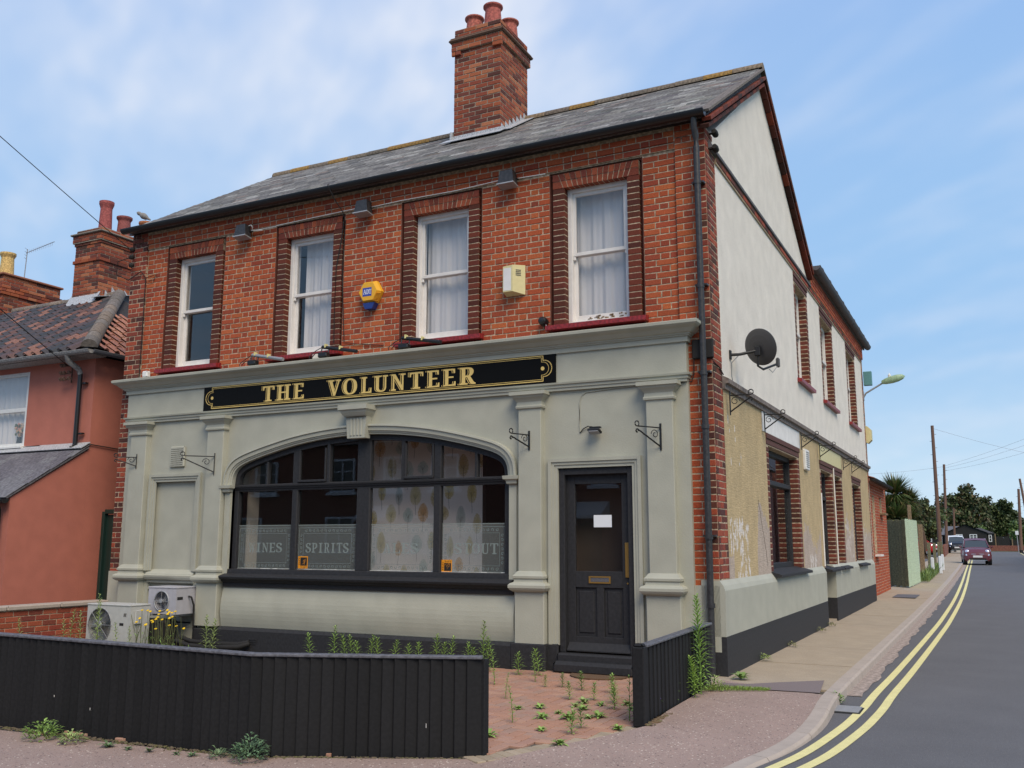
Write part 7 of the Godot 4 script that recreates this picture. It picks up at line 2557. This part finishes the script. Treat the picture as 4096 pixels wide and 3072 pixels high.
	for s in [[-3.0, 2.66, -0.5, 3.80], [2.25, 2.66, -0.5, 3.80]]: b.quad(V(s[0], s[1], z + 0.2), V(s[2], s[3], z + 0.2), V(s[2], s[3], z - 8.0), V(s[0], s[1], z - 8.0))
	b.prism(PackedVector2Array([Vector2(0.4, 3.28), Vector2(1.45, 3.28), Vector2(3.05, 2.58), Vector2(2.0, 2.58)]), V(0, 0, z - 0.7), Vector3.RIGHT, Vector3.UP, 0.05)
	b.quad(V(0.4, 3.28, z - 6.0), V(1.5, 3.28, z - 6.0), V(3.05, 2.58, z - 0.6), V(2.0, 2.58, z - 0.6))
	mk(b, "roof", M.felt, hut)
	for q in [[-1.75, -0.82, 1.25, 2.45, 2, 0.02], [0.02, 0.92, 1.75, 2.45, 2, 0.02], [2.28, 2.66, 1.45, 2.38, 1, -0.78], [-4.0, -3.4, 1.0, 2.2, 1, -2.18], [-5.1, -4.7, 1.45, 2.25, 1, -2.18], [-6.5, -6.1, 1.45, 2.25, 1, -2.18]]:
		var w := part("window", hut)
		b = MB.new()
		frame_box(b, q[0], q[1], q[2], q[3], 0.09, z + q[5] + 0.01, z + q[5] + 0.08)
		for k in range(1, q[4]): b.box(V((q[0] + q[1]) * 0.5, (q[2] + q[3]) * 0.5, z + q[5] + 0.04), V(0.10, q[3] - q[2] - 0.1, 0.06))
		b.box(V((q[0] + q[1]) * 0.5, lerpf(q[2], q[3], 0.5), z + q[5] + 0.035), V(q[1] - q[0] - 0.1, 0.06, 0.05))
		mk(b, "frame", M.car_white, w)
		b = MB.new()
		b.lo(V(q[0] + 0.08, q[2] + 0.08, z + q[5] + 0.012), V(q[1] - 0.08, q[3] - 0.08, z + q[5] + 0.02))
		mk(b, "pane", M.car_glass, w)
	# end of the street: low wall, dark fence, sign box
	var ew := thing("brick_wall", "low brick wall closing the end of the street before the dark fence", "wall", V(4.0, 0.5, -107.0))
	for k in 10:
		b = MB.new()
		b.bev(V(1.6 + k * 0.62, rise(-107) + 0.22, -107.0), V(0.61, 0.62, 0.25), 0.01)
		mk(b, "panel", M.opp_brick, ew)
	var df := thing("timber_fence", "dark timber fence with pale posts beside the black hut", "fence", V(5.0, 0.5, -124.0))
	for k in 12:
		b = MB.new()
		b.bev(V(3.2 + k * 0.30, rise(-124) + 0.75, -124.0), V(0.29, 1.5, 0.03), 0.004)
		mk(b, "board", M.tar, df)
	for x in [3.05, 4.9]:
		b = MB.new()
		b.bev(V(x, rise(-124) + 0.9, -123.8), V(0.12, 1.9, 0.12), 0.01)
		mk(b, "post", M.wood, df)
	var sp := thing("sign_post", "thin post with a small white box sign on the far pavement", "sign", V(4.75, rise(-88), -88.0))
	b = MB.new()
	b.tube([V(4.75, rise(-88), -88), V(4.72, 2.05, -88)], 0.035, 8)
	mk(b, "post", M.galv, sp)
	b = MB.new()
	b.bev(V(4.72, 2.25, -88), V(0.26, 0.36, 0.12), 0.02)
	mk(b, "sign", M.car_white, sp)
	# greenery
	var dk := [Color(0.05, 0.075, 0.024), Color(0.065, 0.09, 0.03), Color(0.095, 0.105, 0.036), Color(0.04, 0.058, 0.022), Color(0.12, 0.09, 0.04)]
	var md := [Color(0.06, 0.09, 0.03), Color(0.08, 0.11, 0.035), Color(0.10, 0.12, 0.04), Color(0.05, 0.075, 0.028)]
	var br := [Color(0.10, 0.17, 0.04), Color(0.13, 0.20, 0.05), Color(0.08, 0.13, 0.035)]
	var yt := rise(-150)
	tree("broad_tree", "broad dark oak with gaps of sky rising behind the black hut", V(-0.6, yt, -150), 4.0, [[V(-3.0, 6.6, -150), V(2.2, 2.4, 2.2)], [V(-0.6, 7.6, -150), V(2.4, 2.6, 2.4)], [V(1.4, 6.6, -150), V(1.8, 2.2, 2.2)], [V(-1.5, 4.4, -149), V(2.8, 2.0, 2.4)], [V(1.9, 4.0, -149), V(1.6, 2.0, 2.0)]], 9500, 0.25, dk)
	tree("round_tree", "rounded mid green tree right of the broad oak", V(4.8, yt, -152), 3.0, [[V(4.5, 6.0, -152), V(1.5, 1.9, 1.6)], [V(5.4, 4.4, -152), V(1.3, 1.7, 1.5)], [V(3.9, 3.8, -152), V(1.5, 1.7, 1.5)]], 4600, 0.23, md)
	tree("garden_tree", "soft green garden tree behind the spiky palm", V(-2.2, rise(-76), -78), 1.6, [[V(-2.7, 3.9, -78), V(0.9, 1.3, 1.0)], [V(-1.7, 3.2, -78), V(1.0, 1.3, 1.0)], [V(-2.4, 2.4, -77), V(1.3, 1.0, 1.0)]], 4200, 0.14, md)
	tree("dark_conifer", "dark evergreen between the palm and the garden tree", V(-1.6, rise(-60), -62), 1.6, [[V(-1.7, 3.1, -62), V(0.8, 1.3, 0.8)], [V(-2.5, 2.6, -62), V(0.8, 1.2, 0.8)]], 1500, 0.12, dk)
	tree("bright_shrub", "bright green shrub overhanging the far right pavement", V(5.9, rise(-112), -114), 1.2, [[V(5.5, 2.6, -114), V(1.0, 1.3, 1.0)], [V(6.3, 2.2, -114), V(1.2, 1.5, 1.0)]], 1800, 0.15, br)
	tree("bright_shrub", "small bright green bush between the hut and the broad oak", V(1.5, rise(-140), -141), 1.0, [[V(1.4, 3.0, -141), V(0.8, 0.9, 0.8)]], 700, 0.16, br)
	tree("hedge_tree", "green hedge tree at the far right of the street end", V(8.5, rise(-110), -112), 1.5, [[V(8.0, 3.0, -112), V(1.6, 1.9, 1.5)], [V(10.0, 3.4, -112), V(1.8, 2.2, 1.6)]], 1500, 0.2, md)
	# dark wood closing the view behind the hut
	var wood := MB.new()
	for k in 5200:
		var x := rnd(-30, 26)
		leaf_quad(wood, V(x, rise(-165) + pow(rng.randf(), 1.3) * (4.2 + 1.2 * sin(x * 0.4)), -165 + rnd(-4, 4)), rnd(0.3, 0.6), dk[rng.randi() % 5] * rnd(0.6, 1.1))
	var wo := one(wood, "distant_wood", M.leaf, "dark belt of distant trees beyond the hut", "trees")
	wo.set_meta("kind", "stuff")
	palm()

func palm() -> void:   # cordyline heads on short trunks behind the gate
	var t := thing("cabbage_palm", "spiky green cabbage palm standing behind the weathered gate", "palm", V(-0.55, 0.1, -29.5))
	var heads := [[V(-0.62, 3.25, -29.5), 0.98], [V(-0.95, 2.75, -29.0), 0.8], [V(-0.20, 2.95, -29.8), 0.72], [V(-0.55, 2.3, -28.7), 0.8], [V(-0.90, 2.1, -28.9), 0.75], [V(-0.22, 2.2, -29.3), 0.75]]
	var b := MB.new()
	for q in heads: b.tube([V(-0.6, 0.0, -29.5), V(-0.6, 1.2, -29.5).lerp(q[0], 0.3), q[0]], 0.11, 8, 0.07)
	mk(b, "trunk", M.bark, t)
	for q in heads:
		b = MB.new()
		for k in 560:
			var d := V(rnd(-1, 1), rnd(-0.75, 1), rnd(-1, 1)).normalized()
			var l: float = q[1] * rnd(0.75, 1.1)
			b.col = ([Color(0.085, 0.13, 0.035), Color(0.11, 0.16, 0.045), Color(0.06, 0.09, 0.028), Color(0.17, 0.19, 0.06), Color(0.22, 0.15, 0.07)][rng.randi() % 5]) * rnd(0.8, 1.2)
			var sd := d.cross(Vector3.UP).normalized() * 0.026
			var p0: Vector3 = q[0]
			var p1 := p0 + d * l * 0.55
			var p2 := p0 + d * l - V(0, 0.12 * l * (1.0 - absf(d.y)), 0)
			b.quad(p0 - sd * 0.6, p0 + sd * 0.6, p1 + sd, p1 - sd)
			b.tri(p1 - sd, p1 + sd, p2)
		mk(b, "leaf_head", M.leaf, t)

func across_side_street() -> void:   # houses over the side street, out of the frame but mirrored in the street-side windows
	var k := 0
	for z0 in [-36.0, -48.0, -60.0]:
		var h := thing("side_street_house", ["brown brick house across the side street nearest the junction", "brown brick house across the side street between its two neighbours", "brown brick house across the side street farthest from the junction"][k], "house", V(11.0, 0.1, z0 - 5.5))
		var b := MB.new()
		b.lo(V(8.5, 0.0, z0), V(15.0, 5.6, z0 - 11.0))
		mk(b, "wall", M.opp_brick, h)
		b = MB.new()
		b.col = Color(0.10, 0.09, 0.09)
		b.prism(PackedVector2Array([Vector2(8.2, 5.55), Vector2(15.3, 5.55), Vector2(11.75, 8.2)]), V(0, 0, z0 - 11.0), Vector3.RIGHT, Vector3.UP, 11.0)
		mk(b, "roof", M.slate, h)
		for q in [[2.0, 0.9], [7.0, 0.9], [2.0, 3.4], [7.0, 3.4]]:
			b = MB.new()
			b.bev(V(8.48, q[1] + 0.7, z0 - q[0] - 0.7), V(0.08, 1.4, 1.4), 0.01)
			mk(b, "window", M.car_glass, h)
		k += 1

func opposite() -> void:   # the brick terrace across the main road that the shop windows mirror
	var k := 0
	for x0 in [-34.0, -24.5, -15.0, -5.5]:
		var h := thing("terraced_house", ["red brick terraced house with white windows across the main road, end of row", "red brick terraced house across the main road in the middle of the row", "red brick terraced house across the main road next but one to the row end", "red brick terraced house across the main road facing the corner"][k], "house", V(x0 + 4.7, 0, 26.0))
		var b := MB.new()
		b.lo(V(x0, -0.1, 23.0), V(x0 + 9.48, 5.6, 31.0))
		mk(b, "wall", M.opp_brick, h)
		b = MB.new()
		b.col = Color(0.10, 0.09, 0.09)
		b.prism(PackedVector2Array([Vector2(22.7, 5.55), Vector2(27.0, 8.0), Vector2(31.3, 5.55)]), V(x0 + 9.48, 0, 0), Vector3.BACK, Vector3.UP, 9.48)
		mk(b, "roof", M.slate, h)
		for q in [[1.2, 1.0, 1.5], [5.6, 1.0, 1.5], [1.4, 3.5, 1.3], [4.2, 3.5, 1.0], [6.6, 3.5, 1.3]]:
			var w := part("window", h)
			b = MB.new()
			frame_box(b, x0 + q[0], x0 + q[0] + q[2], q[1], q[1] + 1.45, 0.09, 22.9, 22.99)
			b.box(V(x0 + q[0] + q[2] * 0.5, q[1] + 0.72, 22.94), V(0.06, 1.3, 0.06))
			b.box(V(x0 + q[0] + q[2] * 0.5, q[1] + 0.9, 22.94), V(q[2] - 0.15, 0.05, 0.06))
			b.box(V(x0 + q[0] + q[2] * 0.5, q[1] - 0.06, 22.9), V(q[2] + 0.25, 0.12, 0.2))
			mk(b, "frame", M.car_white, w)
			b = MB.new()
			b.lo(V(x0 + q[0] + 0.08, q[1] + 0.08, 22.97), V(x0 + q[0] + q[2] - 0.08, q[1] + 1.37, 22.985))
			mk(b, "pane", M.car_glass, w)
		b = MB.new()
		b.bev(V(x0 + 4.1, 1.05, 22.96), V(0.95, 2.1, 0.08), 0.02)
		mk(b, "door", M.door_green, h)
		b = MB.new()
		b.prism(PackedVector2Array([Vector2(0.0, 2.25), Vector2(-1.0, 2.25), Vector2(-1.0, 2.35), Vector2(0.0, 2.9)]), V(x0 + 4.9, 0, 23.0), Vector3.BACK, Vector3.UP, 1.6)
		mk(b, "porch_hood", M.white_paint, h)
		k += 1

# ---------- weeds
func blade(b: MB, p: Vector3, d: Vector3, l: float, w: float, droop: float, q: Color) -> void:   # a narrow leaf in two pieces
	b.col = q
	var sd := d.cross(Vector3.UP).normalized() * w * 0.5
	var m := p + d * l * 0.55
	var e := p + d * l - V(0, droop * l, 0)
	b.tri(p, m + sd, m - sd)
	b.tri(m - sd, m + sd, e)

func stalk_weed(h: float, q: Color, dense := 1.0, spread := 1.0) -> Array:   # upright stem with narrow leaves all round it
	var s := MB.new()
	s.col = q * 0.7
	var lean := V(rnd(-0.06, 0.06), 0, rnd(-0.06, 0.06))
	var p := []
	for k in 5: p.append(V(0, h * k / 4.0, 0) + lean * pow(k / 4.0, 2) * h * 2.0)
	s.tube(p, 0.004 + h * 0.004, 5, 0.002)
	var b := MB.new()
	var n := int((18 + h * 85) * dense)
	for k in n:
		var t := 0.06 + 0.94 * k / n
		var a := k * 2.4
		var o: Vector3 = V(0, h * t, 0) + lean * t * t * h * 2.0
		var up := lerpf(0.25, 1.1, t)
		var d := V(cos(a), up, sin(a)).normalized()
		blade(b, o, d, (0.035 + 0.055 * sin(PI * minf(1.0, t * 0.8 + 0.2)) * (0.6 + h)) * spread * rnd(0.7, 1.2), 0.008 + 0.006 * spread, 0.25, q * rnd(0.7, 1.35))
	return [s, b]

func rosette(r: float, q: Color, n := 16) -> MB:
	var b := MB.new()
	for k in n:
		var a := k * 2.4
		blade(b, V(0, 0.004, 0), V(cos(a), rnd(0.25, 1.3), sin(a)).normalized(), r * rnd(0.6, 1.2), r * 0.26, 0.3, q * rnd(0.7, 1.3))
	return b

func bushlet(r: float, h: float, q: Color, n: int) -> MB:
	var b := MB.new()
	for k in n:
		var a := rnd(0, TAU)
		var rr := r * sqrt(rng.randf())
		var y := h * pow(rng.randf(), 0.8) * (1.0 - 0.6 * rr / r)
		var d := V(cos(a) * 0.8, rnd(0.2, 1.0), sin(a) * 0.8).normalized()
		blade(b, V(cos(a) * rr * 0.8, y, sin(a) * rr * 0.8), d, rnd(0.03, 0.06), 0.018, 0.3, q * rnd(0.55, 1.4))
	return b

func weed(parts: Array, at: Vector3, label: String, group: String, sc := 1.0) -> void:
	var t := thing("weed", label, "weed", at, group)
	t.transform = Transform3D(Basis(Vector3.UP, rnd(0, TAU)).scaled(Vector3.ONE * sc), at)
	for p in parts: inst(p[0], p[1], p[2], t, false)

func weeds() -> void:
	var gr := Color(0.22, 0.34, 0.075)
	var dk := Color(0.13, 0.21, 0.05)
	var pale := Color(0.30, 0.38, 0.13)
	var tall := []
	var mid := []
	var low := []
	for k in 3:
		var a := stalk_weed(0.40, [gr, pale, gr][k], 0.8)
		tall.append([[a[0].mesh(), "stem", M.leaf], [a[1].mesh(), "leaves", M.leaf]])
		a = stalk_weed(0.20, [gr, dk, gr][k], 1.3, 1.25)
		mid.append([[a[0].mesh(), "stem", M.leaf], [a[1].mesh(), "leaves", M.leaf]])
		low.append([[rosette(0.085, [gr, pale, gr][k], 30).mesh(), "leaves", M.leaf]])
	var G := "weeds among the forecourt pavers"
	# [x, z, height class, size]
	for q in [[-0.97, 3.02, 0, 0.75], [-1.55, 2.02, 0, 0.6], [-0.83, 2.75, 2, 1.1], [-1.05, 2.33, 2, 1.0], [-0.80, 2.48, 2, 0.7], [-1.20, 2.45, 2, 0.8], [-0.80, 2.12, 2, 0.9], [-0.68, 2.22, 2, 1.0], [-1.0, 1.78, 1, 0.8], [-0.80, 1.92, 2, 1.2], [-0.62, 1.95, 2, 0.8], [-0.78, 1.72, 1, 0.8], [-0.44, 2.08, 1, 0.9], [-0.28, 2.05, 2, 0.9], [-0.55, 1.80, 1, 0.9], [-0.42, 1.82, 2, 0.9], [-0.32, 1.80, 1, 0.9], [-0.12, 1.82, 2, 1.4], [-0.35, 1.40, 2, 1.0], [-0.15, 1.60, 2, 1.1], [-0.05, 2.00, 2, 0.5], [-0.62, 2.68, 2, 1.3], [-0.48, 2.58, 2, 0.9], [-0.42, 2.50, 2, 1.1], [-0.38, 2.98, 1, 0.8], [-0.36, 3.22, 1, 0.9], [-0.10, 2.90, 2, 0.9], [-0.62, 3.22, 2, 0.8], [-0.88, 3.60, 2, 1.1], [-0.28, 3.62, 2, 1.0], [-1.52, 1.20, 1, 0.6], [-1.35, 1.15, 1, 0.7], [-1.10, 1.25, 1, 0.9], [-0.78, 1.25, 1, 0.9], [-2.05, 1.30, 0, 1.0], [-1.75, 0.95, 0, 0.75], [-2.25, 1.55, 1, 1.2], [-2.35, 1.35, 1, 1.3]]:
		var set: Array = [tall, mid, low][q[2]]
		weed(set[rng.randi() % 3], V(q[0], -0.06 - 0.0035 * q[1], q[1]), ["tall thin green weed growing from the forecourt paving", "small bushy green weed growing from the forecourt paving", "low green weed tuft between the forecourt pavers"][q[2]], G, q[3])
	# taller ones by the short fence
	for q in [[-0.03, 2.22, 1.15, "tall slender weed by the short fence post with tiny blue flowers", true], [-0.14, 2.52, 0.95, "tallest slender weed standing alone on the pavers near the square post", false], [0.0, 1.75, 0.8, "slender weed on the pavers close against the short fence", false]]:
		var a := stalk_weed(0.38 * q[2], gr, 0.55)
		var fl := MB.new()
		for k in 26: fl.bev(V(rnd(-0.07, 0.07), rnd(0.08, 0.22), rnd(-0.07, 0.07)), Vector3.ONE * 0.008, 0.003)
		var ps := [[a[0].mesh(), "stem", M.leaf], [a[1].mesh(), "leaves", M.leaf]]
		if q[4]: ps.append([fl.mesh(), "flowers", M.purple])
		weed(ps, V(q[0], -0.065, q[1]), q[3], "")
	# along the plinth behind the long fence
	G = "weeds along the plinth behind the fence"
	for q in [[-6.72, 0.62, 0.50], [-6.62, 0.60, 0.46], [-5.05, 0.55, 0.34], [-4.72, 0.50, 0.44], [-4.55, 0.5, 0.34], [-4.45, 0.5, 0.34], [-4.33, 0.55, 0.28], [-4.17, 0.5, 0.35], [-4.07, 0.5, 0.33], [-3.83, 0.5, 0.31], [-3.62, 0.5, 0.28], [-3.46, 0.55, 0.30], [-3.25, 0.5, 0.40], [-3.15, 0.5, 0.32], [-3.05, 0.5, 0.39], [-2.82, 0.5, 0.33], [-2.74, 0.5, 0.27], [-2.62, 0.5, 0.58], [-2.56, 0.5, 0.40], [-2.15, 0.55, 0.26], [-1.92, 0.5, 0.30]]:
		var a := stalk_weed(q[2], gr if q[0] > -6 else pale, 1.1, 1.35)
		weed([[a[0].mesh(), "stem", M.leaf], [a[1].mesh(), "leaves", M.leaf]], V(q[0], -0.08, q[1]), "leafy upright weed along the charcoal plinth behind the long fence", G)
	# round the cooling units
	G = "tall weeds round the cooling units"
	for q in [[-8.15, 1.15, 0.78], [-8.05, 1.25, 0.70], [-8.30, 1.3, 0.55], [-8.75, 1.1, 0.55], [-8.68, 1.25, 0.42], [-7.72, 1.2, 0.42], [-7.6, 1.1, 0.36], [-9.1, 1.6, 0.45], [-9.12, 2.2, 0.42]]:
		var a := stalk_weed(q[2], pale, 0.85, 1.1)
		weed([[a[0].mesh(), "stem", M.leaf], [a[1].mesh(), "leaves", M.leaf]], V(q[0], -0.08, q[1]), "tall wispy weed growing beside the cooling units", G)
	var yf := thing("ragwort", "clump of yellow flowering weeds in front of the smaller cooling unit", "flowers", V(-7.35, -0.08, 0.85))
	var sm := MB.new()
	var pt := MB.new()
	sm.col = Color(0.12, 0.13, 0.05)
	for k in 42:
		var p0 := V(-7.35 + rnd(-0.35, 0.35), -0.08, 0.85 + rnd(-0.15, 0.15))
		var p1 := p0 + V(rnd(-0.12, 0.12), rnd(0.30, 0.58), rnd(-0.1, 0.1))
		sm.tube([p0, p0.lerp(p1, 0.5) + V(0, 0.02, 0), p1], 0.003, 4)
		if k < 26: pt.lathe([[0.0, 0.0], [0.019, 0.004], [0.018, 0.012], [0.0, 0.014]], p1, 8, Basis(V(1, 0, 0), rnd(0.2, 0.9)))
	for k in 160: blade(sm, V(-7.35 + rnd(-0.4, 0.4), -0.08 + rnd(0.0, 0.25), 0.85 + rnd(-0.2, 0.2)), V(rnd(-1, 1), rnd(0.2, 1), rnd(-1, 1)).normalized(), rnd(0.05, 0.10), 0.012, 0.2, dk * rnd(0.8, 1.6))
	mk(sm, "stems", M.leaf, yf)
	mk(pt, "flower_heads", M.petal, yf)
	# foot of the long fence
	for q in [[-3.95, 5.10, 0.16, 0.16, gr, 240, "bushy green weed clump at the foot of the long fence near the frame edge"], [-3.62, 5.10, 0.10, 0.09, pale, 110, "yellowish low weed beside the bushy clump at the long fence"], [-2.02, 4.95, 0.14, 0.20, Color(0.12, 0.20, 0.10), 260, "grey green bushy weed at the foot of the long fence"], [-2.28, 4.98, 0.06, 0.08, Color(0.13, 0.19, 0.09), 50, "small grey green weed next to the bushy one at the fence foot"]]:
		weed([[bushlet(q[2], q[3], q[4], q[5]).mesh(), "leaves", M.leaf]], V(q[0], -0.095, q[1]), q[6], "")
	for q in [[-3.25, 5.08, 0.09], [-3.05, 5.07, 0.05], [-2.85, 5.06, 0.06], [-2.62, 5.03, 0.05], [-2.48, 5.02, 0.06]]:
		weed([[rosette(q[2], Color(0.12, 0.19, 0.08), 18).mesh(), "leaves", M.leaf]], V(q[0], -0.095, q[1]), "flat leafy rosette in the crack below the long fence", "rosettes below the long fence")
	# corner of the short fence
	var a := stalk_weed(0.90, Color(0.25, 0.40, 0.08), 2.2, 1.5)
	weed([[a[0].mesh(), "stem", M.leaf], [a[1].mesh(), "leaves", M.leaf]], V(0.10, -0.01, 1.22), "very tall leafy weed against the corner where fence meets downpipe", "")
	a = stalk_weed(0.36, Color(0.28, 0.43, 0.08), 2.4, 1.2)
	weed([[a[0].mesh(), "stem", M.leaf], [a[1].mesh(), "leaves", M.leaf]], V(0.10, -0.015, 1.42), "shorter bright weed in front of the very tall corner weed", "")
	weed([[bushlet(0.10, 0.16, pale, 120).mesh(), "leaves", M.leaf]], V(0.16, -0.01, 0.95), "pale flowering weed at the foot of the corner downpipe", "")
	weed([[rosette(0.14, Color(0.16, 0.24, 0.06), 26).mesh(), "leaves", M.leaf]], V(0.22, -0.005, 0.15), "low weed at the foot of the charcoal street plinth", "")
	weed([[bushlet(0.07, 0.12, dk * 1.4, 90).mesh(), "leaves", M.leaf]], V(1.21, -0.12, 0.46), "dark green weed growing from the drain at the kerb", "")
	weed([[bushlet(0.08, 0.10, pale, 60).mesh(), "leaves", M.leaf]], V(0.12, 0.0, -1.5), "small weed in the joint at the foot of the street wall", "small weeds along the street wall")
	for z in [-3.2, -5.6, -6.7]: weed([[bushlet(0.09, 0.07, Color(0.20, 0.20, 0.08), 50).mesh(), "leaves", M.leaf]], V(0.12, 0.0, z), "small weed in the joint at the foot of the street wall", "small weeds along the street wall")
	var gz := MB.new()
	for k in 1500:
		var x := rnd(0.08, 0.62)
		var z := 0.98 - (x - 0.08) * 0.55 + rnd(-0.16, 0.16) * (1.0 - x * 0.9)
		blade(gz, V(x, 0.0 - 0.02 * x, z), V(rnd(-0.6, 0.6), 1, rnd(-0.6, 0.6)).normalized(), rnd(0.02, 0.06) * (1.2 - x), 0.005, 0.2, Color(0.20, 0.30, 0.05) * rnd(0.6, 1.3))
	var go := one(gz, "grass_tuft", M.leaf, "low bright grass spreading over the pavement from the corner", "grass")
	go.set_meta("kind", "stuff")
	gz = MB.new()
	for k in 1400:
		var z := rnd(-24.5, -38.0)
		var x := lerpf(0.45, 0.30, (-z - 24.5) / 13.5) + rnd(-0.12, 0.22)
		blade(gz, V(x, rise(z), z), V(rnd(-0.5, 0.5), 1, rnd(-0.5, 0.5)).normalized(), rnd(0.15, 0.55), 0.03, 0.2, Color(0.13, 0.19, 0.045) * rnd(0.6, 1.4))
	go = one(gz, "verge_grass", M.leaf, "rough grass along the fence beyond the green gate", "grass")
	go.set_meta("kind", "stuff")
	gz = MB.new()   # dry dirt, moss and litter along the fence foot and in the joints
	for k in 900:
		var t := rng.randf()
		var x := lerpf(-5.0, -0.7, t)
		var z := (lerpf(5.08, 4.81, (x + 9.0) / 6.85) if x < -2.15 else lerpf(4.81, 4.14, (x + 2.15) / 1.49)) + 0.03 + absf(rng.randfn(0, 0.035))
		gz.col = ([Color(0.16, 0.12, 0.08), Color(0.10, 0.075, 0.05), Color(0.13, 0.12, 0.05)][rng.randi() % 3])
		gz.bev(V(x, -0.092, z), V(rnd(0.006, 0.03), rnd(0.004, 0.012), rnd(0.006, 0.02)), 0.002, Basis(Vector3.UP, rnd(0, 3)))
	for k in 260:
		var z := rnd(1.1, 2.75)
		gz.col = ([Color(0.17, 0.11, 0.06), Color(0.12, 0.08, 0.05), Color(0.15, 0.13, 0.06)][rng.randi() % 3])
		gz.bev(V(0.07 + absf(rng.randfn(0, 0.03)), -0.028 - (z - 1.0) * 0.006, z), V(rnd(0.008, 0.04), rnd(0.004, 0.012), rnd(0.008, 0.03)), 0.002, Basis(Vector3.UP, rnd(0, 3)))
	go = one(gz, "dry_litter", mat("litter", Color(1, 1, 1), 0.95, {"vc": true}), "dry soil and litter along the foot of the charcoal fences", "litter")
	go.set_meta("kind", "stuff")

func _ready() -> void:
	rng.seed = 20240611
	set_light()
	materials()
	ground()
	forecourt()
	build_pub()
	pink_house()
	fences()
	fixtures()
	cooling_units()
	street()
	opposite()
	across_side_street()
	weeds()
	for i in [1, 2, 3]:
		curtain(i, ["", "white net curtain drawn half aside in the sash left of the yellow alarm box", "white net curtain behind the sash between the two alarm boxes", "white net curtain behind the sash with the flaked bottom rail"][i])
